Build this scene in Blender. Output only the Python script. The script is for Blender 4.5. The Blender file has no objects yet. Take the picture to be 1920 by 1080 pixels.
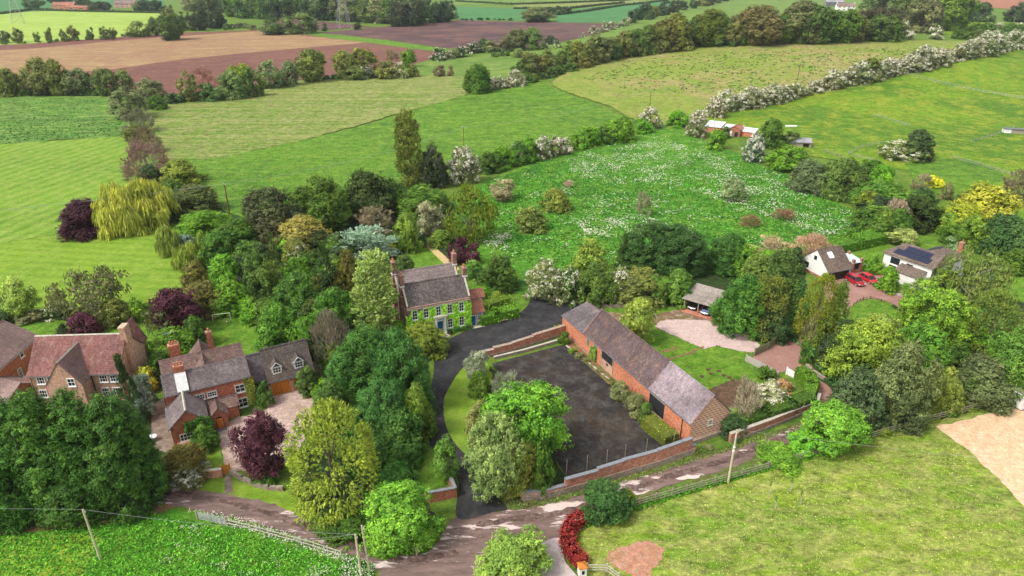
import bpy, bmesh, math, random
import numpy as np
from mathutils import Vector, Matrix
random.seed(7)
R = math.radians
SC = bpy.context.scene
COL = SC.collection

# ------------------------------------------------------------------ camera, sky, sun, exposure
CAM_H = 60.0
FOC = 1280.0                       # focal length in pixels of a 1920 px wide frame
TILT = math.atan(610.0 / 1280.0)   # below the horizontal
cam_d = bpy.data.cameras.new("camera")
cam = bpy.data.objects.new("camera", cam_d)
COL.objects.link(cam)
cam.location = (0, 0, CAM_H)
cam.rotation_euler = (math.pi / 2 - TILT, 0, 0)
cam_d.sensor_width = 36.0
cam_d.lens = 24.0
cam_d.clip_start = 0.5
cam_d.clip_end = 12000
SC.camera = cam

SUN_EL, SUN_AZ = 52.0, 242.0       # azimuth clockwise from +Y: the light comes from the left
world = bpy.data.worlds.new("World")
SC.world = world
world.use_nodes = True
wn = world.node_tree
wn.nodes.clear()
wo = wn.nodes.new('ShaderNodeOutputWorld')
wb = wn.nodes.new('ShaderNodeBackground')
sky = wn.nodes.new('ShaderNodeTexSky')
sky.sky_type = 'NISHITA'
sky.sun_disc = False
sky.sun_elevation = R(SUN_EL)
sky.sun_rotation = R(SUN_AZ)
sky.air_density = 1.0
sky.dust_density = 3.0
hs = wn.nodes.new('ShaderNodeHueSaturation')
hs.inputs['Saturation'].default_value = 0.1
wn.links.new(sky.outputs[0], hs.inputs['Color'])
wn.links.new(hs.outputs[0], wb.inputs['Color'])
wb.inputs['Strength'].default_value = 0.15
wn.links.new(wb.outputs[0], wo.inputs['Surface'])

sun_d = bpy.data.lights.new("sun", 'SUN')
sun = bpy.data.objects.new("sun", sun_d)
COL.objects.link(sun)
sun_d.energy = 1.5
sun_d.angle = R(10)
sun_d.color = (1.0, 0.94, 0.83)
_a = R(SUN_AZ)
_to = Vector((math.sin(_a) * math.cos(R(SUN_EL)), math.cos(_a) * math.cos(R(SUN_EL)), math.sin(R(SUN_EL))))
sun.rotation_euler = _to.to_track_quat('Z', 'Y').to_euler()
sun.location = (0, 0, 200)

SC.view_settings.view_transform = 'Standard'
SC.view_settings.look = 'None'
SC.view_settings.exposure = 0.8
SC.view_settings.gamma = 1.0
SC.view_settings.use_curve_mapping = False
SC.render.engine = 'CYCLES'
SC.cycles.max_bounces = 5
SC.cycles.diffuse_bounces = 3
SC.cycles.glossy_bounces = 2
SC.cycles.transmission_bounces = 2
SC.cycles.transparent_max_bounces = 6
SC.cycles.caustics_reflective = False
SC.cycles.caustics_refractive = False
SC.cycles.use_denoising = True

# ------------------------------------------------------------------ terrain and pixel <-> world
def hgt(x, y):
    if y < 230: return 0.0
    s = min(1.0, (y - 230) / 170.0)
    s = s * s * (3 - 2 * s)
    return s * 16.0 * math.exp(-((x - 215) / 150) ** 2 - ((y - 520) / 190) ** 2)

CT, ST = math.cos(TILT), math.sin(TILT)
def ray(px, py):
    dx = (px - 960) / FOC; dy = (540 - py) / FOC
    return Vector((dx, CT + dy * ST, -ST + dy * CT))
def G(px, py, h=0.0):
    """point of the ground (plus h) seen at a place of the 1920x1080 photograph"""
    d = ray(px, py)
    if d.z > -0.012: d = Vector((d.x, d.y, -0.012))
    s = (h - CAM_H) / d.z
    for _ in range(12):
        p = d * s
        t = hgt(p.x, p.y)
        s = s * 0.5 + 0.5 * (h + t - CAM_H) / d.z
    p = d * s
    return Vector((p.x, p.y, hgt(p.x, p.y) + h))
def proj(p):
    v = Vector(p) - Vector((0, 0, CAM_H))
    z = v.y * CT - v.z * ST
    return 960 + FOC * v.x / z, 540 - FOC * (v.y * ST + v.z * CT) / z
def scale_at(p):
    v = Vector(p) - Vector((0, 0, CAM_H))
    return FOC / (v.y * CT - v.z * ST)

# ------------------------------------------------------------------ materials
def nt_new(name):
    m = bpy.data.materials.new(name)
    m.use_nodes = True
    nt = m.node_tree
    return m, nt, nt.nodes['Principled BSDF']
def N(nt, t, **k):
    n = nt.nodes.new(t)
    for a, b in k.items():
        if a.startswith('i_'):
            n.inputs[a[2:].replace('_', ' ')].default_value = b
        else: setattr(n, a, b)
    return n
def c4(c): return (c[0], c[1], c[2], 1)
def mixc(nt, fac, a, b, mode='MIX'):
    n = nt.nodes.new('ShaderNodeMix'); n.data_type = 'RGBA'; n.blend_type = mode
    for s, v in ((0, fac), (6, a), (7, b)):
        if hasattr(v, 'links') or isinstance(v, bpy.types.NodeSocket): nt.links.new(v, n.inputs[s])
        else: n.inputs[s].default_value = v if s == 0 else c4(v)
    return n.outputs[2]
def noise(nt, vec, scale, detail=4, rough=0.6):
    n = N(nt, 'ShaderNodeTexNoise'); n.inputs['Scale'].default_value = scale
    n.inputs['Detail'].default_value = detail; n.inputs['Roughness'].default_value = rough
    nt.links.new(vec, n.inputs['Vector']); return n.outputs['Fac']
def ramp(nt, fac, lo, hi):
    n = N(nt, 'ShaderNodeMapRange'); n.inputs['From Min'].default_value = lo; n.inputs['From Max'].default_value = hi
    nt.links.new(fac, n.inputs['Value']); return n.outputs[0]
def mth(nt, op, a, b=0.0):
    n = N(nt, 'ShaderNodeMath', operation=op)
    for i, v in enumerate((a, b)):
        if isinstance(v, bpy.types.NodeSocket): nt.links.new(v, n.inputs[i])
        else: n.inputs[i].default_value = v
    return n.outputs[0]
def mapping(nt, vec, rot=0, sc=(1, 1, 1)):
    n = N(nt, 'ShaderNodeMapping'); n.inputs['Rotation'].default_value = (0, 0, rot); n.inputs['Scale'].default_value = sc
    nt.links.new(vec, n.inputs['Vector']); return n.outputs[0]
def bump(nt, h, strength, dist, bs):
    n = N(nt, 'ShaderNodeBump'); n.inputs['Strength'].default_value = strength; n.inputs['Distance'].default_value = dist
    nt.links.new(h, n.inputs['Height']); nt.links.new(n.outputs[0], bs.inputs['Normal'])
def flat(name, col, rough=0.7, var=0.25, scale=3.0, metallic=0.0, spec=0.3, emit=None):
    m, nt, bs = nt_new(name)
    tc = N(nt, 'ShaderNodeTexCoord').outputs['Object']
    f = noise(nt, tc, scale, 5)
    c = mixc(nt, ramp(nt, f, .3, .7), [x * (1 - var) for x in col], [min(.9, x * (1 + var)) for x in col])
    nt.links.new(c, bs.inputs['Base Color'])
    bs.inputs['Roughness'].default_value = rough; bs.inputs['Metallic'].default_value = metallic
    bs.inputs['Specular IOR Level'].default_value = spec
    return m

def ground(name, cols, big=0.03, mid=0.25, fine=2.5, stripe=None, stripe2=None, spots=None, bumpd=0.12, rough=0.9,
           fw=.5, thr=(.42, .6), streak=None, aniso=None):
    """cols: base, second, third (blotches).  stripe = (angle deg, period m, amount, colour)"""
    m, nt, bs = nt_new(name)
    tc = N(nt, 'ShaderNodeTexCoord').outputs['Object']
    v = tc
    if aniso: v = mapping(nt, tc, R(aniso[0]), (aniso[1], 1, 1))
    n1 = noise(nt, v, big, 6, .65); n2 = noise(nt, v, mid, 6, .7); n3 = noise(nt, v, fine, 5, .75)
    c = mixc(nt, ramp(nt, n1, thr[0], thr[1]), cols[0], cols[1])
    c = mixc(nt, mth(nt, 'MULTIPLY', ramp(nt, n2, .46, .62), .9), c, cols[2])
    if stripe:
        w = N(nt, 'ShaderNodeTexWave'); w.inputs['Scale'].default_value = 0.314 / stripe[1]
        w.inputs['Distortion'].default_value = 1.5; w.inputs['Detail'].default_value = 3; w.inputs['Detail Scale'].default_value = 1.2
        nt.links.new(mapping(nt, tc, R(stripe[0])), w.inputs['Vector'])
        c = mixc(nt, mth(nt, 'MULTIPLY', w.outputs['Fac'], stripe[2]), c, stripe[3])
    if stripe2:
        s = noise(nt, mapping(nt, tc, R(stripe2[0]), (.02 * stripe2[4] if len(stripe2) > 4 else .02, 1, 1)), stripe2[1], 6, .6)
        c = mixc(nt, mth(nt, 'MULTIPLY', ramp(nt, s, .42, .6), stripe2[2]), c, stripe2[3])
    if spots:   # (scale, threshold, colour)
        sp = noise(nt, tc, spots[0], 4, .8)
        region = ramp(nt, noise(nt, tc, .035, 3), .4, .6)
        c = mixc(nt, mth(nt, 'MULTIPLY', ramp(nt, sp, spots[1], spots[1] + .07), region), c, spots[2])
    # grain
    g = ramp(nt, mth(nt, 'ADD', mth(nt, 'MULTIPLY', n3, .5), mth(nt, 'MULTIPLY', noise(nt, v, fine * .3, 4, .8), .5)), .38, .62)
    c = mixc(nt, fw, c, mixc(nt, g, [.12] * 3, [1.8] * 3), 'MULTIPLY')
    nt.links.new(c, bs.inputs['Base Color'])
    bs.inputs['Roughness'].default_value = rough; bs.inputs['Specular IOR Level'].default_value = .15
    bump(nt, mth(nt, 'ADD', n3, mth(nt, 'MULTIPLY', n2, 1.5)), 1.0, bumpd, bs)
    return m

def wallvec(nt):
    tc = N(nt, 'ShaderNodeTexCoord').outputs['Object']
    s = N(nt, 'ShaderNodeSeparateXYZ'); nt.links.new(tc, s.inputs[0])
    cx = N(nt, 'ShaderNodeCombineXYZ')
    nt.links.new(mth(nt, 'ADD', s.outputs[0], s.outputs[1]), cx.inputs[0]); nt.links.new(s.outputs[2], cx.inputs[1])
    return cx.outputs[0], tc
def brick(name, c1, c2, mortar=(.32, .27, .22), worn=(.38, .3, .24), wear=.5, bw=.30, bh=.10):
    m, nt, bs = nt_new(name)
    v, tc = wallvec(nt)
    b = N(nt, 'ShaderNodeTexBrick'); b.inputs['Scale'].default_value = 1
    b.inputs['Brick Width'].default_value = bw; b.inputs['Row Height'].default_value = bh
    b.inputs['Mortar Size'].default_value = .013
    b.inputs['Color1'].default_value = c4(c1); b.inputs['Color2'].default_value = c4(c2); b.inputs['Mortar'].default_value = c4(mortar)
    nt.links.new(v, b.inputs['Vector'])
    n1 = noise(nt, tc, .9, 7, .75); n2 = noise(nt, tc, .25, 4, .7)
    c = mixc(nt, mth(nt, 'MULTIPLY', ramp(nt, n1, .5, .72), wear), b.outputs['Color'], worn)
    c = mixc(nt, mth(nt, 'MULTIPLY', ramp(nt, n2, .45, .7), .45), c, [x * .5 for x in c1])
    g = noise(nt, tc, 2.5, 6, .85)
    c = mixc(nt, .65, c, mixc(nt, ramp(nt, g, .38, .62), [.4] * 3, [1.55] * 3), 'MULTIPLY')
    nt.links.new(c, bs.inputs['Base Color']); bs.inputs['Roughness'].default_value = .9
    bs.inputs['Specular IOR Level'].default_value = .2
    bump(nt, mth(nt, 'ADD', b.outputs['Fac'], g), .6, .03, bs)
    return m
def tiles(name, c1, c2, moss=(.16, .15, .08), mossamt=.5, lich=(.42, .4, .36), lichamt=.4, tw=.22, axis=0, grain=.6, ridgeband=None):
    """colour of a tiled or slated slope; the courses themselves are geometry"""
    m, nt, bs = nt_new(name)
    tc = N(nt, 'ShaderNodeTexCoord').outputs['Object']
    s = N(nt, 'ShaderNodeSeparateXYZ'); nt.links.new(tc, s.inputs[0])
    cx = N(nt, 'ShaderNodeCombineXYZ'); nt.links.new(s.outputs[axis], cx.inputs[0]); nt.links.new(s.outputs[1 - axis], cx.inputs[1])
    b = N(nt, 'ShaderNodeTexBrick'); b.inputs['Scale'].default_value = 1
    b.inputs['Brick Width'].default_value = tw; b.inputs['Row Height'].default_value = .19; b.inputs['Mortar Size'].default_value = .006
    b.inputs['Bias'].default_value = 0
    b.inputs['Color1'].default_value = c4(c1); b.inputs['Color2'].default_value = c4(c2); b.inputs['Mortar'].default_value = c4([x * .4 for x in c1])
    nt.links.new(cx.outputs[0], b.inputs['Vector'])
    vs = mapping(nt, tc, 0, (1.6, .35, 1) if axis == 0 else (.35, 1.6, 1))
    n1 = noise(nt, vs, .8, 7, .75); n2 = noise(nt, tc, 2.6, 5, .8); n3 = noise(nt, tc, .22, 3, .5)
    c = mixc(nt, mth(nt, 'MULTIPLY', ramp(nt, n1, .5, .7), mossamt), b.outputs['Color'], moss)
    c = mixc(nt, mth(nt, 'MULTIPLY', ramp(nt, n2, .56, .7), lichamt), c, lich)
    c = mixc(nt, .5, c, mixc(nt, ramp(nt, n3, .35, .65), [.6] * 3, [1.4] * 3), 'MULTIPLY')
    g = mth(nt, 'ADD', mth(nt, 'MULTIPLY', noise(nt, tc, 7, 3, .8), .5), mth(nt, 'MULTIPLY', noise(nt, tc, 2.2, 4, .8), .5))
    c = mixc(nt, grain, c, mixc(nt, ramp(nt, g, .38, .62), [.3] * 3, [1.75] * 3), 'MULTIPLY')
    nt.links.new(c, bs.inputs['Base Color']); bs.inputs['Roughness'].default_value = .8
    bs.inputs['Specular IOR Level'].default_value = .25
    bump(nt, mth(nt, 'ADD', b.outputs['Fac'], g), .5, .03, bs)
    return m
def foliage_mat():
    m, nt, bs = nt_new('foliage')
    oi = N(nt, 'ShaderNodeObjectInfo'); at = N(nt, 'ShaderNodeAttribute', attribute_name='tone')
    s = N(nt, 'ShaderNodeSeparateColor'); nt.links.new(at.outputs['Color'], s.inputs[0])
    h = N(nt, 'ShaderNodeHueSaturation'); nt.links.new(oi.outputs['Color'], h.inputs['Color'])
    nt.links.new(mth(nt, 'ADD', mth(nt, 'MULTIPLY', s.outputs[1], -.035), .514), h.inputs['Hue'])
    nt.links.new(mth(nt, 'ADD', mth(nt, 'MULTIPLY', mth(nt, 'POWER', s.outputs[0], 1.5), 3.0), .36), h.inputs['Value'])
    c = mixc(nt, s.outputs[2], h.outputs[0], (.86, .81, .68))
    nt.links.new(c, bs.inputs['Base Color']); bs.inputs['Roughness'].default_value = .65
    bs.inputs['Specular IOR Level'].default_value = .25
    tr = N(nt, 'ShaderNodeBsdfTranslucent'); nt.links.new(c, tr.inputs['Color'])
    mx = N(nt, 'ShaderNodeMixShader'); mx.inputs[0].default_value = .2
    nt.links.new(bs.outputs[0], mx.inputs[1]); nt.links.new(tr.outputs[0], mx.inputs[2])
    nt.links.new(mx.outputs[0], nt.nodes['Material Output'].inputs['Surface'])
    return m
FOL = foliage_mat()
BARK = flat('bark', (.11, .085, .06), .9, .4, 2)
PALEBARK = flat('pale_bark', (.34, .31, .26), .9, .4, 2)

# ------------------------------------------------------------------ mesh builder
def tag(o, label=None, cat=None, group=None, kind=None):
    if label: o['label'] = label
    if cat: o['category'] = cat
    if group: o['group'] = group
    if kind: o['kind'] = kind
    return o
def link(name, me, mat=None, parent=None):
    o = bpy.data.objects.new(name, me)
    COL.objects.link(o)
    if mat is not None and me is not None and len(me.materials) == 0: me.materials.append(mat)
    if parent: o.parent = parent
    return o
def empty(name, loc=(0, 0, 0), rz=0.0, label=None, cat=None, group=None):
    o = bpy.data.objects.new(name, None); COL.objects.link(o)
    o.location = loc; o.rotation_euler = (0, 0, rz); o.empty_display_size = .2
    return tag(o, label, cat, group)
class MB:
    def __init__(s): s.v = []; s.f = []
    def add(s, vs, fs):
        b = len(s.v); s.v += [tuple(v) for v in vs]; s.f += [tuple(b + i for i in f) for f in fs]; return s
    def box(s, x0, x1, y0, y1, z0, z1):
        return s.add([(x0, y0, z0), (x1, y0, z0), (x1, y1, z0), (x0, y1, z0), (x0, y0, z1), (x1, y0, z1), (x1, y1, z1), (x0, y1, z1)],
                     [(0, 3, 2, 1), (4, 5, 6, 7), (0, 1, 5, 4), (1, 2, 6, 5), (2, 3, 7, 6), (3, 0, 4, 7)])
    def bar(s, a, b, r, r2=None, n=6):
        a = Vector(a); b = Vector(b); r2 = r if r2 is None else r2
        d = (b - a).normalized(); u = d.orthogonal().normalized(); w = d.cross(u)
        vs = []
        for p, rr in ((a, r), (b, r2)):
            for i in range(n):
                t = 2 * math.pi * i / n
                vs.append(p + (u * math.cos(t) + w * math.sin(t)) * rr)
        return s.add(vs, [(i, (i + 1) % n, n + (i + 1) % n, n + i) for i in range(n)] + [tuple(range(n))[::-1], tuple(range(n, 2 * n))])
    def beam(s, a, b, w, h):
        """a rectangular beam, w across (horizontal), h vertical"""
        a = Vector(a); b = Vector(b); d = (b - a).normalized()
        sd = Vector((-d.y, d.x, 0)); sd = sd.normalized() if sd.length > 1e-4 else Vector((1, 0, 0))
        up = d.cross(sd) * -1 if abs(d.z) < .99 else Vector((0, 1, 0))
        if up.z < 0: up = -up
        vs = []
        for p in (a, b):
            for i, j in ((-1, -1), (1, -1), (1, 1), (-1, 1)): vs.append(p + sd * i * w / 2 + up * j * h / 2)
        return s.add(vs, [(0, 1, 2, 3), (7, 6, 5, 4), (0, 4, 5, 1), (1, 5, 6, 2), (2, 6, 7, 3), (3, 7, 4, 0)])
    def poly(s, pts): return s.add(pts, [tuple(range(len(pts)))])
    def extr(s, prof, a, b, ax='y'):
        """profile of (x,z) pairs pushed from y=a to y=b (or of (y,z) along x)"""
        n = len(prof)
        f = (lambda p, t: (p[0], t, p[1])) if ax == 'y' else (lambda p, t: (t, p[0], p[1]))
        return s.add([f(p, a) for p in prof] + [f(p, b) for p in prof],
                     [tuple(range(n))[::-1], tuple(range(n, 2 * n))] + [(i, (i + 1) % n, n + (i + 1) % n, n + i) for i in range(n)])
    def mesh(s, name):
        me = bpy.data.meshes.new(name); me.from_pydata(s.v, [], s.f)
        bm = bmesh.new(); bm.from_mesh(me); bmesh.ops.recalc_face_normals(bm, faces=bm.faces); bm.to_mesh(me); bm.free()
        return me
    def build(s, name, mat, parent=None, loc=None, smooth=False):
        me = s.mesh(name)
        if smooth:
            for p in me.polygons: p.use_smooth = True
        o = link(name, me, mat, parent)
        if loc is not None: o.location = loc
        return o
def copy_tree(o, parent=None):
    c = o.copy(); COL.objects.link(c)
    if parent: c.parent = parent
    for ch in list(o.children): copy_tree(ch, c)
    return c

# ------------------------------------------------------------------ ground sheets
def smooth_poly(pts, n=6, closed=True):
    out = []; m = len(pts)
    rng = range(m) if closed else range(m - 1)
    for i in rng:
        if closed: p0, p1, p2, p3 = pts[i - 1], pts[i], pts[(i + 1) % m], pts[(i + 2) % m]
        else: p0, p1, p2, p3 = pts[max(0, i - 1)], pts[i], pts[i + 1], pts[min(m - 1, i + 2)]
        for k in range(n):
            t = k / n
            f = lambda a, b, c, d: .5 * (2 * b + (c - a) * t + (2 * a - 5 * b + 4 * c - d) * t * t + (3 * b - a - 3 * c + d) * t ** 3)
            out.append((f(p0[0], p1[0], p2[0], p3[0]), f(p0[1], p1[1], p2[1], p3[1])))
    if not closed: out.append(tuple(pts[-1]))
    return out
_lay = {}
RAG = {'pasture', 'hay_field', 'meadow', 'marsh', 'rough_pasture', 'lawn', 'verge', 'woodland_floor', 'planting_bed', 'mossy_track', 'bare_strip', 'bare_patch', 'paddock', 'sand_arena', 'garden_plot', 'forecourt', 'mown_lawn', 'striped_field', 'stubble_field', 'ploughed_field', 'lane', 'gravel_drive', 'mud_shade_band', 'worn_strip'}
def sheet(name, pts, mat, layer, smooth=True, jit=0.0, label=None, h=0.0):
    _lay[layer] = _lay.get(layer, 0) + 1; layer = layer + _lay[layer] * .055
    w = [G(*p) for p in pts]
    w = [(p.x, p.y) for p in w]
    if smooth: w = smooth_poly(w)
    if len(w) > 3 and name in RAG:
        far = min(p[1] for p in w) > 180; st, am = (3.0, .9) if far else (.9, .22); w2 = []
        rr = random.Random(len(w))
        for i in range(len(w)):
            a, b = w[i], w[(i + 1) % len(w)]; n = int(min(400, math.dist(a, b)) / st) + 1
            if max(abs(a[0]), abs(b[0])) > 700 or max(a[1], b[1]) > 900: n = 1
            for k in range(n): t = k / n; w2.append((a[0] + (b[0] - a[0]) * t + rr.uniform(-am, am), a[1] + (b[1] - a[1]) * t + rr.uniform(-am, am)))
        w = w2
    if jit: w = [(x + random.uniform(-jit, jit), y + random.uniform(-jit, jit)) for x, y in w]
    bm = bmesh.new()
    vs = [bm.verts.new((x, y, 0)) for x, y in w]
    es = [bm.edges.new((vs[i], vs[(i + 1) % len(vs)])) for i in range(len(vs))]
    bmesh.ops.triangle_fill(bm, use_beauty=True, use_dissolve=False, edges=es)
    ys = [p[1] for p in w]; xs = [p[0] for p in w]
    if max(ys) > 235:
        for ax, lo, hi in ((0, min(xs), max(xs)), (1, min(ys), max(ys))):
            lo = max(lo, -60 if ax == 0 else 230); hi = min(hi, 700 if ax == 0 else 1100)
            c = math.ceil(lo / 15) * 15
            while c < hi:
                nrm = (1, 0, 0) if ax == 0 else (0, 1, 0)
                bmesh.ops.bisect_plane(bm, geom=bm.verts[:] + bm.edges[:] + bm.faces[:], plane_co=(c, c, 0), plane_no=nrm)
                c += 15
    for v in bm.verts:
        far = max(0, min(1, (v.co.y - 200) / 100))
        v.co.z = hgt(v.co.x, v.co.y) + layer * (.012 + .045 * far) + h
    bmesh.ops.recalc_face_normals(bm, faces=bm.faces)
    for f in bm.faces:
        if f.normal.z < 0: f.normal_flip()
    me = bpy.data.meshes.new(name); bm.to_mesh(me); bm.free()
    o = link(name, me, mat); tag(o, label, None, None, 'structure')
    return o
def terrain(mat):
    xs = sorted(set([-4000, -2500, -1500, -900, -500, -250, -100] + [i * 15 for i in range(-5, 48)] + [900, 1200, 1800, 2800, 4500]))
    ys = sorted(set([-60, -20, 20, 60, 100, 140, 180, 210] + [225 + i * 15 for i in range(60)] + [1300, 1600, 2000, 3000, 5000, 8000]))
    vs = [(x, y, hgt(x, y)) for y in ys for x in xs]; n = len(xs)
    fs = [(j * n + i, j * n + i + 1, (j + 1) * n + i + 1, (j + 1) * n + i) for j in range(len(ys) - 1) for i in range(n - 1)]
    me = bpy.data.meshes.new('ground'); me.from_pydata(vs, [], fs)
    o = link('ground', me, mat); tag(o, 'green farmland stretching to the horizon', None, None, 'structure')
# ------------------------------------------------------------------ vegetation
def unit(a): return a / np.maximum(np.linalg.norm(a, axis=-1, keepdims=True), 1e-6)
def leaves(P, D, W, ln, wd, shape='kite'):
    """P centres, D long direction, W width direction -> verts (n,4,3)"""
    ln = np.asarray(ln)[:, None]; wd = np.asarray(wd)[:, None]
    if shape == 'kite': return np.stack([P - D * ln, P + W * wd - D * ln * .15, P + D * ln, P - W * wd - D * ln * .15], 1)
    return np.stack([P - D * ln - W * wd, P - D * ln + W * wd, P + D * ln + W * wd * .6, P + D * ln - W * wd * .6], 1)
def quad_mesh(name, V, tone, extra=None):
    n = len(V)
    me = bpy.data.meshes.new(name)
    vv = V.reshape(-1, 3); tn = np.repeat(tone, 4, axis=0)
    fs = [np.arange(n * 4).reshape(n, 4)]
    if extra is not None:            # extra quads with shared verts: (verts, quads, tone)
        ev, ef, et = extra
        fs.append(ef + len(vv)); vv = np.concatenate([vv, ev]); tn = np.concatenate([tn, et])
    F = np.concatenate(fs)
    me.vertices.add(len(vv)); me.vertices.foreach_set('co', vv.astype(np.float32).ravel())
    me.loops.add(F.size); me.loops.foreach_set('vertex_index', F.astype(np.int32).ravel())
    me.polygons.add(len(F)); me.polygons.foreach_set('loop_start', np.arange(0, F.size, 4, dtype=np.int32))
    me.polygons.foreach_set('loop_total', np.full(len(F), 4, dtype=np.int32))
    a = me.attributes.new('tone', 'FLOAT_COLOR', 'POINT')
    c = np.ones((len(vv), 4), np.float32); c[:, :3] = tn; a.data.foreach_set('color', c.ravel())
    me.update(); me.validate()
    me.materials.append(FOL)
    return me

PROF = {  # radius at height 0..1
    'broad': lambda z: np.sqrt(np.clip(1 - ((z - .52) / .50) ** 2, 0, 1)),
    'bush': lambda z: np.sqrt(np.clip(1 - ((z - .22) / .80) ** 2, 0, 1)),
    'dome': lambda z: np.clip(1 - np.clip((z - .35) / .66, 0, 1) ** 2.2, 0, 1) ** .62,
    'egg': lambda z: np.sqrt(np.clip(1 - ((z - .34) / .68) ** 2, 0, 1)) * (.92 + .08 * z),
    'cone': lambda z: np.clip(1.02 - z, 0, 1) ** .8,
    'poplar': lambda z: np.clip(np.sin(np.clip(z * .88 + .1, 0, 1) * math.pi), 0, 1) ** .38,
    'willow': lambda z: np.sqrt(np.clip(1 - ((z - .25) / .77) ** 2, 0, 1)),
}
def crown(kind, asp, nl, nleaf, ls, seed, leafasp=.6, mode='rand', lob=(.15, .42), blossom=0.0, inner=.55, lobz=1.0, core=.48, per=13, csz=1.9, env=.2):
    """radius 1, height 1 in z; asp = true height / radius; boughs (lobes) carry sprays (clusters) of leaves"""
    rg = np.random.default_rng(seed); pr = PROF[kind]
    z = rg.uniform(.04, .97, nl * 4); rr = pr(z); keep = rg.uniform(0, 1, nl * 4) < (rr * .85 + .15); z = z[keep][:nl]
    th = np.arange(len(z)) * 2.39996 + rg.uniform(-.6, .6, len(z))
    p = rg.uniform(0, 6.28, 4)
    ev_ = 1 + env * np.sin(2 * th + p[0] + z * 3) + env * .8 * np.sin(3 * th + p[1] - z * 6) + env * .5 * np.sin(7 * th + p[2] + z * 9)
    lr = rg.uniform(lob[0] ** .5, lob[1] ** .5, len(z)) ** 2
    rad = np.maximum(pr(z) * np.minimum(ev_, 1.12) - lr * .7, 0) * rg.uniform(inner, 1.04, len(z)) ** .7
    k = rg.uniform(0, 1, len(z)) < .12; rad[k] *= .4
    C = np.stack([rad * np.cos(th), rad * np.sin(th), z * asp * (1 - env * .35 * (1 + np.sin(th * 2 + p[3])))], 1)
    C[:, 2] = np.clip(C[:, 2], lr * .6, asp - lr * .8)
    lobtone = rg.uniform(0, 1, len(z)); lobflo = blossom * (.3 + 1.05 * rg.uniform(0, 1, len(z)))
    nc = nleaf // per
    ci = rg.choice(len(z), nc, p=lr ** 2 / (lr ** 2).sum())
    out = unit(C - np.array([0, 0, asp * .4])); oc_ = out[ci]
    dc = unit(rg.normal(size=(nc, 3))); flip = (dc * oc_).sum(1) < rg.uniform(-.8, .15, nc); dc[flip] = -dc[flip]
    rj = lr[ci] * (rg.uniform(.78, 1.05, nc) + (rg.uniform(0, 1, nc) < .1) * rg.uniform(0, .35, nc))
    off = dc * rj[:, None]; off[:, 2] *= lobz
    PC = C[ci] + off; ctone = rg.beta(1.6, 1.6, nc)
    rc = rg.normal(size=(nc, 3))
    if mode == 'up': DC = unit(dc * .7 + oc_ * .3 + np.array([0, 0, .7]) + rc * .2)
    elif mode == 'spray': DC = unit(dc * .7 + oc_ * .7 + np.array([0, 0, .12]) + rc * .2)
    elif mode == 'hang': DC = unit(np.array([0, 0, -1.]) + dc * np.array([.25, .25, 0]) + rc * .06)
    elif mode == 'radial': DC = unit(unit(PC - np.array([0, 0, .05])) + rc * .25)
    else: DC = dc
    li = np.repeat(np.arange(nc), per); n = len(li); rn = rg.normal(size=(n, 3)); d = dc[li]
    ln = ls * rg.uniform(.6, 1.3, n)
    if mode == 'rand':
        P = PC[li] + rn * ls * csz * np.array([1, 1, .8]) * .62
        nr = unit(d * .75 + unit(rn) * .35 + rg.normal(size=(n, 3)) * .33 + np.array([0, 0, .3])); D = unit(np.cross(nr, rg.normal(size=(n, 3)))); W = np.cross(nr, D)
    else:
        t = rg.uniform(-.6, 1.0, n); cl = {'up': 1.5, 'spray': 1.7, 'hang': 1.6, 'radial': 1.5}[mode]
        P = PC[li] + DC[li] * (t * ls * cl)[:, None] + rn * (ls * (.42 if mode != 'hang' else .16) * (1.15 - t) )[:, None]
        D = unit(DC[li] + rg.normal(size=(n, 3)) * (.3 if mode != 'hang' else .08)); W = unit(np.cross(D, unit(np.array([0, 0, 1.]) + rn * .6) if mode == 'spray' else rn))
    V = leaves(P, D, W, ln, ln * leafasp)
    V[:, :, 2] = np.maximum(V[:, :, 2], 0.0) / asp
    lt = lobtone[ci][li]
    tone = np.stack([np.clip(rg.beta(2, 2, n) * .36 + ctone[li] * .42 + lt * .22, 0, 1), np.clip(lt * .6 + ctone[li] * .25 + rg.uniform(0, .15, n), 0, 1),
                     ((rg.uniform(0, 1, nc) < lobflo[ci])[li] & (rg.uniform(0, 1, n) < .8) & (d[:, 2] > -.35)).astype(float)], 1)
    extra = None
    if core:
        ev, ef, et = [], [], []
        oc = np.array([(1, 0, 0), (0, 1, 0), (-1, 0, 0), (0, -1, 0), (0, 0, 1), (0, 0, -1)], float)
        for i in range(len(z)):
            b = len(ev) * 6
            ev.append(C[i] * [1, 1, 1 / asp] + oc * lr[i] * core * [1, 1, lobz / asp])
            for a_, b_ in ((0, 1), (1, 2), (2, 3), (3, 0)): ef += [(b + a_, b + b_, b + 4), (b + b_, b + a_, b + 5)]
            et.append(np.tile([.4, lobtone[i], 0], (6, 1)))
        extra = (np.concatenate(ev), ef, np.concatenate(et))
    return V, tone, extra
def crown_mesh(name, *a, **k):
    V, t, ex = crown(*a, **k)
    if ex is not None:        # turn the octahedra's triangles into thin kite quads: split each into a quad through an edge middle
        ev, ef, et = ex; tris = np.array(ef)
        vs = ev[tris]; mid = (vs[:, 0] + vs[:, 1]) / 2
        Q = np.stack([vs[:, 0], mid, vs[:, 1], vs[:, 2]], 1)
        V = np.concatenate([V, Q]); t = np.concatenate([t, et[tris[:, 0]]])
    return quad_mesh(name, V, t)

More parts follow.
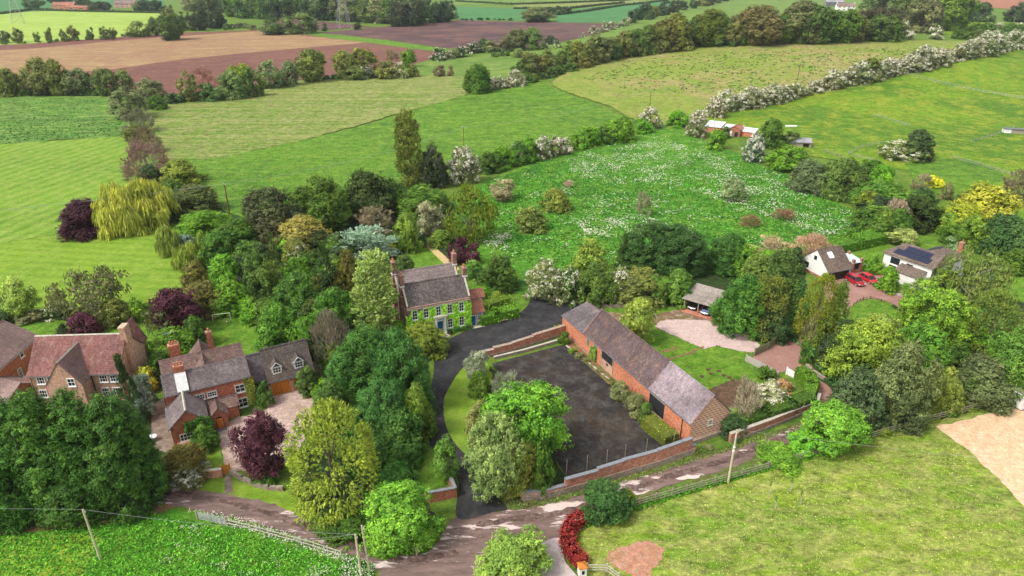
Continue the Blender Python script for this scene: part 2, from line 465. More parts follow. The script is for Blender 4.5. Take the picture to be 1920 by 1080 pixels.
def trunk_mesh(name, h=1.0, spread=.5, r=.05, limbs=6, seed=0, upto=.75, n=5, zb=.3):
    rg = random.Random(seed); mb = MB()
    mb.bar((0, 0, -.02), (rg.uniform(-.03, .03), rg.uniform(-.03, .03), zb), r, r * .75, n + 1)
    mb.bar((0, 0, zb * .97), (0, 0, upto), r * .75, r * .25, n)
    for i in range(limbs):
        t = 2 * math.pi * i / limbs + rg.uniform(-.4, .4); z0 = rg.uniform(zb * .7, upto * .7); s = spread * rg.uniform(.6, 1)
        m = Vector((math.cos(t) * s * .5, math.sin(t) * s * .5, z0 + .13)); e = Vector((math.cos(t) * s, math.sin(t) * s, min(.93, z0 + rg.uniform(.2, .35))))
        mb.bar((0, 0, z0), m, r * .5, r * .32, n); mb.bar(m, e, r * .32, r * .1, n)
    return mb.mesh(name)

# class: (lobes, leaves, leaf size)
CLS = {'L': (85, 23500, .0345), 'M': (46, 9500, .053), 'S': (26, 3000, .088), 'X': (15, 850, .145)}
_cache = {}
def proto(kind, cls, var):
    key = (kind, cls, var)
    if key in _cache: return _cache[key]
    nl, nf, ls = CLS[cls]; sd = abs(hash(cls)) % 1; sd = {'L': 100, 'M': 200, 'S': 300, 'X': 400}[cls] + var * 17
    nm = 'crown'
    if kind == 'broad': me = crown_mesh(nm, 'broad', 2.1, int(nl * 1.2), int(nf * 1.15), ls, sd)
    elif kind == 'loose': me = crown_mesh(nm, 'broad', 2.2, int(nl * .95), int(nf * .95), ls * .95, sd + 1, lob=(.16, .36), inner=.4, env=.22)
    elif kind == 'feather': me = crown_mesh(nm, 'broad', 2.2, nl, int(nf * 1.1), ls * .9, sd + 2, leafasp=.35, mode='hang', lob=(.16, .3))
    elif kind == 'bush': me = crown_mesh(nm, 'bush', 1.95, int(nl * 1.25), int(nf * 1.15), ls, sd + 3)
    elif kind == 'laurel': me = crown_mesh(nm, 'bush', 1.85, int(nl * 1.8), int(nf * 1.15), ls * .95, sd + 4, lob=(.14, .24))
    elif kind == 'blossom': me = crown_mesh(nm, 'bush', 1.9, int(nl * 1.7), int(nf * 1.25), ls * .75, sd + 5, blossom=.58, lob=(.12, .3))
    elif kind == 'halfblossom': me = crown_mesh(nm, 'bush', 1.85, int(nl * 1.7), int(nf * 1.25), ls * .75, sd + 5, blossom=.36, lob=(.14, .27))
    elif kind == 'leylandii': me = crown_mesh(nm, 'dome', 2.7, int(nl * 2.4), int(nf * 1.35), ls * .95, sd + 6, leafasp=.42, lob=(.12, .27), inner=.8, env=.1, per=22, csz=2.5)
    elif kind == 'screen': me = crown_mesh(nm, 'dome', 5.2, int(nl * 3.6), int(nf * 1.7), ls * 1.25, sd + 15, leafasp=.42, lob=(.16, .36), inner=.85, env=.07, per=22, csz=2.1)
    elif kind == 'golden': me = crown_mesh(nm, 'dome', 2.5, int(nl * 2.6), int(nf * 1.7), ls * .72, sd + 7, core=.3, leafasp=.36, mode='spray', lob=(.11, .24), inner=.85, env=.06, per=15)
    elif kind == 'cone': me = crown_mesh(nm, 'cone', 3.8, int(nl * 1.5), nf, ls * 1.2, sd + 8, leafasp=.3, mode='spray', lob=(.13, .28), inner=.8, env=.08)
    elif kind == 'poplar': me = crown_mesh(nm, 'poplar', 6.0, int(nl * 2.6), int(nf * 1.4), ls * 1.5, sd + 9, leafasp=.55, mode='up', lob=(.2, .36), env=.08, inner=.7)
    elif kind == 'willow': me = crown_mesh(nm, 'willow', 1.35, int(nl * .9), int(nf * 1.35), ls * 2.2, sd + 10, leafasp=.11, mode='hang', lob=(.18, .32), lobz=.8)
    elif kind == 'twig': me = crown_mesh(nm, 'bush', 2.0, int(nl * .9), int(nf * .9), ls * 1.5, sd + 11, leafasp=.12, mode='radial', lob=(.16, .34), core=0, inner=.45)
    elif kind == 'cedar': me = crown_mesh(nm, 'egg', 1.3, int(nl * .75), nf, ls * 1.0, sd + 12, leafasp=.3, mode='spray', lob=(.2, .4), lobz=.22, inner=.4)
    else: raise KeyError(kind)
    _cache[key] = me
    return me
_tr = {}
def trunk_proto(kind, v):
    k = 'pop' if kind in ('poplar', 'cone', 'golden', 'leylandii', 'screen') else ('twig' if kind in ('twig', 'loose', 'feather') else 'std')
    if (k, v) not in _tr:
        if k == 'pop': me = trunk_mesh('trunk', spread=.25, r=.05, limbs=3, seed=v, zb=.5, upto=.9)
        elif k == 'twig': me = trunk_mesh('trunk', spread=.75, r=.04, limbs=10, seed=v, zb=.15, upto=.85)
        else: me = trunk_mesh('trunk', spread=.6, r=.055, limbs=5, seed=v, zb=.25, upto=.7)
        _tr[(k, v)] = me
    return _tr[(k, v)]
for _k in (0, 1):
    pass

PAL = dict(dk=(.022, .058, .014), dk2=(.03, .075, .028), md=(.048, .125, .018), md2=(.06, .13, .03), lt=(.11, .20, .028), br=(.085, .235, .02),
           ol=(.10, .13, .03), bn=(.17, .145, .09), gd=(.34, .36, .05), yl=(.42, .36, .03), pu=(.055, .014, .022), pu2=(.09, .025, .035),
           rd=(.33, .035, .018), bl=(.17, .25, .21), gr=(.13, .17, .085), wi=(.3, .32, .05), copp=(.125, .125, .03), pine=(.03, .055, .022),
           dead=(.36, .21, .13), lime=(.28, .33, .06), ho=(.02, .065, .02), gy=(.16, .18, .12), yew=(.014, .032, .012))
_cnt = [0]
def tint(c):
    if c[1] < .08 and c[0] > c[1]: return c                       # purple and red leaves
    if c[2] > .5 * c[1] and c[0] > .1: return (c[0] * 1.04, c[1], c[2] * .9)     # greyish and bare
    if c[0] > .8 * c[1]: return (c[0] * .84, c[1] * 1.0, c[2] * 1.05)
    return (c[0] * 1.1 + .006, c[1], c[2] * .72)
SIZEK = {'bush', 'laurel', 'blossom', 'halfblossom', 'twig'}
def plant(box, kind, col, label, name=None, cat=None, group=None, trunk=True, cls=None):
    """a tree or shrub whose crown fills the given box of the photograph; solved for its ground point, radius and height"""
    x0, y0, x1, y1 = box; _cnt[0] += 1; v = _cnt[0]
    cx, cy, W, H = (x0 + x1) / 2, (y0 + y1) / 2, x1 - x0, y1 - y0
    h = 3.0
    for _ in range(14):
        p = G(cx, cy, h / 2)
        c = Vector((p.x, p.y, p.z)); s = scale_at(c); a = math.atan2(CAM_H - c.z, math.hypot(c.x, c.y))
        r = W / 2 / s
        k = (H / 2 / s) ** 2 - (r * math.sin(a)) ** 2
        hn = 2 / math.cos(a) * math.sqrt(max(k, (.35 * r * math.cos(a)) ** 2))
        hn = max(hn, .7 * r)
        h = .5 * h + .5 * hn
    if kind in ('screen', 'leylandii', 'golden', 'cone'):          # broad foot: the front of the skirt marks the box's lower edge
        g = G(cx, y1); a = math.atan2(CAM_H - g.z - h / 2, math.hypot(g.x, g.y)); s = scale_at(Vector((g.x, g.y, g.z + h / 2))); r = W / 2 / s
        h = max(.8 * r, (H / s - r * .9 * math.sin(a)) / math.cos(a)); dv = Vector((g.x, g.y, 0)).normalized(); p = g + dv * r * .85; h *= 1.07
        p.x = G(cx, proj((p.x, p.y, g.z + h / 2))[1], h / 2).x
        if kind != 'golden': r *= 1.06
    z0 = hgt(p.x, p.y)
    cls = cls or ('L' if W > 84 else 'M' if W > 40 else 'S' if W > 17 else 'X')
    nv = 3 if kind in ('bush', 'broad', 'loose') else 2
    me = proto(kind, cls, v % nv)
    rz = (v * 2.399) % 6.283
    shrub = kind in SIZEK or h < 3.2
    nm = name or ({'blossom': 'hawthorn', 'halfblossom': 'flowering_shrub', 'twig': 'bare_shrub', 'laurel': 'evergreen_shrub'}.get(kind, 'bush' if cls in 'SX' else 'shrub') if shrub else {'leylandii': 'conifer_tree', 'screen': 'conifer_tree', 'golden': 'golden_conifer', 'cone': 'conifer_tree', 'poplar': 'poplar_tree', 'willow': 'willow_tree',
                                         'cedar': 'cedar_tree', 'feather': 'birch_tree'}.get(kind, 'broadleaf_tree'))
    ct = cat or ('shrub' if shrub else 'tree')
    c0 = tint(PAL[col] if isinstance(col, str) else col)
    rj = random.Random(v); jt = [x * rj.uniform(.9, 1.1) for x in c0]; sq = rj.uniform(.9, 1.1)
    if trunk and W > 16:
        root = empty(nm, (p.x, p.y, z0 - .05), rz, label, ct, group)
        o = link('crown', me, None, root)
        lift = 0.0
        o.scale = (r * sq, r / sq, h); o.color = (*jt, 1); o.rotation_euler = (rj.uniform(-.05, .05), rj.uniform(-.05, .05), 0)
        tm = trunk_proto(kind, v % 3)
        t = link('trunk', tm, PALEBARK if kind == 'feather' else BARK, root); t.scale = (r * .9, r * .9, h * .97)
    else:
        o = link(nm, me, None); tag(o, label, ct, group); o.location = (p.x, p.y, z0 - .05); o.rotation_euler = (0, 0, rz)
        o.scale = (r, r, h); o.color = (*jt, 1)
    return o
def row(pts, n, size, asp, kinds, cols, label, group, jit=.3, name=None, cat=None, trunk=False, szj=.25, cls=None):
    """trees or shrubs one after the other along a line of the photograph: pts = their feet, size = crown width in px (start, end)"""
    rg = random.Random(int(pts[0][0] * 7 + pts[0][1] * 13 + n))
    seg = [math.dist(a, b) for a, b in zip(pts, pts[1:])]; L = sum(seg)
    for i in range(n):
        t = (i + .5 + rg.uniform(-jit, jit)) / n; d = t * L; k = 0
        while k < len(seg) - 1 and d > seg[k]: d -= seg[k]; k += 1
        u = d / seg[k]; x = pts[k][0] + (pts[k + 1][0] - pts[k][0]) * u; y = pts[k][1] + (pts[k + 1][1] - pts[k][1]) * u
        w = (size[0] + (size[1] - size[0]) * t) * rg.uniform(1 - szj, 1 + szj); hh = w * asp * rg.uniform(.88, 1.15)
        ci = rg.randrange(len(cols)); ki = kinds[rg.randrange(len(kinds))]
        lb = label[ci] if isinstance(label, (list, tuple)) else label
        plant((x - w / 2, y - hh, x + w / 2, y + rg.uniform(-1, 1)), ki, cols[ci], lb, name, cat, group, trunk, cls)

def hedge(name, pts, w, h, col, label, cat='hedge', group=None, leaf=.13, dens=26, top=True, core=True, blossom=0, fuzz=.06, px=True, rate=None):
    """a clipped hedge along ground points"""
    P = [G(*p) for p in pts] if px else [Vector(p) for p in pts]
    rg = np.random.default_rng(abs(len(pts) * 31 + int(P[0].x)))
    V, T = [], []
    for a, b in zip(P, P[1:]):
        d = (b - a); L = math.hypot(d.x, d.y)
        u = np.array([d.x / L, d.y / L, 0]); s = np.array([-u[1], u[0], 0]); up = np.array([0, 0, 1.]); o = np.array([a.x, a.y, a.z])
        ext = w * .3
        for (face, area, cen, e1, l1, e2, l2, nn) in (
            (0, L * h, s * w / 2 + up * h / 2, u, L / 2 + ext, up, h / 2, s), (1, L * h, -s * w / 2 + up * h / 2, u, L / 2 + ext, up, h / 2, -s),
            (2, L * w, up * h, u, L / 2 + ext, s, w / 2, up), (3, w * h, -u * ext + up * h / 2 - u * L / 2, s, w / 2, up, h / 2, -u), (4, w * h, u * ext + up * h / 2 + u * L / 2, s, w / 2, up, h / 2, u)):
            n = max(6, int(area * dens)); c = o + u * L / 2 + cen
            q = c + e1 * (rg.uniform(-l1, l1, n))[:, None] + e2 * (rg.uniform(-l2, l2, n))[:, None] + nn * rg.normal(0, fuzz, n)[:, None] + rg.normal(0, fuzz * .6, (n, 3))
            nr = unit(nn + rg.normal(0, .5, (n, 3))); D = unit(np.cross(nr, rg.normal(size=(n, 3)))); W = np.cross(nr, D)
            ln = leaf * rg.uniform(.6, 1.3, n)
            V.append(leaves(q, D, W, ln, ln * .6)); T.append(np.stack([rg.beta(2, 2, n), rg.uniform(0, 1, n), (rg.uniform(0, 1, n) < blossom).astype(float)], 1))
            if core:
                k = np.array([[-1, -1], [1, -1], [1, 1], [-1, 1]]); cc = c - nn * .07
                V.append(np.array([[cc + e1 * l1 * i + e2 * l2 * j for i, j in k]])); T.append(np.array([[.35, .5, 0]]))
    me = quad_mesh(name, np.concatenate(V), np.concatenate(T)); o = link(name, me)
    o.color = (*tint(PAL[col] if isinstance(col, str) else col), 1)
    return tag(o, label, cat, group)

def in_poly(x, y, poly):
    c = np.zeros(len(x), bool); n = len(poly)
    for i in range(n):
        x1, y1 = poly[i]; x2, y2 = poly[i - 1]
        if y1 == y2: continue
        c ^= ((y1 > y) != (y2 > y)) & (x < (x2 - x1) * (y - y1) / (y2 - y1) + x1)
    return c
def scatter(pts, n, seed, clump=None, px=True):
    w = [(p.x, p.y) for p in (G(*q) for q in pts)] if px else pts
    rg = np.random.default_rng(seed); xs = [p[0] for p in w]; ys = [p[1] for p in w]
    out = []
    while sum(len(a) for a in out) < n:
        if clump:
            k = max(1, n // clump[0]); cx = rg.uniform(min(xs), max(xs), k); cy = rg.uniform(min(ys), max(ys), k)
            i = rg.integers(0, k, n); x = cx[i] + rg.normal(0, clump[1], n); y = cy[i] + rg.normal(0, clump[1], n)
        else: x = rg.uniform(min(xs), max(xs), n); y = rg.uniform(min(ys), max(ys), n)
        m = in_poly(x, y, w); out.append(np.stack([x[m], y[m]], 1))
    return np.concatenate(out)[:n]
def tufts(name, pos, h, wdt, col, label, blades=3, seed=1, flower=0, lean=.5, fsize=.1, up=.85):
    """grass tufts or flower heads, as one mass"""
    rg = np.random.default_rng(seed); n = len(pos); V, T = [], []
    z = np.array([hgt(x, y) for x, y in pos]) if pos[:, 1].max() > 230 else np.zeros(n)
    hv = h * rg.uniform(.5, 1.3, n)
    for b in range(blades):
        th = rg.uniform(0, 6.283, n); D = unit(np.stack([np.cos(th) * lean, np.sin(th) * lean, np.full(n, up)], 1)); W = unit(np.cross(D, rg.normal(size=(n, 3))))
        P = np.stack([pos[:, 0], pos[:, 1], z], 1) + D * hv[:, None] * .5 + rg.normal(0, wdt * .6, (n, 3)) * [1, 1, 0]
        V.append(leaves(P, D, W, hv * .5, np.full(n, wdt) * rg.uniform(.6, 1.3, n))); T.append(np.stack([rg.beta(2, 2, n), rg.uniform(0, 1, n), np.zeros(n)], 1))
    if flower:
        for b in range(flower):
            P = np.stack([pos[:, 0], pos[:, 1], z + hv], 1) + rg.normal(0, .16, (n, 3)) * [1, 1, .4]
            nr = unit(np.array([0, -.3, 1.]) + rg.normal(0, .5, (n, 3))); D = unit(np.cross(nr, rg.normal(size=(n, 3)))); W = np.cross(nr, D)
            s = fsize * rg.uniform(.6, 1.3, n); V.append(leaves(P, D, W, s, s * .8)); T.append(np.stack([rg.uniform(0, 1, n), rg.uniform(0, 1, n), np.full(n, .85)], 1))
    me = quad_mesh(name, np.concatenate(V), np.concatenate(T)); o = link(name, me); o.color = (*(PAL[col] if isinstance(col, str) else col), 1)
    return tag(o, label, None, None, 'stuff')
# ------------------------------------------------------------------ ground, fields, roads
GR = dict(
 base=ground('grass_base', [(.10, .18, .02), (.07, .145, .018), (.15, .21, .03)]),
 lawn=ground('lawn_grass', [(.10, .20, .016), (.07, .16, .012), (.15, .235, .03)], .08, .4, 2, bumpd=.08, fw=.55, stripe=(20, 1.6, .25, (.11, .25, .02))),
 lawn2=ground('mown_lawn', [(.143, .244, .017), (.101, .193, .015), (.193, .277, .038)], .03, .3, 3, fw=.3, bumpd=.06, stripe=(97, 3.2, .3, (.25, .38, .04))),
 strip=ground('striped_meadow', [(.126, .235, .017), (.092, .185, .015), (.202, .269, .050)], .03, .25, 3, fw=.35, bumpd=.08, stripe=(12, 4.5, .28, (.29, .42, .06))),
 marsh=ground('marsh_grass', [(.11, .215, .03), (.07, .155, .025), (.19, .28, .06)], .03, .12, 1.2, fw=.6, bumpd=.3, aniso=(0, .35)),
 hay=ground('hay_grass', [(.151, .210, .038), (.109, .193, .021), (.227, .235, .084)], .012, .12, 1.3, fw=.65, thr=(.45, .56), bumpd=.3, stripe2=(-28, .25, .6, (.27, .28, .09))),
 bright=ground('bright_pasture', [(.088, .197, .013), (.059, .151, .013), (.134, .227, .025)], .02, .15, 1.3, fw=.6, bumpd=.3, stripe2=(-30, .3, .35, (.15, .26, .03), 6)),
 meadow=ground('flower_meadow', [(.07, .21, .014), (.04, .14, .012), (.14, .26, .03)], .03, .2, 1.5, fw=.7, bumpd=.3),
 speck=ground('rough_pasture', [(.202, .246, .044), (.273, .238, .088), (.150, .229, .026)], .012, .09, 1.2, fw=.6, thr=(.44, .56), spots=(.5, .62, (.04, .09, .02))),
 right=ground('right_pasture', [(.130, .235, .013), (.076, .168, .012), (.218, .269, .025)], .018, .13, 1.4, fw=.55, bumpd=.3, thr=(.44, .56)),
 hill=ground('hill_pasture', [(.125, .211, .030), (.095, .172, .026), (.163, .232, .052)], .008, .05, .6, fw=.35),
 teal=ground('young_crop', [(.05, .17, .05), (.045, .15, .045), (.07, .19, .06)], .01, .05, .5, fw=.15, stripe2=(10, .1, .35, (.08, .21, .08))),
 rape=ground('bright_crop', [(.27, .38, .06), (.23, .34, .05), (.33, .42, .10)], .01, .05, .5, fw=.15, stripe=(100, 17, .0, (.2, .3, .03)), stripe2=(8, .08, .25, (.24, .36, .05), .4)),
 stub=ground('stubble', [(.289, .187, .093), (.246, .140, .076), (.340, .246, .111)], .008, .05, .8, fw=.3, stripe2=(9, .12, .75, (.26, .14, .085))),
 plough=ground('ploughed_soil', [(.171, .077, .056), (.140, .063, .050), (.198, .090, .063)], .008, .06, .8, fw=.3, stripe2=(12, .12, .4, (.14, .065, .05))),
 plough2=ground('dark_ploughed_soil', [(.125, .065, .058), (.07, .042, .045), (.18, .09, .07)], .006, .03, .6, fw=.3, thr=(.38, .6), stripe2=(-4, .05, .45, (.07, .045, .048))),
 redsoil=ground('red_soil', [(.30, .13, .075), (.34, .15, .09), (.27, .12, .07)], .01, .05, .6, fw=.2),
 paddock=ground('paddock_grass', [(.19, .275, .022), (.11, .21, .014), (.31, .31, .09)], .06, .45, 2.0, fw=.65, bumpd=.2, thr=(.44, .56), stripe2=(-17, .8, .6, (.26, .27, .08), 10), aniso=(17, .6)),
 lushf=ground('lush_meadow', [(.085, .24, .016), (.05, .17, .014), (.15, .29, .03)], .05, .35, 2.2, fw=.6, bumpd=.25),
 yelf=ground('trodden_meadow', [(.25, .36, .03), (.12, .28, .02), (.3, .38, .05)], .05, .35, 2.2, fw=.6, bumpd=.25),
 verge=ground('verge_grass', [(.12, .17, .035), (.14, .13, .055), (.09, .18, .025)], .1, .6, 3, fw=.6, bumpd=.15),
 soil=ground('garden_soil', [(.12, .07, .045), (.075, .06, .035), (.16, .10, .06)], .2, 1.0, 4, fw=.6, bumpd=.1),
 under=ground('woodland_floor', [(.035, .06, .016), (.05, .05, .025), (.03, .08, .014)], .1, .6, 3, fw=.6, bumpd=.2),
 drysoil=ground('dry_soil', [(.24, .13, .075), (.17, .105, .055), (.15, .16, .04)], .12, .7, 4, fw=.5, bumpd=.12),
 red=ground('bare_earth', [(.42, .20, .14), (.36, .18, .11), (.46, .26, .19)], .2, .9, 5, fw=.4, bumpd=.05),
 asphalt=ground('driveway_asphalt', [(.034, .033, .035), (.024, .024, .026), (.055, .053, .054)], .08, .4, 4, fw=.4, bumpd=.01, rough=.7),
 court=ground('court_asphalt', [(.026, .024, .023), (.055, .040, .029), (.07, .064, .058)], .07, .45, 4, fw=.5, bumpd=.03, rough=.75, thr=(.48, .62), spots=(.3, .62, (.085, .052, .022))),
 moss=ground('mossy_gravel', [(.17, .10, .06), (.14, .12, .03), (.33, .24, .19)], .15, .6, 5, fw=.4, bumpd=.03, thr=(.45, .56)),
 pink=ground('pink_gravel', [(.50, .37, .34), (.44, .32, .29), (.55, .42, .38)], .08, .6, 7, fw=.3, bumpd=.02),
 fore=ground('forecourt_gravel', [(.42, .30, .26), (.33, .23, .17), (.50, .38, .33)], .12, .6, 7, fw=.5, bumpd=.03),
 yard=ground('yard_paving', [(.24, .18, .145), (.17, .13, .10), (.30, .24, .2)], .12, .6, 6, fw=.4, bumpd=.02),
 concrete=ground('concrete_drive', [(.45, .385, .37), (.40, .33, .32), (.5, .44, .42)], .12, .6, 6, fw=.25, bumpd=.01),
 sand=ground('arena_sand', [(.62, .41, .25), (.56, .37, .23), (.7, .5, .33)], .1, .8, 5, fw=.35, bumpd=.03),
 kerb=flat('kerb_stone', (.34, .3, .27), .8, .3, 3),
 white=flat('white_paint', (.62, .6, .57), .7, .1, 3),
)
def lane_mat():
    m, nt, bs = nt_new('lane_surface')
    tc = N(nt, 'ShaderNodeTexCoord').outputs['Object']
    v = mapping(nt, tc, R(-24), (.22, 1, 1))
    n1 = noise(nt, v, .42, 8, .72); n2 = noise(nt, v, 1.4, 6, .7); n3 = noise(nt, tc, 6, 4, .7)
    c = mixc(nt, ramp(nt, n2, .35, .65), (.105, .065, .055), (.22, .145, .125))
    s = N(nt, 'ShaderNodeSeparateXYZ'); nt.links.new(tc, s.inputs[0])
    # pale dried mud is thickest where the lanes meet and thins along both arms
    dx = mth(nt, 'SUBTRACT', s.outputs[0], 7); dy = mth(nt, 'SUBTRACT', s.outputs[1], 58)
    dd = mth(nt, 'SQRT', mth(nt, 'ADD', mth(nt, 'MULTIPLY', dx, dx), mth(nt, 'MULTIPLY', dy, dy)))
    th = mth(nt, 'ADD', mth(nt, 'MULTIPLY', mth(nt, 'MINIMUM', dd, 26.0), .0026), .495)
    pale = ramp(nt, mth(nt, 'SUBTRACT', n1, th), 0.0, .035)
    c = mixc(nt, pale, c, (.62, .50, .46))
    c = mixc(nt, .4, c, mixc(nt, ramp(nt, n3, .3, .7), [.5] * 3, [1.4] * 3), 'MULTIPLY')
    nt.links.new(c, bs.inputs['Base Color']); bs.inputs['Roughness'].default_value = .75
    bump(nt, mth(nt, 'ADD', n3, n1), .6, .03, bs)
    return m
GR['lane'] = lane_mat()
def paver_mat():
    m, nt, bs = nt_new('brick_paving')
    tc = N(nt, 'ShaderNodeTexCoord').outputs['Object']
    b = N(nt, 'ShaderNodeTexBrick'); b.inputs['Scale'].default_value = 1; b.inputs['Brick Width'].default_value = .42; b.inputs['Row Height'].default_value = .21
    b.inputs['Mortar Size'].default_value = .015
    for k, c in (('Color1', (.36, .19, .15)), ('Color2', (.29, .145, .12)), ('Mortar', (.16, .09, .07))): b.inputs[k].default_value = c4(c)
    nt.links.new(mapping(nt, tc, R(40)), b.inputs['Vector'])
    n = noise(nt, tc, .35, 6, .7); g = noise(nt, tc, 6, 3, .7)
    c = mixc(nt, mth(nt, 'MULTIPLY', ramp(nt, n, .5, .7), .5), b.outputs['Color'], (.42, .28, .23))
    c = mixc(nt, .4, c, mixc(nt, ramp(nt, g, .3, .7), [.5] * 3, [1.4] * 3), 'MULTIPLY')
    nt.links.new(c, bs.inputs['Base Color']); bs.inputs['Roughness'].default_value = .8
    return m
GR['paver'] = paver_mat()
terrain(GR['base'])
S = sheet
# far country
S('field', [(-200, -30), (0, -40), (300, -40), (310, 12), (90, 18), (-200, 40)], GR['teal'], 1, False, label='dark green crop field at the far corner')
S('field', [(840, 10), (1180, 0), (1290, -20), (1030, -30), (860, -20)], GR['hill'], 1, False, label='pale green strip field far away')
S('field', [(835, -25), (900, -36), (1100, -40), (1080, -28), (960, -18)], GR['redsoil'], 2, False, label='far strip of red earth between green fields')
S('field', [(960, 8), (1100, 3), (1170, 0), (1240, 2), (1060, 17), (970, 16)], GR['hay'], 2, False, label='far yellowish field with a thin hedge')
S('field', [(850, 12), (960, 16), (1040, 18), (1030, 38), (860, 38)], GR['teal'], 2, False, label='blue-green crop field beside the wood')
S('field', [(1040, 22), (1110, 14), (1200, 4), (1275, 2), (1225, 22), (1160, 42), (1040, 43)], GR['teal'], 3, False, label='teal crop field left of the green hill')
S('field', [(-200, 42), (60, 22), (140, 20), (310, 24), (300, 46), (240, 68), (110, 80), (-200, 95)], GR['rape'], 2, False, label='bright yellow-green crop field behind the row of thin trees')
S('ploughed_field', [(-300, 100), (60, 82), (250, 68), (330, 62), (480, 57), (600, 68), (700, 78), (835, 96), (790, 120), (560, 150), (320, 180), (-300, 190)], GR['plough'], 3, False, label='red-brown ploughed field in the middle distance')
S('stubble_field', [(-300, 108), (60, 92), (250, 74), (400, 64), (480, 59), (600, 70), (690, 80), (480, 98), (340, 112), (215, 130), (20, 148), (-300, 165)], GR['stub'], 4, False, label='straw-striped stubble strip beyond the red ploughed soil')
S('ploughed_field', [(595, 62), (720, 50), (860, 38), (1160, 44), (1150, 60), (1000, 90), (860, 94), (720, 74)], GR['plough2'], 3, False, label='dark brown ploughed field below the far wood')
S('ploughed_field', [(515, 34), (600, 40), (700, 50), (600, 58), (520, 52)], GR['plough2'], 3, False, label='small brown field corner behind the pylon')
S('grass_strip', [(570, 60), (640, 66), (720, 76), (860, 94), (870, 98), (840, 100), (700, 82), (590, 68)], GR['bright'], 5, False, label='green grass strip between two ploughed fields')
S('pasture', [(780, 120), (850, 108), (1000, 92), (1110, 66), (1200, 40), (1290, 10), (1400, -12), (1640, -15), (1640, 60), (1450, 75), (1300, 85), (1140, 120), (1000, 150), (880, 165), (880, 143), (790, 143)], GR['hill'], 4, True, label='smooth light green pasture rising behind the tree belt')
S('red_field', [(1800, -28), (2200, -35), (2200, 14), (1910, 18), (1820, 12)], GR['redsoil'], 4, False, label='strip of red earth behind the trees at the far right')
S('pasture', [(1740, 50), (1830, 42), (2200, 30), (2200, 60), (1900, 62), (1780, 72)], GR['right'], 5, False, label='small green field behind the right-hand hedge')
# middle fields
S('rough_pasture', [(1040, 150), (1120, 118), (1240, 95), (1340, 82), (1500, 77), (1700, 77), (1840, 80), (1900, 82), (1700, 135), (1500, 190), (1330, 225), (1230, 240), (1140, 200), (1060, 172)], GR['speck'], 6, True, label='yellowish rough pasture dotted with dark weeds')
S('hay_field', [(285, 200), (380, 180), (480, 160), (600, 150), (740, 143), (875, 144), (905, 158), (860, 185), (770, 208), (640, 245), (500, 278), (400, 296), (320, 300), (275, 240)], GR['hay'], 6, True, label='pale green hay field with worn patches behind the tree belt')
S('pasture', [(330, 305), (420, 294), (640, 247), (780, 207), (880, 178), (1000, 155), (1050, 172), (1190, 228), (1200, 245), (1060, 262), (900, 300), (740, 345), (560, 390), (430, 400)], GR['bright'], 7, True, label='fresh green pasture crossed by the overhead line')
S('marsh', [(-200, 185), (60, 182), (200, 180), (235, 215), (250, 258), (120, 262), (-200, 285)], GR['marsh'], 6, True, label='rough marshy grass beside the left hedge')
S('striped_field', [(-300, 282), (0, 272), (150, 262), (235, 256), (258, 320), (250, 400), (190, 425), (100, 440), (0, 458), (-300, 500)], GR['strip'], 7, False, label='mown field with pale stripes at the left')
S('mown_lawn', [(-300, 500), (0, 458), (120, 437), (320, 425), (380, 470), (380, 540), (280, 585), (0, 575), (-300, 590)], GR['lawn2'], 7, False, label='wide mown lawn in front of the purple beech')
S('meadow', [(880, 355), (960, 320), (1060, 285), (1180, 262), (1240, 235), (1330, 268), (1420, 305), (1500, 340), (1580, 385), (1660, 440), (1560, 470), (1400, 500), (1200, 540), (1000, 560), (930, 530), (870, 480), (850, 400)], GR['meadow'], 7, True, label='lush meadow speckled with white cow parsley')
S('pasture', [(1330, 222), (1500, 185), (1700, 140), (1900, 95), (2200, 60), (2200, 420), (1850, 360), (1700, 320), (1560, 300), (1440, 275), (1380, 250)], GR['right'], 7, True, label='green horse pasture right of the white hedge')
# village ground
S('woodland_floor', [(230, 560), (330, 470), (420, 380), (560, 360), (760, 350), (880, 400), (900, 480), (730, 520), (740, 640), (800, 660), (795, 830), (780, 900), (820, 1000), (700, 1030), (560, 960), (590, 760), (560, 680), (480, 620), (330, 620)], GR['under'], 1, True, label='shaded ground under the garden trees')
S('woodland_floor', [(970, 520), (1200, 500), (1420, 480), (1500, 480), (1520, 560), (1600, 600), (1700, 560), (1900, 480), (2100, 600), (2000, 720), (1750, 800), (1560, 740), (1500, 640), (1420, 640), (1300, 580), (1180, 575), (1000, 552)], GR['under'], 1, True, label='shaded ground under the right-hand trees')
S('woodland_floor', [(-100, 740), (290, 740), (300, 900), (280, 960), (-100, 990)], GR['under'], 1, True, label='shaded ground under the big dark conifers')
S('lawn', [(-60, 620), (40, 595), (220, 585), (300, 600), (300, 680), (120, 660), (60, 640), (-60, 660)], GR['lawn'], 2, True, label='garden lawn behind the pale brick house')
S('lawn', [(350, 640), (390, 600), (440, 585), (510, 625), (530, 660), (450, 680), (350, 680)], GR['lawn'], 3, True, label='lawn with the football goal')
S('lawn', [(735, 505), (770, 465), (800, 455), (835, 490), (850, 505), (800, 520), (740, 530)], GR['lawn'], 3, False, label='small walled lawn behind the ivy house')
S('garden_path', [(795, 458), (803, 452), (862, 505), (850, 512)], flat('gold_gravel', (.5, .36, .17), .9, .3, 4), 4, False, label='golden gravel garden path')
S('lawn', [(940, 545), (1000, 540), (1008, 560), (995, 578), (950, 592), (930, 580)], GR['lawn'], 2, True, label='lawn tongue beside the asphalt drive')
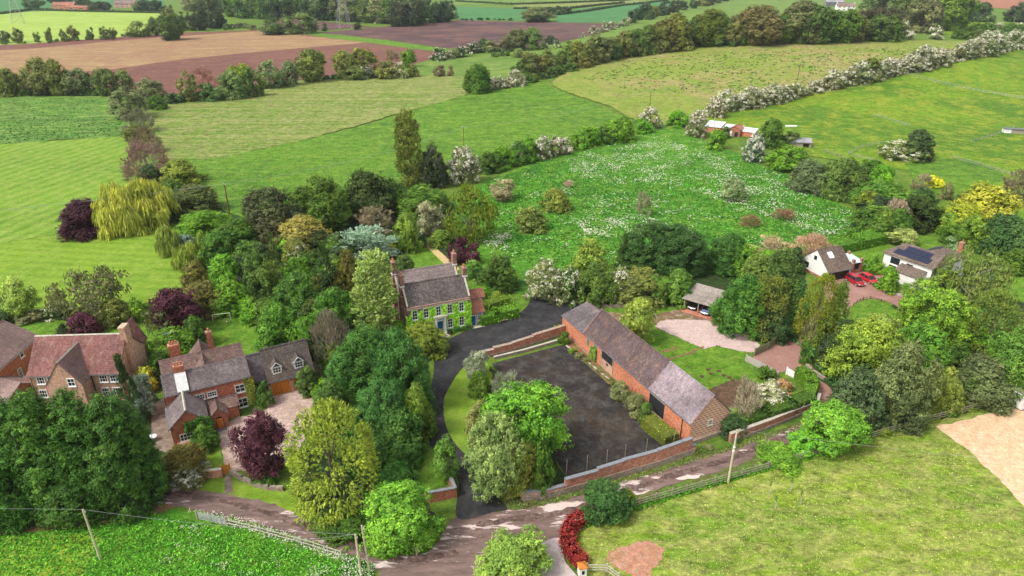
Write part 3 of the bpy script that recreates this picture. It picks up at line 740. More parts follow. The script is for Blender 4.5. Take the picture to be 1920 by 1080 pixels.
S('lawn', [(1120, 590), (1180, 580), (1240, 605), (1300, 640), (1340, 648), (1390, 652), (1400, 665), (1425, 720), (1430, 745), (1340, 740), (1290, 700), (1180, 640)], GR['lawn'], 2, False, label='lawn behind the long barn')
S('lawn', [(1070, 560), (1190, 574), (1270, 578), (1260, 590), (1180, 592), (1070, 580)], GR['lawn'], 2, False, label='grass strip under the curved stone wall')
S('mossy_track', [(1005, 556), (1060, 572), (1150, 586), (1230, 588), (1290, 580), (1340, 600), (1330, 612), (1240, 620), (1220, 605), (1140, 600), (1050, 600)], GR['moss'], 3, True, label='mossy brown track between the drive and the carport')
S('gravel_drive', [(1230, 612), (1250, 600), (1300, 600), (1345, 606), (1400, 630), (1425, 648), (1415, 660), (1398, 660), (1360, 652), (1345, 648), (1318, 653), (1270, 632)], GR['pink'], 4, True, label='pale pink gravel parking area')
S('garden_plot', [(1325, 735), (1385, 713), (1440, 730), (1420, 760), (1350, 762)], GR['soil'], 4, True, label='bare vegetable plot beside the barn')
S('lawn', [(1340, 760), (1400, 745), (1500, 735), (1510, 760), (1370, 805)], GR['lawn'], 3, True, label='rough grass between the barn gable and the hedge')
S('brick_drive', [(1478, 622), (1512, 618), (1508, 655), (1502, 685), (1522, 705), (1550, 722), (1562, 740), (1556, 765), (1530, 765), (1515, 745), (1508, 712), (1490, 695), (1450, 698), (1412, 672), (1440, 648)], GR['paver'], 5, True, label='curving brick-paved driveway')
S('brick_court', [(1545, 540), (1580, 518), (1640, 505), (1670, 530), (1692, 548), (1712, 570), (1708, 590), (1665, 566), (1625, 560), (1600, 572), (1570, 590)], GR['paver'], 5, True, label='brick-paved forecourt with two red cars')
S('lawn', [(1600, 575), (1625, 564), (1660, 570), (1690, 590), (1690, 610), (1610, 610)], GR['lawn'], 6, True, label='small round lawn below the brick forecourt')
S('lawn', [(1560, 480), (1640, 455), (1700, 435), (1790, 460), (1830, 500), (1700, 520), (1640, 500)], GR['lawn'], 3, True, label='back lawn of the white house')
S('lawn', [(1880, 500), (2000, 480), (2000, 560), (1890, 560)], GR['lawn'], 3, True, label='lawn at the right edge')
S('pasture', [(1700, 305), (1800, 300), (1880, 325), (1860, 350), (1760, 365)], GR['bright'], 8, True, label='small mown paddock behind the yellow shrubs')
S('forecourt', [(405, 805), (440, 785), (500, 768), (500, 745), (585, 722), (596, 775), (570, 830), (530, 872), (440, 885), (420, 870)], GR['fore'], 3, False, label='reddish gravel forecourt of the red farmhouse')
S('yard', [(284, 760), (310, 745), (330, 830), (318, 850), (284, 842)], GR['yard'], 3, False, label='paved side yard of the red farmhouse')
S('lawn', [(345, 850), (405, 828), (415, 890), (360, 920), (340, 900)], GR['lawn2'], 3, True, label='front lawn of the red farmhouse')
S('tennis_court', [(922, 682), (1057, 646), (1272, 836), (1062, 893)], GR['court'], 3, False, label='old dark tarmac tennis court with stains')
S('planting_bed', [(1057, 645), (1062, 630), (1100, 665), (1200, 755), (1290, 828), (1272, 836)], GR['drysoil'], 2, False, label='stony bed between the court and the barn')
S('lawn', [(835, 745), (850, 705), (880, 675), (905, 668), (925, 700), (975, 790), (985, 840), (900, 900), (860, 850), (832, 790)], GR['lawn2'], 2, True, label='crescent lawn beside the asphalt drive')
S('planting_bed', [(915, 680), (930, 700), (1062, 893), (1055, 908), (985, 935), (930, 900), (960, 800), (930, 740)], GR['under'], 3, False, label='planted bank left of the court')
S('lawn', [(775, 862), (800, 852), (828, 880), (846, 905), (806, 920), (790, 918), (778, 900)], GR['lawn'], 3, False, label='small walled lawn at the drive entrance')
S('verge', [(270, 905), (380, 895), (470, 905), (560, 935), (620, 985), (560, 975), (430, 935), (330, 918)], GR['lawn2'], 2, True, label='grass verge before the low stone wall')
S('verge', [(920, 930), (985, 935), (1060, 922), (1165, 894), (1290, 860), (1370, 838), (1500, 790), (1535, 765), (1540, 780), (1500, 800), (1380, 850), (1240, 890), (1100, 930), (960, 960), (930, 950)], GR['verge'], 4, True, label='scrubby verge below the long brick wall')
S('verge', [(1070, 985), (1180, 935), (1300, 898), (1440, 850), (1580, 800), (1560, 845), (1440, 878), (1340, 905), (1200, 945), (1090, 995)], GR['verge'], 3, True, label='verge between the lane and the paddock fence')
# roads
S('lane', [(180, 940), (285, 908), (360, 917), (440, 930), (520, 948), (590, 985), (650, 1012), (710, 1036), (770, 1042), (812, 1030), (838, 990), (862, 966), (950, 958), (1020, 948), (1090, 928), (1180, 900), (1300, 866), (1400, 835), (1480, 805), (1530, 770), (1560, 760), (1580, 775),
            (1520, 812), (1440, 848), (1370, 877), (1300, 897), (1180, 934), (1100, 964), (1062, 985), (1052, 1020), (1045, 1120), (1030, 1200), (560, 1200), (700, 1100), (700, 1062), (640, 1035), (560, 1006), (450, 975), (370, 958), (290, 945), (190, 975)], GR['lane'], 5, True, label='muddy tarmac lane with pale dried patches')
S('concrete_drive', [(1012, 1024), (1052, 1010), (1058, 1050), (1085, 1085), (1120, 1140), (1010, 1140), (1005, 1080)], GR['concrete'], 6, True, label='pale concrete drive entrance')
S('driveway', [(858, 972), (860, 905), (835, 855), (806, 835), (800, 795), (806, 740), (813, 700), (812, 668), (790, 640), (830, 640), (890, 614), (955, 598), (985, 578), (1000, 556), (1030, 560), (1095, 575), (1110, 600), (1056, 616), (985, 640), (905, 662), (868, 690), (845, 722), (832, 752), (834, 790), (850, 828), (880, 862), (905, 905), (950, 952), (930, 960)],
  GR['asphalt'], 7, True, label='dark tarmac driveway curving up to the ivy house')
# paddock, meadow below the lane, arena
S('paddock', [(1085, 1005), (1110, 985), (1200, 948), (1340, 907), (1440, 879), (1565, 843), (1740, 791), (1900, 752), (2100, 700), (2300, 900), (2300, 1300), (1100, 1300), (1090, 1060)], GR['paddock'], 2, False, label='patchy yellow-green paddock behind the rail fence')
S('bare_patch', [(1135, 1045), (1160, 1030), (1185, 1020), (1215, 1015), (1243, 1030), (1240, 1050), (1220, 1075), (1195, 1095), (1170, 1070)], GR['red'], 4, True, .25, label='patch of bare red earth in the paddock')
S('sand_arena', [(1755, 800), (1860, 775), (1905, 765), (2100, 720), (2300, 900), (2050, 1050), (1950, 985), (1880, 905), (1820, 850)], GR['sand'], 4, False, label='pale sand riding arena')
S('meadow', [(-300, 1020), (100, 990), (280, 955), (340, 955), (420, 975), (520, 1005), (620, 1040), (680, 1065), (690, 1300), (-500, 1300)], GR['lushf'], 2, True, label='lush flowering meadow below the lane')
S('meadow', [(-500, 1040), (60, 1005), (190, 1010), (160, 1060), (60, 1300), (-500, 1300)], GR['yelf'], 3, True, label='yellow trodden corner of the meadow')
S('bare_strip', [(-200, 985), (60, 968), (220, 955), (290, 938), (330, 952), (240, 975), (130, 990), (-200, 1020)], GR['drysoil'], 4, True, label='strip of bare red soil below the dark conifers')

def band(name, pts, w, mat, layer, label):
    """a narrow strip following a line of the photograph"""
    up = [(x, y - w / 2) for x, y in pts]; dn = [(x, y + w / 2) for x, y in pts][::-1]; return sheet(name, up + dn, mat, layer, True, label=label)
MUDSHADE = ground('mud_and_shade', [(.13, .085, .073), (.095, .062, .054), (.19, .125, .11)], .2, .9, 3, fw=.5, bumpd=.03)  # brown lane mud; the same dark tone paints shade on the left arm
band('mud_shade_band', [(900, 985), (960, 975), (1050, 962), (1130, 936), (1200, 912), (1300, 881), (1400, 850), (1480, 818)], 11, MUDSHADE, 6, 'dark muddy middle of the lane beside the long wall')
band('mud_shade_band', [(300, 922), (400, 936), (500, 962), (600, 998), (680, 1032), (760, 1052), (850, 1040)], 12, MUDSHADE, 6, 'tree shade painted as a dark band on the lane below the golden conifer')  # shade of the roadside trees, put into the lane's colour
band('worn_strip', [(1236, 678), (1260, 672), (1290, 663), (1318, 652)], 4, GR['drysoil'], 4, 'worn brown line across the barn lawn')
band('worn_strip', [(1242, 660), (1258, 656), (1272, 650)], 3, GR['drysoil'], 4, 'short worn line on the barn lawn')
# ------------------------------------------------------------------ buildings
BM = dict(
 orange=brick('orange_brick', (.74, .23, .105), (.62, .175, .08), mortar=(.42, .25, .17), worn=(.66, .33, .2), wear=.35),
 farm=brick('red_brick', (.62, .17, .085), (.48, .125, .065), mortar=(.40, .24, .17), worn=(.62, .34, .24), wear=.35),
 hall=brick('old_brick', (.36, .15, .10), (.27, .11, .075), worn=(.42, .31, .26), wear=.5),
 tan=brick('pale_brick', (.66, .38, .26), (.55, .30, .205), mortar=(.5, .38, .28), worn=(.62, .45, .34), wear=.4),
 rust=brick('rust_brick', (.58, .18, .07), (.47, .14, .055), worn=(.4, .2, .1), wear=.3),
 wall=brick('weathered_brick', (.56, .20, .12), (.44, .15, .09), worn=(.58, .42, .32), wear=.7),
 stone=brick('rubble_stone', (.36, .27, .21), (.29, .23, .18), worn=(.2, .19, .12), wear=.7, bw=.45, bh=.2),
 redwall=brick('bright_brick', (.50, .13, .06), (.40, .10, .05), worn=(.45, .25, .18), wear=.3),
)
def check_brick():
    """diaper-patterned gable: dark headers in a regular lattice"""
    m, nt, bs = nt_new('patterned_brick')
    v, tc = wallvec(nt)
    b = N(nt, 'ShaderNodeTexBrick'); b.inputs['Scale'].default_value = 1; b.inputs['Brick Width'].default_value = .66; b.inputs['Row Height'].default_value = .40
    b.inputs['Mortar Size'].default_value = .13; b.inputs['Mortar Smooth'].default_value = .3
    b.inputs['Color1'].default_value = c4((.30, .11, .075)); b.inputs['Color2'].default_value = c4((.36, .14, .09)); b.inputs['Mortar'].default_value = c4((.66, .41, .30))
    nt.links.new(v, b.inputs['Vector'])
    n = noise(nt, tc, 1.1, 6, .75); c = mixc(nt, mth(nt, 'MULTIPLY', ramp(nt, n, .48, .72), .7), b.outputs['Color'], (.50, .38, .30))
    g = noise(nt, tc, 6, 3, .8); c = mixc(nt, .5, c, mixc(nt, ramp(nt, g, .3, .7), [.5] * 3, [1.45] * 3), 'MULTIPLY')
    nt.links.new(c, bs.inputs['Base Color']); bs.inputs['Roughness'].default_value = .9
    bump(nt, g, .6, .03, bs)
    return m
BM['check'] = check_brick()
TM = dict(
 hall=tiles('mossy_slate', (.10, .08, .076), (.16, .13, .125), moss=(.05, .042, .02), mossamt=.8, lichamt=.45, lich=(.36, .31, .30), grain=.9),
 hall2=tiles('worn_slate', (.30, .235, .225), (.24, .19, .185), moss=(.15, .12, .08), mossamt=.35, lichamt=.6),
 barn=tiles('barn_tile', (.115, .078, .078), (.085, .062, .066), moss=(.24, .14, .085), mossamt=.9, lichamt=.25, lich=(.3, .24, .2)),
 barn2=tiles('pale_barn_slate', (.27, .215, .23), (.22, .175, .195), moss=(.09, .072, .085), mossamt=.8, lichamt=.5, lich=(.5, .44, .46)),
 wing=tiles('wing_slate', (.15, .122, .13), (.11, .09, .098), moss=(.32, .28, .25), mossamt=.5, lichamt=.4),
 tan=tiles('plum_tile', (.24, .10, .085), (.17, .075, .07), moss=(.40, .28, .24), mossamt=.5, lichamt=.5, lich=(.52, .46, .36)),
 plain=tiles('brown_tile', (.24, .16, .145), (.21, .14, .125), moss=(.18, .12, .1), mossamt=.3, lichamt=.1),
 farm=tiles('farm_slate', (.17, .135, .135), (.13, .103, .108), moss=(.30, .25, .235), mossamt=.6, lichamt=.4),
 farmr=tiles('farm_tile', (.17, .10, .09), (.13, .08, .072), moss=(.30, .24, .15), mossamt=.5, lichamt=.35),
 garage=tiles('garage_tile', (.115, .09, .08), (.085, .07, .062), moss=(.17, .12, .08), mossamt=.6, lichamt=.55, lich=(.36, .33, .3)),
 bung=tiles('bungalow_tile', (.17, .12, .095), (.12, .09, .075), moss=(.30, .22, .16), mossamt=.4, lichamt=.3, tw=.4),
 bung2=tiles('house_tile', (.17, .125, .10), (.125, .095, .08), moss=(.33, .27, .2), mossamt=.5, lichamt=.4, tw=.4),
 car=tiles('carport_felt', (.34, .29, .255), (.29, .25, .22), moss=(.20, .17, .14), mossamt=.6, lichamt=.3),
 red=tiles('red_tile', (.36, .14, .09), (.30, .12, .08), moss=(.36, .22, .16), mossamt=.4, lichamt=.3),
 grey=tiles('grey_sheet', (.30, .30, .31), (.26, .26, .27), moss=(.2, .2, .2), mossamt=.3, lichamt=.2),
)
WHITE = flat('white_joinery', (.78, .78, .76), .5, .08, 5)
RENDER = flat('white_render', (.78, .76, .72), .85, .09, 1.2)
CREAM = flat('cream_render', (.66, .63, .54), .85, .2, 1.2)
STONE = flat('pale_stone', (.46, .42, .35), .85, .3, 3)
COPE = flat('blue_coping', (.20, .21, .23), .8, .25, 3)
TERRA = flat('terracotta', (.46, .15, .08), .8, .3, 5)
LEAD = flat('lead_grey', (.14, .145, .155), .6, .2, 3)
DARKW = flat('tarred_boards', (.022, .022, .024), .8, .5, 4)
BLUE = flat('blue_paint', (.012, .09, .22), .45, .1, 4)
ORANGE = flat('orange_oak', (.50, .165, .02), .6, .22, 3)
WOOD = flat('weathered_wood', (.30, .255, .19), .85, .35, 4)
PALEWOOD = flat('pale_wood', (.42, .38, .33), .85, .3, 4)
POLEWOOD = flat('pole_wood', (.50, .45, .30), .85, .25, 3)
DARKPOLE = flat('dark_pole_wood', (.13, .07, .05), .85, .3, 3)
BLACK = flat('black_plastic', (.012, .012, .013), .5, .1, 3)
STEEL = flat('galvanised_steel', (.42, .43, .44), .45, .15, 3, metallic=.6)
RED = flat('red_paint', (.50, .012, .02), .25, .05, 3, spec=.6)
def glass_mat():
    m, nt, bs = nt_new('window_glass'); bs.inputs['Base Color'].default_value = (.018, .024, .03, 1); bs.inputs['Roughness'].default_value = .12
    bs.inputs['Specular IOR Level'].default_value = .5; return m
GLASS = glass_mat()
def panel_mat():
    m, nt, bs = nt_new('solar_glass'); bs.inputs['Base Color'].default_value = (.012, .016, .045, 1); bs.inputs['Roughness'].default_value = .45; return m
SOLAR = panel_mat()

class House:
    def __init__(s, name, org, ang, label, cat='house', group=None):
        s.root = empty(name, (org[0], org[1], hgt(org[0], org[1])), R(ang), label, cat, group)
        s.o = Vector((org[0], org[1], hgt(org[0], org[1]))); s.M = Matrix.Translation(s.o) @ Matrix.Rotation(R(ang), 4, 'Z'); s.Mi = s.M.inverted()
    def pick(s, px, py, ax, pos):
        """where a sight line through the photograph meets the local plane x=pos or y=pos or z=pos"""
        c = s.Mi @ Vector((0, 0, CAM_H)); d = s.Mi.to_3x3() @ ray(px, py); i = 'xyz'.index(ax); t = (pos - c[i]) / d[i]; return c + d * t
    def part(s, mb, name, mat, parent=None, label=None, smooth=False):
        o = mb.build(name, mat, parent or s.root, smooth=smooth)
        if label: o['label'] = label
        return o
    def gable(s, x0, x1, y0, y1, e, r, wall, roof, ax='x', rp=.5, oh=.25, ohg=.12, gapmat=None, course=.32, walls=True, zb=-.3, gable_mat=None, ridge=True, e2=None, ridgemat=None):
        """gabled block; ridge along ax; rp = where the ridge stands across the width; e2 = eave height on the far side"""
        sw = ax == 'y'; e2 = e if e2 is None else e2
        if sw: a0, a1, b0, b1 = y0, y1, x0, x1
        else: a0, a1, b0, b1 = x0, x1, y0, y1
        T = (lambda a, b, z: (b, a, z)) if sw else (lambda a, b, z: (a, b, z))
        rb = b0 + (b1 - b0) * rp
        if walls:
            prof = [(b0, zb), (b1, zb), (b1, e2), (rb, r), (b0, e)]
            mb = MB(); n = 5; vs = [T(a0, b, z) for b, z in prof] + [T(a1, b, z) for b, z in prof]
            fs = [(0, 1, n + 1, n), (1, 2, n + 2, n + 1), (4, 0, n, n + 4)]
            if gable_mat is None: fs += [(4, 3, 2, 1, 0), (5, 6, 7, 8, 9)]
            mb.add(vs, fs); s.part(mb, 'wall', wall)
            if gable_mat is not None:
                for gf in ((4, 3, 2, 1, 0), (5, 6, 7, 8, 9)): mb = MB(); mb.add([vs[i] for i in gf], [(0, 1, 2, 3, 4)]); s.part(mb, 'gable_wall', gable_mat)
        mb = MB(); th = .10
        for (be, ee, sg) in ((b0, e, -1), (b1, e2, 1)):
            w = abs(rb - be); sl = (r - ee) / w; L = w + oh; n = max(3, int(math.hypot(L, sl * L) / course))
            A0, A1 = a0 - ohg, a1 + ohg
            for i in range(n):
                t0, t1 = i / n, (i + 1) / n
                bo, bi = be + sg * oh * 1.0 + (rb - be - sg * oh) * t0, be + sg * oh + (rb - be - sg * oh) * t1
                zo, zi = r - abs(rb - bo) * sl + th, r - abs(rb - bi) * sl + th
                lift = .035
                mb.add([T(A0, bo, zo + lift), T(A1, bo, zo + lift), T(A1, bi, zi + .002), T(A0, bi, zi + .002), T(A0, bo, zo - .02), T(A1, bo, zo - .02)],
                       [(0, 1, 2, 3), (0, 4, 5, 1)])
            bo = be + sg * oh; zo = r - abs(rb - bo) * sl + th
            mb.add([T(A0, bo, zo - .02), T(A1, bo, zo - .02), T(A1, bo, zo - .16), T(A0, bo, zo - .16), T(A1, rb, r - .06), T(A0, rb, r - .06), T(A1, rb, r + th), T(A0, rb, r + th)],
                   [(0, 1, 2, 3), (3, 2, 4, 5), (0, 3, 5, 7), (1, 2, 4, 6)])
        ro = s.part(mb, 'roof', roof)
        if ridge:
            mb = MB(); mb.extr([(rb - .16, r + .06), (rb, r + .24), (rb + .16, r + .06)], a0 - ohg - .02, a1 + ohg + .02, 'x')
            if sw: mb.v = [(v[1], v[0], v[2]) for v in mb.v]
            s.part(mb, 'ridge_tiles', ridgemat or roof, ro)
        # gutter
        mb = MB(); mb.beam(T(a0 - ohg, b0 - oh - .06, e + .02 - oh * (r - e) / abs(rb - b0)), T(a1 + ohg, b0 - oh - .06, e + .02 - oh * (r - e) / abs(rb - b0)), .11, .09); s.part(mb, 'gutter', LEAD)
        return ro
    def mono(s, x0, x1, y0, y1, e, r, wall, roof, oh=.2, walls=True):
        """lean-to: low at y0, high at y1"""
        if walls:
            mb = MB(); mb.add([(x0, y0, -.3), (x1, y0, -.3), (x1, y1, -.3), (x0, y1, -.3), (x0, y0, e), (x1, y0, e), (x1, y1, r), (x0, y1, r)],
                              [(0, 3, 2, 1), (4, 5, 6, 7), (0, 1, 5, 4), (1, 2, 6, 5), (2, 3, 7, 6), (3, 0, 4, 7)]); s.part(mb, 'wall', wall)
        sl = (r - e) / (y1 - y0); n = max(3, int((y1 - y0) / .32)); mb = MB()
        for i in range(n):
            ya = y0 - oh + (y1 - y0 + oh) * i / n; yb = y0 - oh + (y1 - y0 + oh) * (i + 1) / n
            za, zb = e + (ya - y0) * sl + .1, e + (yb - y0) * sl + .1
            mb.add([(x0 - oh, ya, za + .035), (x1 + oh, ya, za + .035), (x1 + oh, yb, zb), (x0 - oh, yb, zb), (x0 - oh, ya, za - .04), (x1 + oh, ya, za - .04)], [(0, 1, 2, 3), (0, 4, 5, 1)])
        mb.add([(x0 - oh, y0 - oh, e - oh * sl - .02), (x1 + oh, y0 - oh, e - oh * sl - .02), (x1 + oh, y1, r - .02), (x0 - oh, y1, r - .02), (x0 - oh, y1, r + .1), (x1 + oh, y1, r + .1),
                (x0 - oh, y0 - oh, e - oh * sl + .08), (x1 + oh, y0 - oh, e - oh * sl + .08)], [(0, 1, 2, 3), (3, 2, 5, 4), (0, 3, 4, 6), (1, 2, 5, 7), (0, 1, 7, 6)])
        return s.part(mb, 'roof', roof)
    def chimney(s, x, y, z0, z1, w=.8, d=.6, pots=2, mat=None, base=None):
        mb = MB(); mb.box(x - w / 2, x + w / 2, y - d / 2, y + d / 2, z0, z1 - .3)
        mb.box(x - w / 2 - .07, x + w / 2 + .07, y - d / 2 - .07, y + d / 2 + .07, z1 - .3, z1 - .12); mb.box(x - w / 2 - .02, x + w / 2 + .02, y - d / 2 - .02, y + d / 2 + .02, z1 - .12, z1)
        c = s.part(mb, 'chimney', mat or BM['hall'])
        for i in range(pots):
            px_ = x + (i - (pots - 1) / 2) * .42 * (1 if w >= d else 0); py_ = y + (i - (pots - 1) / 2) * .42 * (0 if w >= d else 1)
            mb = MB(); mb.bar((px_, py_, z1 - .02), (px_, py_, z1 + .45), .15, .12, 8); mb.bar((px_, py_, z1 + .42), (px_, py_, z1 + .5), .16, .16, 8); s.part(mb, 'chimney_pot', TERRA, c)
        if base:
            mb = MB(); mb.box(x - w / 2 - .05, x + w / 2 + .05, y - d / 2 - .05, y + d / 2 + .05, base - .1, base + .12); s.part(mb, 'flashing', WHITE, c)
        return c
    def fr(s, face, pos):
        """face frame: point(u, depth outward, z)"""
        return {'F': lambda u, d, z: (u, pos - d, z), 'B': lambda u, d, z: (u, pos + d, z), 'L': lambda u, d, z: (pos - d, u, z), 'R': lambda u, d, z: (pos + d, u, z)}[face]
    def fbox(s, mb, T, u0, u1, d0, d1, z0, z1):
        a = T(u0, d0, z0); b = T(u1, d1, z1); mb.box(min(a[0], b[0]), max(a[0], b[0]), min(a[1], b[1]), max(a[1], b[1]), z0, z1)
    def window(s, face, pos, u, z, w, h, nx=2, ny=2, fw=.09, sill=True, frame=None, head=None, glass=None):
        """centre u,z"""
        T = s.fr(face, pos); frame = frame or WHITE
        mb = MB(); s.fbox(mb, T, u - w / 2, u + w / 2, -.02, .025, z - h / 2, z + h / 2); g = s.part(mb, 'window', glass or GLASS)
        mb = MB()
        for a, b, c, d in ((u - w / 2 - .02, u + w / 2 + .02, z + h / 2 - fw, z + h / 2 + .04), (u - w / 2 - .02, u + w / 2 + .02, z - h / 2 - .02, z - h / 2 + fw)):
            s.fbox(mb, T, a, b, -.01, .08, c, d)
        for a, b in ((u - w / 2 - .02, u - w / 2 + fw), (u + w / 2 - fw, u + w / 2 + .02)): s.fbox(mb, T, a, b, -.01, .078, z - h / 2 + fw, z + h / 2 - fw)
        s.part(mb, 'frame', frame, g)
        mb = MB()
        for i in range(1, nx): x = u - w / 2 + w * i / nx; s.fbox(mb, T, x - .028, x + .028, 0, .055, z - h / 2 + fw, z + h / 2 - fw)
        for i in range(1, ny): y = z - h / 2 + h * i / ny; s.fbox(mb, T, u - w / 2 + fw, u + w / 2 - fw, 0, .06, y - .03, y + .03)
        if nx > 1 or ny > 1: s.part(mb, 'glazing_bars', frame, g)
        if sill: mb = MB(); s.fbox(mb, T, u - w / 2 - .1, u + w / 2 + .1, 0, .16, z - h / 2 - .14, z - h / 2 - .021); s.part(mb, 'sill', frame if sill is True else sill, g)
        if head: mb = MB(); s.fbox(mb, T, u - w / 2 - .1, u + w / 2 + .1, 0, .05, z + h / 2 + .04, z + h / 2 + .22); s.part(mb, 'lintel', head, g)
        return g
    def winpx(s, face, pos, px, py, w, h, **k):
        p = s.pick(px, py, 'y' if face in 'FB' else 'x', pos); return s.window(face, pos, p.x if face in 'FB' else p.y, p.z, w, h, **k)
    def door(s, face, pos, u, w, h, mat, frame=WHITE, z0=0.0, boards=0, handle=True, name='door'):
        T = s.fr(face, pos); mb = MB(); s.fbox(mb, T, u - w / 2, u + w / 2, -.02, .03, z0, z0 + h); d = s.part(mb, name, mat)
        if frame:
            mb = MB(); s.fbox(mb, T, u - w / 2 - .1, u - w / 2, -.01, .07, z0, z0 + h); s.fbox(mb, T, u + w / 2, u + w / 2 + .1, -.01, .07, z0, z0 + h)
            s.fbox(mb, T, u - w / 2 - .1, u + w / 2 + .1, -.01, .072, z0 + h, z0 + h + .12); s.part(mb, 'frame', frame, d)
        if boards:
            for i in range(boards):
                a = u - w / 2 + w * i / boards; mb = MB(); s.fbox(mb, T, a + .012, a + w / boards - .012, .03, .055 + .01 * (i % 2), z0 + .02, z0 + h - .02); s.part(mb, 'plank', mat, d)
        if handle: mb = MB(); s.fbox(mb, T, u + w * .3, u + w * .3 + .08, .03, .12, z0 + 1.0, z0 + 1.1); s.part(mb, 'handle', STEEL, d)
        return d

def leafwall(h, name, face, pos, u0, u1, z0, z1, n, size, col, holes=(), parent=None, edge=.25, depth=.16, top=None):
    rg = np.random.default_rng(int(abs(u0 * 10)) + n)
    u = rg.uniform(u0 - edge, u1 + edge, n); z = rg.uniform(z0, z1, n)
    ok = np.ones(n, bool)
    nz = np.sin(u * 2.1) * .3 + np.sin(u * 5.3 + 1) * .15
    ok &= z < z1 - .25 + nz * 1.0
    if top is not None: ok &= z < top(u)
    for a, b, c, d in holes: ok &= ~((u > a) & (u < b) & (z > c) & (z < d))
    u, z = u[ok], z[ok]; n = len(u)
    lump = np.sin(u * 3.1 + z * 1.7) * np.sin(z * 2.3 - u) * .05
    d = rg.uniform(.03, depth, n) + lump + .04
    sg = {'F': (0, -1), 'B': (0, 1), 'L': (-1, 0), 'R': (1, 0)}[face]
    if face in 'FB': P = np.stack([u, np.full(n, pos) + sg[1] * d, z], 1)
    else: P = np.stack([np.full(n, pos) + sg[0] * d, u, z], 1)
    nn = np.array([sg[0], sg[1], .35]); nr = unit(nn + rg.normal(0, .45, (n, 3))); D = unit(np.cross(nr, rg.normal(size=(n, 3)))); W = np.cross(nr, D)
    ln = size * rg.uniform(.6, 1.3, n)
    me = quad_mesh(name, leaves(P, D, W, ln, ln * .7), np.stack([rg.beta(2, 2, n), rg.uniform(0, 1, n), np.zeros(n)], 1))
    o = link(name, me, None, parent or h.root); o.color = (*(PAL[col] if isinstance(col, str) else col), 1); return o

# ---- the ivy-clad hall
H = House('brick_house', (-18.05, 104.8), 22.8, 'ivy-covered brick house with two slate roofs, four chimneys and a white porch')
L = 11.3; E_ = 6.25
H.gable(0, L, 0, 5.6, E_, 9.4, BM['hall'], TM['hall'], course=.3, ohg=.02, ridge=True, oh=.12)
H.gable(.004, L - .004, 5.602, 11.2, E_, 9.4, BM['hall'], TM['hall2'], course=.3, ohg=.02, oh=0.0)
for y in (2.8, 8.4):
    H.chimney(-.1, y, 3, 11.4 if y < 5 else 11.7, .7, 1.2, 2, BM['hall'], 9.3)
    H.chimney(L + .1, y, 5, 10.9 if y < 5 else 11.5, .7, 1.1, 2, BM['hall'], 9.3)
    mb = MB(); mb.box(-.62, -.02, y - .9, y + .9, -.2, 7.5); H.part(mb, 'chimney_breast', BM['hall'])
for y0 in (0, 5.6):
    for x in (0, L):
        mb = MB(); mb.beam((x, y0 - .1, E_ + .2), (x, y0 + 2.8, 9.62), .3, .14); mb.beam((x, y0 + 5.62, E_ + .2), (x, y0 + 2.8, 9.62), .3, .14); H.part(mb, 'gable_coping', STONE)
mb = MB(); mb.box(-.15, L + .15, -.22, -.005, E_ - .42, E_ - .02); H.part(mb, 'cornice', BM['tan'])
mb = MB(); mb.box(-.12, L + .12, -.16, -.006, E_ - .55, E_ - .425); H.part(mb, 'cornice_trim', WHITE)
upper = [(385, 745), (505, 730), (637, 705), (757, 675), (880, 653)]; lower = [(395, 880), (512, 885), (760, 815), (883, 790)]
holes = []
for i, (a, b) in enumerate(upper + lower):
    p = H.pick(710 + a / 5.683, 460 + b / 5.683, 'y', 0); z = 4.62 if i < 5 else 1.75
    H.window('F', -.03, p.x, z, .95, 1.85, nx=2, ny=4 if False else 3, fw=.1); holes.append((p.x - .6, p.x + .6, z - 1.15, z + 1.02))
pd = H.pick(710 + 665 / 5.683, 460 + 915 / 5.683, 'y', -.4); ud = pd.x
d = H.door('F', -.03, ud, 1.0, 2.05, BLUE, WHITE, z0=.45)
for i in range(2):
    for j in range(3): mb = MB(); mb.box(ud - .38 + i * .42, ud - .04 + i * .42, -.12, -.061, .62 + j * .62, 1.08 + j * .62); H.part(mb, 'door_panel', BLUE, d)
H.window('F', -.03, ud, 2.95, 1.1, .45, nx=4, ny=2, fw=.06, sill=False)
po = MB(); po.box(ud - .98, ud - .66, -.5, -.03, .45, 3.15); po.box(ud + .66, ud + .98, -.5, -.03, .45, 3.15); po.box(ud - 1.05, ud + 1.05, -.6, -.03, 3.25, 3.6); po.box(ud - .66, ud + .66, -.1, -.03, 2.62, 2.72)
H.part(po, 'porch', WHITE); mb = MB(); mb.box(ud - 1.2, ud + 1.2, -.75, -.02, 3.602, 3.75); H.part(mb, 'porch_roof', STONE)
holes.append((ud - 1.15, ud + 1.15, 0, 3.9))
for i in range(3): mb = MB(); mb.box(ud - 1.1 - .12 * i, ud + 1.1 + .12 * i, -1.2 - .32 * i, -.03, 0, .45 - .15 * i - .003 * i); H.part(mb, 'step', STONE)
leafwall(H, 'ivy', 'F', 0, -.1, L, .2, E_ - .5, 24000, .15, (.24, .50, .03), holes, top=lambda u: np.where(u < 0.6, 4.6, 9))
leafwall(H, 'ivy', 'F', -.2, 7.4, L, 0, 1.25, 1800, .17, 'md', holes, depth=.6)
leafwall(H, 'ivy', 'R', L + .02, 0, 5.4, 0, E_ - .2, 6000, .17, (.18, .4, .03))
for u, z in ((2, 4.6), (2, 1.8), (8.4, 4.6)): H.window('L', -.02, u + .1, z, .9, 1.7, ny=3)
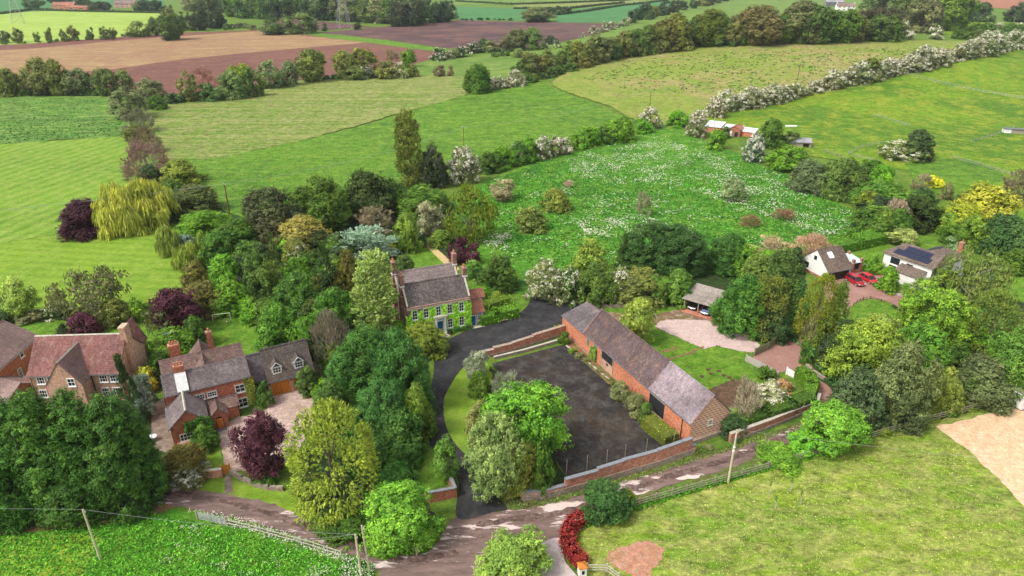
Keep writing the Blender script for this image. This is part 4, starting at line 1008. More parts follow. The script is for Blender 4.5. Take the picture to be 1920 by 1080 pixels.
# annexe with blue side door
H.gable(L, L + 2.9, .3, 3.2, 2.7, 4.3, BM['hall'], TM['red'], oh=.15, course=.3)
H.door('F', .3, L + .75, .95, 2.1, BLUE, WHITE); H.window('F', .3, L + 2.1, 1.75, 1.0, 1.4, nx=3, ny=3)
mb = MB(); mb.box(L + .1, L + 2.6, -.8, .29, -.02, .12); H.part(mb, 'step', STONE)
H.gable(L + .3, L + 5.5, 7.2, 9.6, 2.2, 3.2, BM['hall'], TM['red'], course=.3); H.window('F', 7.2, L + 4.2, 1.5, .9, .8, nx=2, ny=1)
for sx in (-1, 1):
    q = H.M @ Vector((ud + sx * 1.25, -1.15, 0)); t = empty('potted_plant', q, 0, 'clipped round bush in a pot %s of the blue front door' % ('left' if sx < 0 else 'right'), 'plant')
    MB().bar((0, 0, 0), (0, 0, .45), .2, .27, 10).build('pot', TERRA, t); o = link('crown', proto('laurel', 'S', 0), None, t); o.location = (0, 0, .42); o.scale = (.42, .42, .75); o.color = (*PAL['dk2'], 1)

# ---- the long brick barn
n3 = 3.35
H = House('brick_barn', (12.2, 101.1), -64.4, 'long orange brick barn with a dark and pale slate roof', 'barn')
H.gable(0, 18.6, 0, 6.7, 3.5, 7.05, BM['orange'], TM['barn'], ohg=.03, oh=.15, course=.3)
H.gable(18.6, 28.1, 0, 6.7, 3.505, 7.055, BM['orange'], TM['barn2'], ohg=.06, oh=.16, course=.3, gable_mat=BM['check'])
H.gable(-7.4, -.06, .02, 6.7, 3.25, 4.7, BM['orange'], TM['wing'], rp=.74, oh=.15, course=.3, e2=3.6)
mb = MB()
mb.beam((28.2, -.2, 3.45), (28.2, 3.35, 7.22), .22, .1); mb.beam((28.2, 6.9, 3.45), (28.2, 3.35, 7.22), .22, .1); mb.beam((.0, -.2, 3.45), (.0, 3.35, 7.24), .3, .12); mb.beam((0, 6.9, 3.45), (0, 3.35, 7.24), .3, .12)
H.part(mb, 'verge_board', TM['plain'])
mb = MB(); mb.box(-7.5, 3.4, -.14, -.004, -.2, .75); mb.box(9, 28.15, -.1, -.004, -.2, .35); H.part(mb, 'plinth', BM['wall'])
# big cart opening
T = lambda x, y: H.pick(1030 + x / 3.6, 550 + y / 3.6, 'y', 0).x
u0, u1 = T(356, 430), T(427, 500)
mb = MB(); mb.box(u0, u1, -.03, -.01, 1.75, 3.2); d = H.part(mb, 'barn_door', DARKW)
for i in range(12): a = u0 + (u1 - u0) * i / 12; mb = MB(); mb.box(a + .01, a + (u1 - u0) / 12 - .02, -.07 - .012 * (i % 2), -.031, 1.77, 3.18); H.part(mb, 'plank', DARKW, d)
mb = MB(); mb.box(u0 - .14, u0 - .01, -.09, -.01, 0, 3.3); mb.box(u1 + .01, u1 + .14, -.09, -.01, 0, 3.3); mb.box(u0 - .14, u1 + .14, -.1, -.01, 3.21, 3.34); H.part(mb, 'door_frame', WOOD, d)
mb = MB(); mb.box(u0, u1, -.05, -.012, 0, 1.74); H.part(mb, 'infill_panel', BM['tan']); mb = MB(); mb.box((u0 + u1) / 2 - .2, (u0 + u1) / 2 + .3, -.07, -.02, 1.05, 1.5); H.part(mb, 'vent', DARKW)
u0, u1 = T(672, 750), T(768, 850)
d = H.door('F', 0, (u0 + u1) / 2, u1 - u0, 2.5, DARKW, None, z0=.35, boards=16, handle=False, name='barn_door')
mb = MB(); mb.box(u0 - .15, u1 + .15, -.06, -.01, 2.87, 3.12); H.part(mb, 'lintel', WOOD, d); mb = MB(); mb.box(u0 - .1, u1 + .1, -.2, -.01, .1, .34); H.part(mb, 'sill', STONE, d)
for a, b in ((262, 330), (312, 370)):
    p = H.pick(1030 + a / 3.6, 550 + b / 3.6, 'y', 0); H.window('F', 0, p.x, 2.35, .62, 1.3, nx=2, ny=4, frame=flat('green_grey_paint', (.23, .28, .23), .8), sill=False)
for u, z in ((1.3, 2.2), (8.7, 2.4)):
    mb = MB(); mb.box(u - .18, u + .18, -.03, -.008, z - .18, z + .18); H.part(mb, 'vent_hole', BLACK)
p = H.pick(1030 + 1085 / 3.6, 550 + 870 / 3.6, 'x', 28.1); H.window('R', 28.1, p.y, p.z, .85, .85, nx=3, ny=2, frame=CREAM, sill=STONE)
p = H.pick(1030 + 1008 / 3.6, 550 + 990 / 3.6, 'x', 28.1); H.window('R', 28.1, p.y, p.z, .8, .7, nx=2, ny=1, frame=CREAM, sill=STONE)
mb = MB(); mb.box(28.105, 28.5, -.3, 7.3, -.2, .7); H.part(mb, 'plinth', BM['stone'])
mb = MB(); mb.bar((26.4, -.1, 0), (26.4, -.1, 3.3), .06); H.part(mb, 'drainpipe', DARKW)
leafwall(H, 'creeper', 'F', 0, 2.8, 4.0, 0, 2.6, 1500, .13, 'lt', depth=.35)
BARN = H

# ---- the pale brick house with a front gable
H = House('brick_house', (-71.5, 85.5), 3.5, 'pale brick house with a plum tiled roof and a projecting front gable')
H.gable(0, 13, 0, 8.6, 5.0, 9.1, BM['tan'], TM['tan'], course=.28, ohg=.15, ridgemat=STONE)
gx0, gx1 = 3.0, 9.0
H.gable(gx0 + .8, gx1 - .2, -2.4, 3.2, 4.7, 8.35, BM['tan'], TM['plain'], ax='y', course=.28, ohg=.08, oh=.15, ridgemat=STONE)
H.chimney(13.05, 4.3, 5, 10.6, .9, 1.5, 0, BM['tan']); mb = MB(); mb.add([(12.99, 3.1, -.2), (13.55, 3.1, -.2), (13.55, 5.5, -.2), (12.99, 5.5, -.2), (12.99, 3.1, 6.5), (13.55, 3.1, 6.2), (13.55, 5.5, 6.2), (12.99, 5.5, 6.5), (12.99, 3.7, 8.6), (13.5, 3.7, 8.4), (13.5, 4.9, 8.4), (12.99, 4.9, 8.6)],
    [(0, 1, 5, 4), (1, 2, 6, 5), (2, 3, 7, 6), (4, 5, 9, 8), (5, 6, 10, 9), (6, 7, 11, 10)]); H.part(mb, 'chimney_breast', BM['tan'])
for x, y in ((482, 765), (605, 755), (1225, 730), (1350, 720)): p = H.pick(x / 6.353, 590 + y / 6.353, 'y', 0); H.window('F', 0, p.x, 4.0, 1.15, 1.2, nx=3, ny=2)
H.winpx('F', -2.4, 850 / 6.353, 590 + 805 / 6.353, 1.05, 1.3, nx=2, ny=2)
for x in (1.3, 3.1, 10.4, 12): H.window('F', 0, x, 1.7, 1.1, 1.3, nx=3, ny=2)
H.gable(9.5, 12.2, 8.0, 11.2, 5.0, 8.2, BM['tan'], TM['tan'], ax='y')
H.mono(-1.9, -.1, .6, 4.4, 2.6, 4.4, BM['tan'], TM['tan'])
mb = MB(); mb.bar((.25, -.12, 0), (.25, -.12, 4.9), .05); mb.bar((9.0, -.12, 0), (9.0, -.12, 4.9), .05); H.part(mb, 'drainpipe', BLACK)

# ---- orange brick house at the left edge
H = House('brick_house', (-77.2, 87.82), 92.7, 'rust-orange brick house with a plain brown roof at the left edge')
H.gable(-3, 9.6, -0.0, 9.0, 5.0, 7.8, BM['rust'], TM['plain'], course=.3, ridgemat=TM['plain'])
H.gable(3.5, 9.4, 5.0, 17, 4.9, 7.4, BM['rust'], TM['plain'], ax='y', course=.3)
def pxw(H, x, y, w, h, nx, ny): H.winpx('F', 0, x / 6.353, 590 + y / 6.353, w, h, nx=nx, ny=ny)
pxw(H, 252, 465, .9, 1.2, 1, 2); pxw(H, 242, 698, .9, 1.7, 3, 3); pxw(H, 150, 750, .6, .6, 1, 1)
mb = MB(); mb.box(-3, 9.6, -.06, -.003, 2.7, 2.85); H.part(mb, 'brick_band', BM['farm'])
mb = MB(); mb.box(-3.1, 9.8, -.3, -.17, 4.7, 4.84); H.part(mb, 'fascia', WHITE)

# ---- low pink-roofed outbuilding in the corner
p = G(12, 732, 2.4)
H = House('outbuilding', (p.x - 6, p.y), -18, 'low outbuilding with a pinkish tiled roof behind the dark conifers', 'outbuilding')
H.gable(-4, 9, -1, 5, 2.4, 4.2, BM['rust'], TM['plain'])

# ---- the red farmhouse
H = House('farmhouse', (-48.7, 79.9), 27.9, 'red brick farmhouse with parallel slate roofs and a projecting gabled wing', 'farmhouse')
L = 11.4
H.gable(0, L, 0, 4.8, 5.2, 6.95, BM['farm'], TM['farm'], course=.3, ohg=.08)
H.gable(.003, L - .003, 4.803, 9.4, 5.2, 6.9, BM['farm'], TM['farmr'], course=.3, ohg=.08, oh=0)
H.gable(4.0, 7.6, 3.3, 6.8, 5.2, 6.6, BM['farm'], TM['farmr'], ax='y', walls=False)
H.gable(4.2, 7.4, 4.9, 11.5, 5.0, 6.75, BM['farm'], TM['farmr'], ax='y')
p = H.pick(280 + 260 / 4.5, 620 + 375 / 4.5, 'y', 2.2); cx = p.x
mb = MB(); mb.add([(cx - .75, -.3, 5.25), (cx + .75, -.3, 5.25), (cx + .75, 2.0, 6.92), (cx - .75, 2.0, 6.92), (cx - .75, -.3, 5.4), (cx + .75, -.3, 5.4), (cx + .75, 2.0, 7.15), (cx - .75, 2.0, 7.15)], [(4, 5, 6, 7), (0, 1, 5, 4), (1, 2, 6, 5), (3, 0, 4, 7)])
H.part(mb, 'roof_panel', flat('white_felt', (.62, .6, .6), .7, .15, 2), label='white repair sheet below the chimney')
H.chimney(cx, 2.4, 5, 8.2, 1.3, .8, 3, BM['farm'])
p = H.pick(280 + 210 / 4.5, 620 + 160 / 4.5, 'y', 9.0); H.chimney(p.x, 9.0, 3, 8.3, 1.5, .9, 3, BM['farm'])
p = H.pick(280 + 512 / 4.5, 620 + 80 / 4.5, 'y', 9.4); H.chimney(p.x, 9.4, 3, 9.0, .8, .7, 1, BM['redwall'])
for x, y, w, h, nx in ((765, 485, 1.35, 1.3, 2), (787, 605, 1.45, 1.5, 2), (427, 560, 1.3, .9, 4), (528, 533, 1.3, .85, 4)):
    H.winpx('F', 0, 280 + x / 4.5, 620 + y / 4.5, w, h, nx=nx, ny=2 if nx == 2 else 2, head=BM['tan'])
leafwall(H, 'creeper', 'F', 0, 10.7, L + .1, 0, 5.4, 1200, .13, (.2, .24, .03), depth=.2)
# front wing
wx0 = -.05; wx1 = 4.6
H.gable(wx0, wx1, -5.4, .4, 3.1, 5.3, BM['farm'], TM['farm'], ax='y', course=.3, ohg=.1, ridgemat=STONE)
H.window('F', -5.4, 2.15, 1.2, 2.6, 1.15, nx=6, ny=2); leafwall(H, 'ivy', 'F', -5.4, 1.9, 4.8, 0, 4.0, 2600, .14, 'md', holes=[(.7, 3.5, .5, 1.9)], depth=.35)
mb = MB(); mb.box(wx0 + .4, 4.6, -6.1, -5.41, 0, .6); H.part(mb, 'bay_base', BM['farm'])
leafwall(H, 'ivy', 'R', 4.6, -5.4, -3.4, 0, 2.4, 1600, .14, 'md', depth=.6)
# lean-to and porch
H.mono(4.6, 9.0, -2.0, -.02, 1.9, 2.75, BM['farm'], TM['farmr'])
H.gable(5.1, 7.2, -3.9, -1.5, 2.3, 3.3, BM['redwall'], TM['farmr'], ax='y', course=.3, ohg=.1)
mb = MB(); mb.extr([(5.65, 0), (6.65, 0), (6.65, 1.55), (6.45, 1.95), (6.15, 2.08), (5.85, 1.95), (5.65, 1.55)], -3.935, -3.89); H.part(mb, 'porch_opening', BLACK)
d = H.door('F', -3.94, 6.15, .86, 1.75, ORANGE, None, boards=5)
mb = MB(); mb.box(5.45, 6.85, -4.6, -3.95, -.02, .1); H.part(mb, 'step', LEAD)
mb = MB(); mb.bar((8.95, -2.3, 0), (8.95, -2.3, 2.6), .05); mb.bar((-.1, -.12, 0), (-.1, -.12, 5.1), .05); H.part(mb, 'drainpipe', BLACK)
mb = MB(); mb.bar((2.6, -.15, 4.0), (2.6, -.15, 5.0), .06); H.part(mb, 'flue', WHITE)
# television aerial
mb = MB(); mb.bar((1.9, 9.3, 8), (1.9, 9.3, 10.2), .03); mb.bar((1.2, 9.3, 10.1), (2.8, 9.5, 10.1), .02)
for i in range(8): mb.bar((1.3 + i * .2, 9.0, 10.1), (1.3 + i * .2, 9.7, 10.1), .012, n=4)
H.part(mb, 'aerial', STEEL)

# ---- garage wing with two oak doors and dormers
H = House('garage', (-36.94, 87.1), 29.3, 'double garage with orange timber doors and two roof dormers', 'garage')
H.gable(0, 6.9, 0, 6, 2.8, 6.7, BM['tan'], TM['garage'], course=.3, oh=.2)
H.gable(-3.4, -.02, .9, 5.1, 3.1, 6.3, BM['tan'], TM['wing'], course=.3)
H.window('F', .9, -1.9, 1.6, 1.5, 1.2, nx=3, ny=2); leafwall(H, 'creeper', 'F', .9, -3.0, -.1, 0, 3.2, 2500, .13, 'md', holes=[(-2.75, -1.05, .9, 2.3)], depth=.4)
for i in range(2):
    u = 1.75 + i * 3.2; d = H.door('F', 0, u, 2.6, 2.15, ORANGE, None, boards=10, handle=False, name='garage_door')
    mb = MB(); mb.extr([(u - 1.3, 2.14), (u + 1.3, 2.14), (u + .9, 2.32), (u, 2.42), (u - .9, 2.32)], -.06, -.01); H.part(mb, 'arched_top', ORANGE, d)
    mb = MB(); mb.box(u - .02, u + .02, -.09, -.03, .05, 2.2); H.part(mb, 'meeting_strip', DARKW, d)
for i, u in enumerate((1.65, 4.95)):
    H.gable(u - .75, u + .75, .6, 2.9, 4.55, 5.35, RENDER, TM['garage'], ax='y', course=.3, oh=.12, ohg=.15, zb=3.4)
    H.window('F', .6, u, 4.05, 1.2, .95, nx=3, ny=2, fw=.07); mb = MB(); mb.extr([(u - .68, 4.62), (u + .68, 4.62), (u, 5.28)], .575, .597); H.part(mb, 'dormer_gable', flat('slate_blue', (.06, .09, .14), .6, .15))
    mb = MB(); mb.beam((u - .85, .42, 4.5), (u, .42, 5.42), .05, .12); mb.beam((u + .85, .42, 4.5), (u, .42, 5.42), .05, .12); H.part(mb, 'bargeboard', WHITE)
for u in (.2, 3.35, 6.7): mb = MB(); mb.box(u - .08, u + .08, -.16, -.01, 2.0, 2.3); H.part(mb, 'wall_lamp', BLACK)
mb = MB(); mb.bar((1.2, 3, 6.6), (1.2, 3, 7.3), .16, .03, 8); mb.bar((4.5, 3, 6.6), (4.5, 3, 7.3), .16, .03, 8); H.part(mb, 'finial', LEAD)

# ---- white garage with skylight and the white house
H = House('white_garage', (65.35, 128.9), 20.3, 'white rendered garage with a brown tiled roof and a skylight', 'garage')
H.gable(0, 6.2, 0, 7.7, 2.4, 5.7, RENDER, TM['bung'], course=.42, oh=.35)
mb = MB(); mb.add([(1.8, 1.9, 4.32), (2.9, 1.9, 4.32), (2.9, 3.0, 5.26), (1.8, 3.0, 5.26)], [(0, 1, 2, 3)]); sk = H.part(mb, 'skylight', flat('bright_glass', (.65, .68, .7), .2, .05))
mb = MB(); mb.beam((1.8, 1.85, 4.3), (2.9, 1.85, 4.3), .1, .08); mb.beam((1.75, 1.9, 4.32), (1.75, 3, 5.26), .08, .08); mb.beam((2.95, 1.9, 4.32), (2.95, 3, 5.26), .08, .08); H.part(mb, 'frame', WHITE, sk)
H.window('L', 0, 3.9, 3.9, .7, .8, nx=2, ny=1, frame=BLACK, sill=False); H.window('L', 0, 6.0, 1.6, 1.2, 1.1, nx=2, ny=1, frame=BLACK, sill=False)
mb = MB(); mb.box(-.06, -.004, .3, 7.6, -.2, .55); H.part(mb, 'brick_plinth', BM['redwall'])
mb = MB(); mb.box(.5, 5.8, -.03, -.006, 0, 2.1); H.part(mb, 'garage_opening', flat('dark_interior', (.03, .022, .018), .9))
mb = MB(); mb.box(-.02, .3, -.12, -.01, 0, 2.3); H.part(mb, 'post', WHITE)
p = G(1592, 492, 0)
H2 = House('conservatory', (72.4, 133.0), 20.3, 'small conservatory with orange brick pillars beside the white garage', 'conservatory')
for x in (0, 2.2):
    for y in (0, 3.6): mb = MB(); mb.box(x - .25, x + .25, y - .25, y + .25, 0, 3.3 if y == 0 else 3.5); H2.part(mb, 'pillar', BM['redwall'])
mb = MB(); mb.box(-.1, 2.3, 0, 3.6, 0, .8); H2.part(mb, 'wall', BM['redwall']); mb = MB(); mb.box(0, 2.2, .1, 3.5, .8, 2.5); H2.part(mb, 'glazing', GLASS)
mb = MB(); mb.add([(-.4, -.3, 2.5), (2.6, -.3, 2.5), (2.6, 3.8, 3.0), (-.4, 3.8, 3.0)], [(0, 1, 2, 3)]); H2.part(mb, 'roof', flat('pale_polycarbonate', (.45, .55, .58), .3, .1))
for i in range(5): mb = MB(); x = -.35 + i * .72; mb.beam((x, -.3, 2.54), (x, 3.8, 3.04), .07, .06); H2.part(mb, 'roof_bar', WHITE)

H = House('white_house', (79.35, 134.4), -58.3, 'white rendered house with solar panels on a brown hipped roof')
def hip(H, x0, x1, y0, y1, e, r, roof, a, b, oh=.4):
    ym = (y0 + y1) / 2; mb = MB(); n = 14
    X0, X1, Y0, Y1 = x0 - oh, x1 + oh, y0 - oh, y1 + oh; e -= .15
    A = (x0 + a, ym, r); B = (x1 - b, ym, r)
    def face(p, q, s_, t):   # eave p->q, ridge t<-s
        p, q, s_, t = map(Vector, (p, q, s_, t))
        for i in range(n):
            k0, k1 = i / n, (i + 1) / n; up = Vector((0, 0, .045))
            c = [p.lerp(t, k0) + up, q.lerp(s_, k0) + up, q.lerp(s_, k1), p.lerp(t, k1), p.lerp(t, k0) - up * .3, q.lerp(s_, k0) - up * .3]
            mb.add(c, [(0, 1, 2, 3), (0, 4, 5, 1)])
    face((X0, Y0, e), (X1, Y0, e), B, A); face((X1, Y1, e), (X0, Y1, e), A, B); face((X1, Y0, e), (X1, Y1, e), B, B); face((X0, Y1, e), (X0, Y0, e), A, A)
    mb.add([(X0, Y0, e - .03), (X1, Y0, e - .03), (X1, Y1, e - .03), (X0, Y1, e - .03), (X0, Y0, e - .2), (X1, Y0, e - .2), (X1, Y1, e - .2), (X0, Y1, e - .2)], [(0, 1, 5, 4), (1, 2, 6, 5), (2, 3, 7, 6), (3, 0, 4, 7), (4, 5, 6, 7)])
    return H.part(mb, 'roof', roof)
MB_ = MB(); MB_.box(0, 10.2, 0, 8, -.3, 4.55); H.part(MB_, 'wall', RENDER)
hip(H, 0, 10.2, 0, 8, 4.7, 6.3, TM['bung2'], 3.4, .2)
mb = MB(); mb.box(4.6, 10.4, 7.5, 12.6, -.3, 4.5); H.part(mb, 'wall', RENDER); hip(H, 4.6, 10.4, 4.0, 12.6, 4.68, 6.25, TM['bung2'], 2.9, 2.9)
mb = MB(); mb.box(-.04, .5, -.05, -.004, -.2, 1.0); mb.box(-.05, -.004, 0, 8, -.2, 1.1); H.part(mb, 'brick_plinth', BM['redwall'])
for x, y, w, h in ((1128, 337, 1.9, 1.3), (1278, 405, 1.3, 1.25)): H.winpx('F', 0, 1480 + x / 5.684, 430 + y / 5.684, w, h, nx=3, ny=1, frame=DARKW, sill=False)
H.window('F', 0, 2.3, 1.4, 1.5, 1.5, nx=3, ny=1, frame=DARKW, sill=False)
MBp = MB(); H.mono(4.2, 9.2, -2.6, -.02, 2.4, 3.3, RENDER, TM['bung2'])
sl = (6.3 - 4.55) / 4.4
for i in range(7):
    for j in range(2):
        if (i == 0 and j == 1) or (i == 6 and j == 1) : continue
        x = 1.6 + i * 1.06 + (0 if j == 0 else .3); y = .2 + j * 1.55
        z0 = 4.55 + (y + .4) * sl + .12; z1 = 4.55 + (y + 1.5 + .4) * sl + .12
        mb = MB(); mb.add([(x, y, z0), (x + 1.02, y, z0), (x + 1.02, y + 1.5, z1), (x, y + 1.5, z1), (x, y, z0 - .05), (x + 1.02, y, z0 - .05), (x + 1.02, y + 1.5, z1 - .05), (x, y + 1.5, z1 - .05)], [(0, 1, 2, 3), (0, 4, 5, 1), (1, 5, 6, 2), (3, 0, 4, 7)]); H.part(mb, 'solar_panel', SOLAR)
for i in range(3):
    y = 7.6 + i * 1.06
    sl2 = (6.25 - 4.53) / 3.3
    for j in range(2):
        x = 4.5 + j * 1.3; z0 = 4.53 + (x - 4.2) * sl2 + .14; z1 = 4.53 + (x + 1.25 - 4.2) * sl2 + .14
        mb = MB(); mb.add([(x, y, z0), (x, y + 1.02, z0), (x + 1.25, y + 1.02, z1), (x + 1.25, y, z1)], [(0, 1, 2, 3)]); H.part(mb, 'solar_panel', SOLAR)
H.chimney(9.2, 11.6, 4, 7.4, .8, .8, 1, BM['redwall'])

# ---- carport with two cars
H = House('carport', (32.87, 116.36), -37.5, 'open carport with a pale worn roof sheltering two cars', 'carport')
mb = MB()
mb.box(0, 5.6, 5.9, 6.1, -.2, 2.9); mb.box(-.1, .1, .4, 6.1, -.2, 2.0); mb.box(5.5, 5.7, .4, 6.1, -.2, 1.2); H.part(mb, 'wall', BM['wall'])
H.mono(-.1, 5.7, 0, 6.2, 2.35, 3.1, None, TM['car'], walls=False, oh=.3)
for x in (0, 2.8, 5.6): mb = MB(); mb.box(x - .08, x + .08, .0, .16, 0, 2.3); H.part(mb, 'post', WOOD)
mb = MB(); mb.box(-.3, 5.9, -1.1, 5.9, -.1, .06); H.part(mb, 'floor_slab', BM['wall'])
CARP = H

# ---- brick stable range with a metal roof, up the field
def spx(x, y): return (1300 + x / 8, 180 + y / 8)
p = G(*spx(340, 560))
H = House('stable', (p.x, p.y), -33, 'small brick stable range with a shiny white metal roof', 'stable')
MET = flat('white_metal_sheet', (.66, .70, .76), .35, .1, 2)
H.mono(-4.5, 1.5, 0, 6, 2.3, 3.4, BM['orange'], MET)
H.mono(2.4, 9, 0, 5, 2.3, 3.0, BM['orange'], MET)
H.gable(5.0, 9.5, -1.5, 4.6, 2.6, 3.7, BM['redwall'], TM['red'], ax='y')
H.mono(9.6, 14.5, 0, 4.5, 2.0, 2.7, BM['orange'], MET)
H.door('F', -1.5, 6.1, .9, 2.0, WHITE, None); H.door('F', -1.5, 8.2, 1.3, 1.7, DARKW, None)
p = G(*spx(1640, 790))
H = House('field_shed', (p.x - 5, p.y + 2.5), -12, 'grey roofed open shed behind the green bushes', 'shed')
H.gable(0, 8.5, 0, 5, 1.9, 2.9, WOOD, TM['grey']); mb = MB(); mb.box(5.6, 7.6, -.03, -.01, 0, 1.5); H.part(mb, 'opening', BLACK)
# ---- far buildings
def far_house(px, py, ang, w, d, e, r, wall, roof, label, name='farmhouse', chim=True, cols=4):
    p = G(px, py); H = House(name, (p.x, p.y), ang, label, 'house')
    H.gable(0, w, 0, d, e, r, wall, roof, course=.8, oh=.3)
    if chim:
        for x in (.6, w - .6): H.chimney(x, d / 2, e, r + 1.4, 1.2, 1, 1, wall)
    for i in range(cols):
        for z in ((1.5, e - 1.2) if e > 4 else (1.5,)): H.window('F', 0, w * (i + .6) / cols, z, w / cols * .4, 1.4, nx=1, ny=1, fw=.12)
    return H
far_house(1568, 20, -10, 24, 10, 6, 9.5, RENDER, TM['plain'], 'white farmhouse among tall trees on the hill', chim=True)
far_house(1548, 12, -10, 26, 14, 6, 9, TM['grey'], TM['grey'], 'big grey barn roof behind the white farmhouse', 'far_barn', False, 0)
far_house(98, 17, 0, 32, 12, 5, 9, BM['orange'], TM['red'], 'far orange-roofed farm range behind the bright crop', 'far_farm', False)
far_house(122, 18, -4, 45, 10, 3, 5, BM['orange'], TM['red'], 'low far terracotta barn beside the farm range', 'far_barn', False, 3)
far_house(214, 15, 3, 30, 12, 6, 10, BM['tan'], TM['plain'], 'far cream and brick house between two dark trees', 'far_house')
# ------------------------------------------------------------------ walls, fences, poles, cars, small things
def wall_run(name, pts, hs, th, mat, label, cope=COPE, cat='wall', copeh=.1, base=None):
    """masonry wall along ground points of the photograph; hs = height of each run (steps between runs)"""
    P = [G(*p) for p in pts]; root = empty(name, P[0], 0, label, cat); o0 = P[0]
    mb = MB(); cp = MB()
    for i, (a, b) in enumerate(zip(P, P[1:])):
        h = hs[i] if isinstance(hs, (list, tuple)) else hs
        a2, b2 = a - o0, b - o0; d = (b2 - a2); d.z = 0; d.normalize(); n = Vector((-d.y, d.x, 0)) * th / 2; e = d * (th * .3)
        a2 = a2 - e; b2 = b2 + e; z = Vector((0, 0, 1))
        mb.add([a2 - n - z * .3, b2 - n - z * .3, b2 + n - z * .3, a2 + n - z * .3, a2 - n + z * h, b2 - n + z * h, b2 + n + z * h, a2 + n + z * h],
               [(0, 3, 2, 1), (4, 5, 6, 7), (0, 1, 5, 4), (1, 2, 6, 5), (2, 3, 7, 6), (3, 0, 4, 7)])
        n2 = n * 1.25; zz = h + .003 * (i + 1)
        cp.add([a2 - n2 + z * zz, b2 - n2 + z * zz, b2 + n2 + z * zz, a2 + n2 + z * zz, a2 - n2 + z * (zz + copeh), b2 - n2 + z * (zz + copeh), b2 + n2 + z * (zz + copeh), a2 + n2 + z * (zz + copeh)],
               [(0, 3, 2, 1), (4, 5, 6, 7), (0, 1, 5, 4), (1, 2, 6, 5), (2, 3, 7, 6), (3, 0, 4, 7)])
    mb.build('masonry', mat, root)
    if cope: cp.build('coping', cope, root)
    if base:   # footing of rubble proud of the wall
        fb = MB()
        for a, b in zip(P, P[1:]):
            a2, b2 = a - o0, b - o0; d = (b2 - a2).normalized(); n = Vector((-d.y, d.x, 0)) * (th / 2 + .09); z = Vector((0, 0, 1))
            fb.add([a2 - n - z * .3, b2 - n - z * .3, b2 + n - z * .3, a2 + n - z * .3, a2 - n + z * base, b2 - n + z * base, b2 + n + z * base, a2 + n + z * base],
                   [(4, 5, 6, 7), (0, 1, 5, 4), (1, 2, 6, 5), (2, 3, 7, 6), (3, 0, 4, 7)])
        fb.build('rubble_footing', BM['stone'], root)
    return root
wall_run('boundary_wall', [(978, 937), (1022, 934), (1060, 924), (1120, 907), (1167, 892), (1231, 874), (1292, 852), (1300, 850)], [1.2, 1.3, 2.2, 2.5, 2.6, 2.7, 1.5], .42, BM['wall'],
         'long weathered brick wall stepping up along the lane below the court', base=1.0)
wall_run('boundary_wall', [(1368, 829), (1440, 803), (1502, 778), (1530, 764), (1533, 752)], [1.5, 1.5, 1.4, 1.3], .4, BM['wall'], 'brick wall along the lane from the barn gable to the brick drive', cope=STONE, base=.6)
wall_run('courtyard_wall', [(900, 672), (927, 666), (960, 658), (1000, 645), (1057, 627)], [1.2, 1.5, 1.6, 1.8], .55, BM['wall'], 'broad ruined brick wall between the driveway and the tennis court', cope=BM['redwall'], base=.5)
wall_run('terrace_wall', [(927, 674), (985, 660), (1050, 641)], .5, .3, BM['stone'], 'low pale terrace wall at the head of the court', cope=STONE)
wall_run('entrance_wall', [(788, 934), (807, 941), (854, 932), (845, 910), (838, 898)], 1.5, .35, BM['redwall'], 'bright red brick entrance wall with blue-grey coping', cope=COPE)
wall_run('garden_wall', [(1012, 556), (1035, 562), (1060, 567), (1110, 574), (1140, 577), (1178, 577)], .65, .4, BM['stone'], 'low curved stone wall under the lilac bushes', cope=None)
wall_run('garden_wall', [(383, 896), (402, 895), (417, 893)], 1.2, .35, BM['wall'], 'short brick wall left of the orange garden gate', cope=STONE)
wall_run('garden_wall', [(434, 888), (455, 900), (480, 912), (505, 918), (530, 919)], .6, .4, BM['stone'], 'low stone retaining wall right of the orange garden gate', cope=None)
wall_run('arc_wall', [(1092, 1068), (1066, 1048), (1052, 1022), (1052, 1008)], .45, .3, BM['stone'], 'low curved stone wall outside the red hedge', cope=None)
wall_run('garden_wall', [(1505, 668), (1512, 686), (1522, 697), (1545, 712)], .5, .5, BM['stone'], 'rubble edging wall beside the brick drive', cope=None)
wall_run('timber_edging', [(1660, 541), (1680, 553), (1692, 556)], .4, .35, PALEWOOD, 'stepped pale sleeper edging by the brick forecourt', cope=None, cat='edging')
wall_run('court_kerb', [(1057, 645), (1100, 678), (1170, 735), (1272, 836)], .18, .2, STONE, 'stone kerb along the barn side of the court', cope=None, cat='kerb')

def fence(pts, label, rails=3, h=1.25, gap=2.2, mat=WOOD, name='post_and_rail_fence', pw=.13, rw=.11, cat='fence', wire=False):
    P = [G(*p) for p in pts]; root = empty(name, P[0], 0, label, cat); o0 = P[0]
    pm = MB().box(-pw / 2, pw / 2, -pw / 2, pw / 2, -.2, h + .08).mesh('post'); pm.materials.append(mat)
    rm = MB().box(0, 1, -.025, .025, -rw / 2, rw / 2).mesh('rail'); rm.materials.append(mat)
    rg = random.Random(len(pts) * 3)
    for k, (a, b) in enumerate(zip(P, P[1:])):
        d = b - a; L = math.hypot(d.x, d.y); n = max(1, round(L / gap)); az = math.atan2(d.y, d.x)
        for i in range(n + (1 if k == len(P) - 2 else 0)):
            q = a + d * (i / n) - o0; o = link('post', pm, None, root); o.location = q; o.rotation_euler = (rg.uniform(-.03, .03), rg.uniform(-.03, .03), az)
        for i in range(n):
            q = a + d * (i / n) - o0
            for j in range(rails):
                o = link('rail', rm, None, root); o.location = q + Vector((0, 0, h - .1 - j * (h - .25) / max(1, rails - .4) + rg.uniform(-.02, .02))) + Vector((d.y, -d.x, 0)).normalized() * .07
                o.rotation_euler = (0, -math.atan2(d.z, L) + rg.uniform(-.008, .008), az); o.scale = (L / n, 1, 1)
    return root
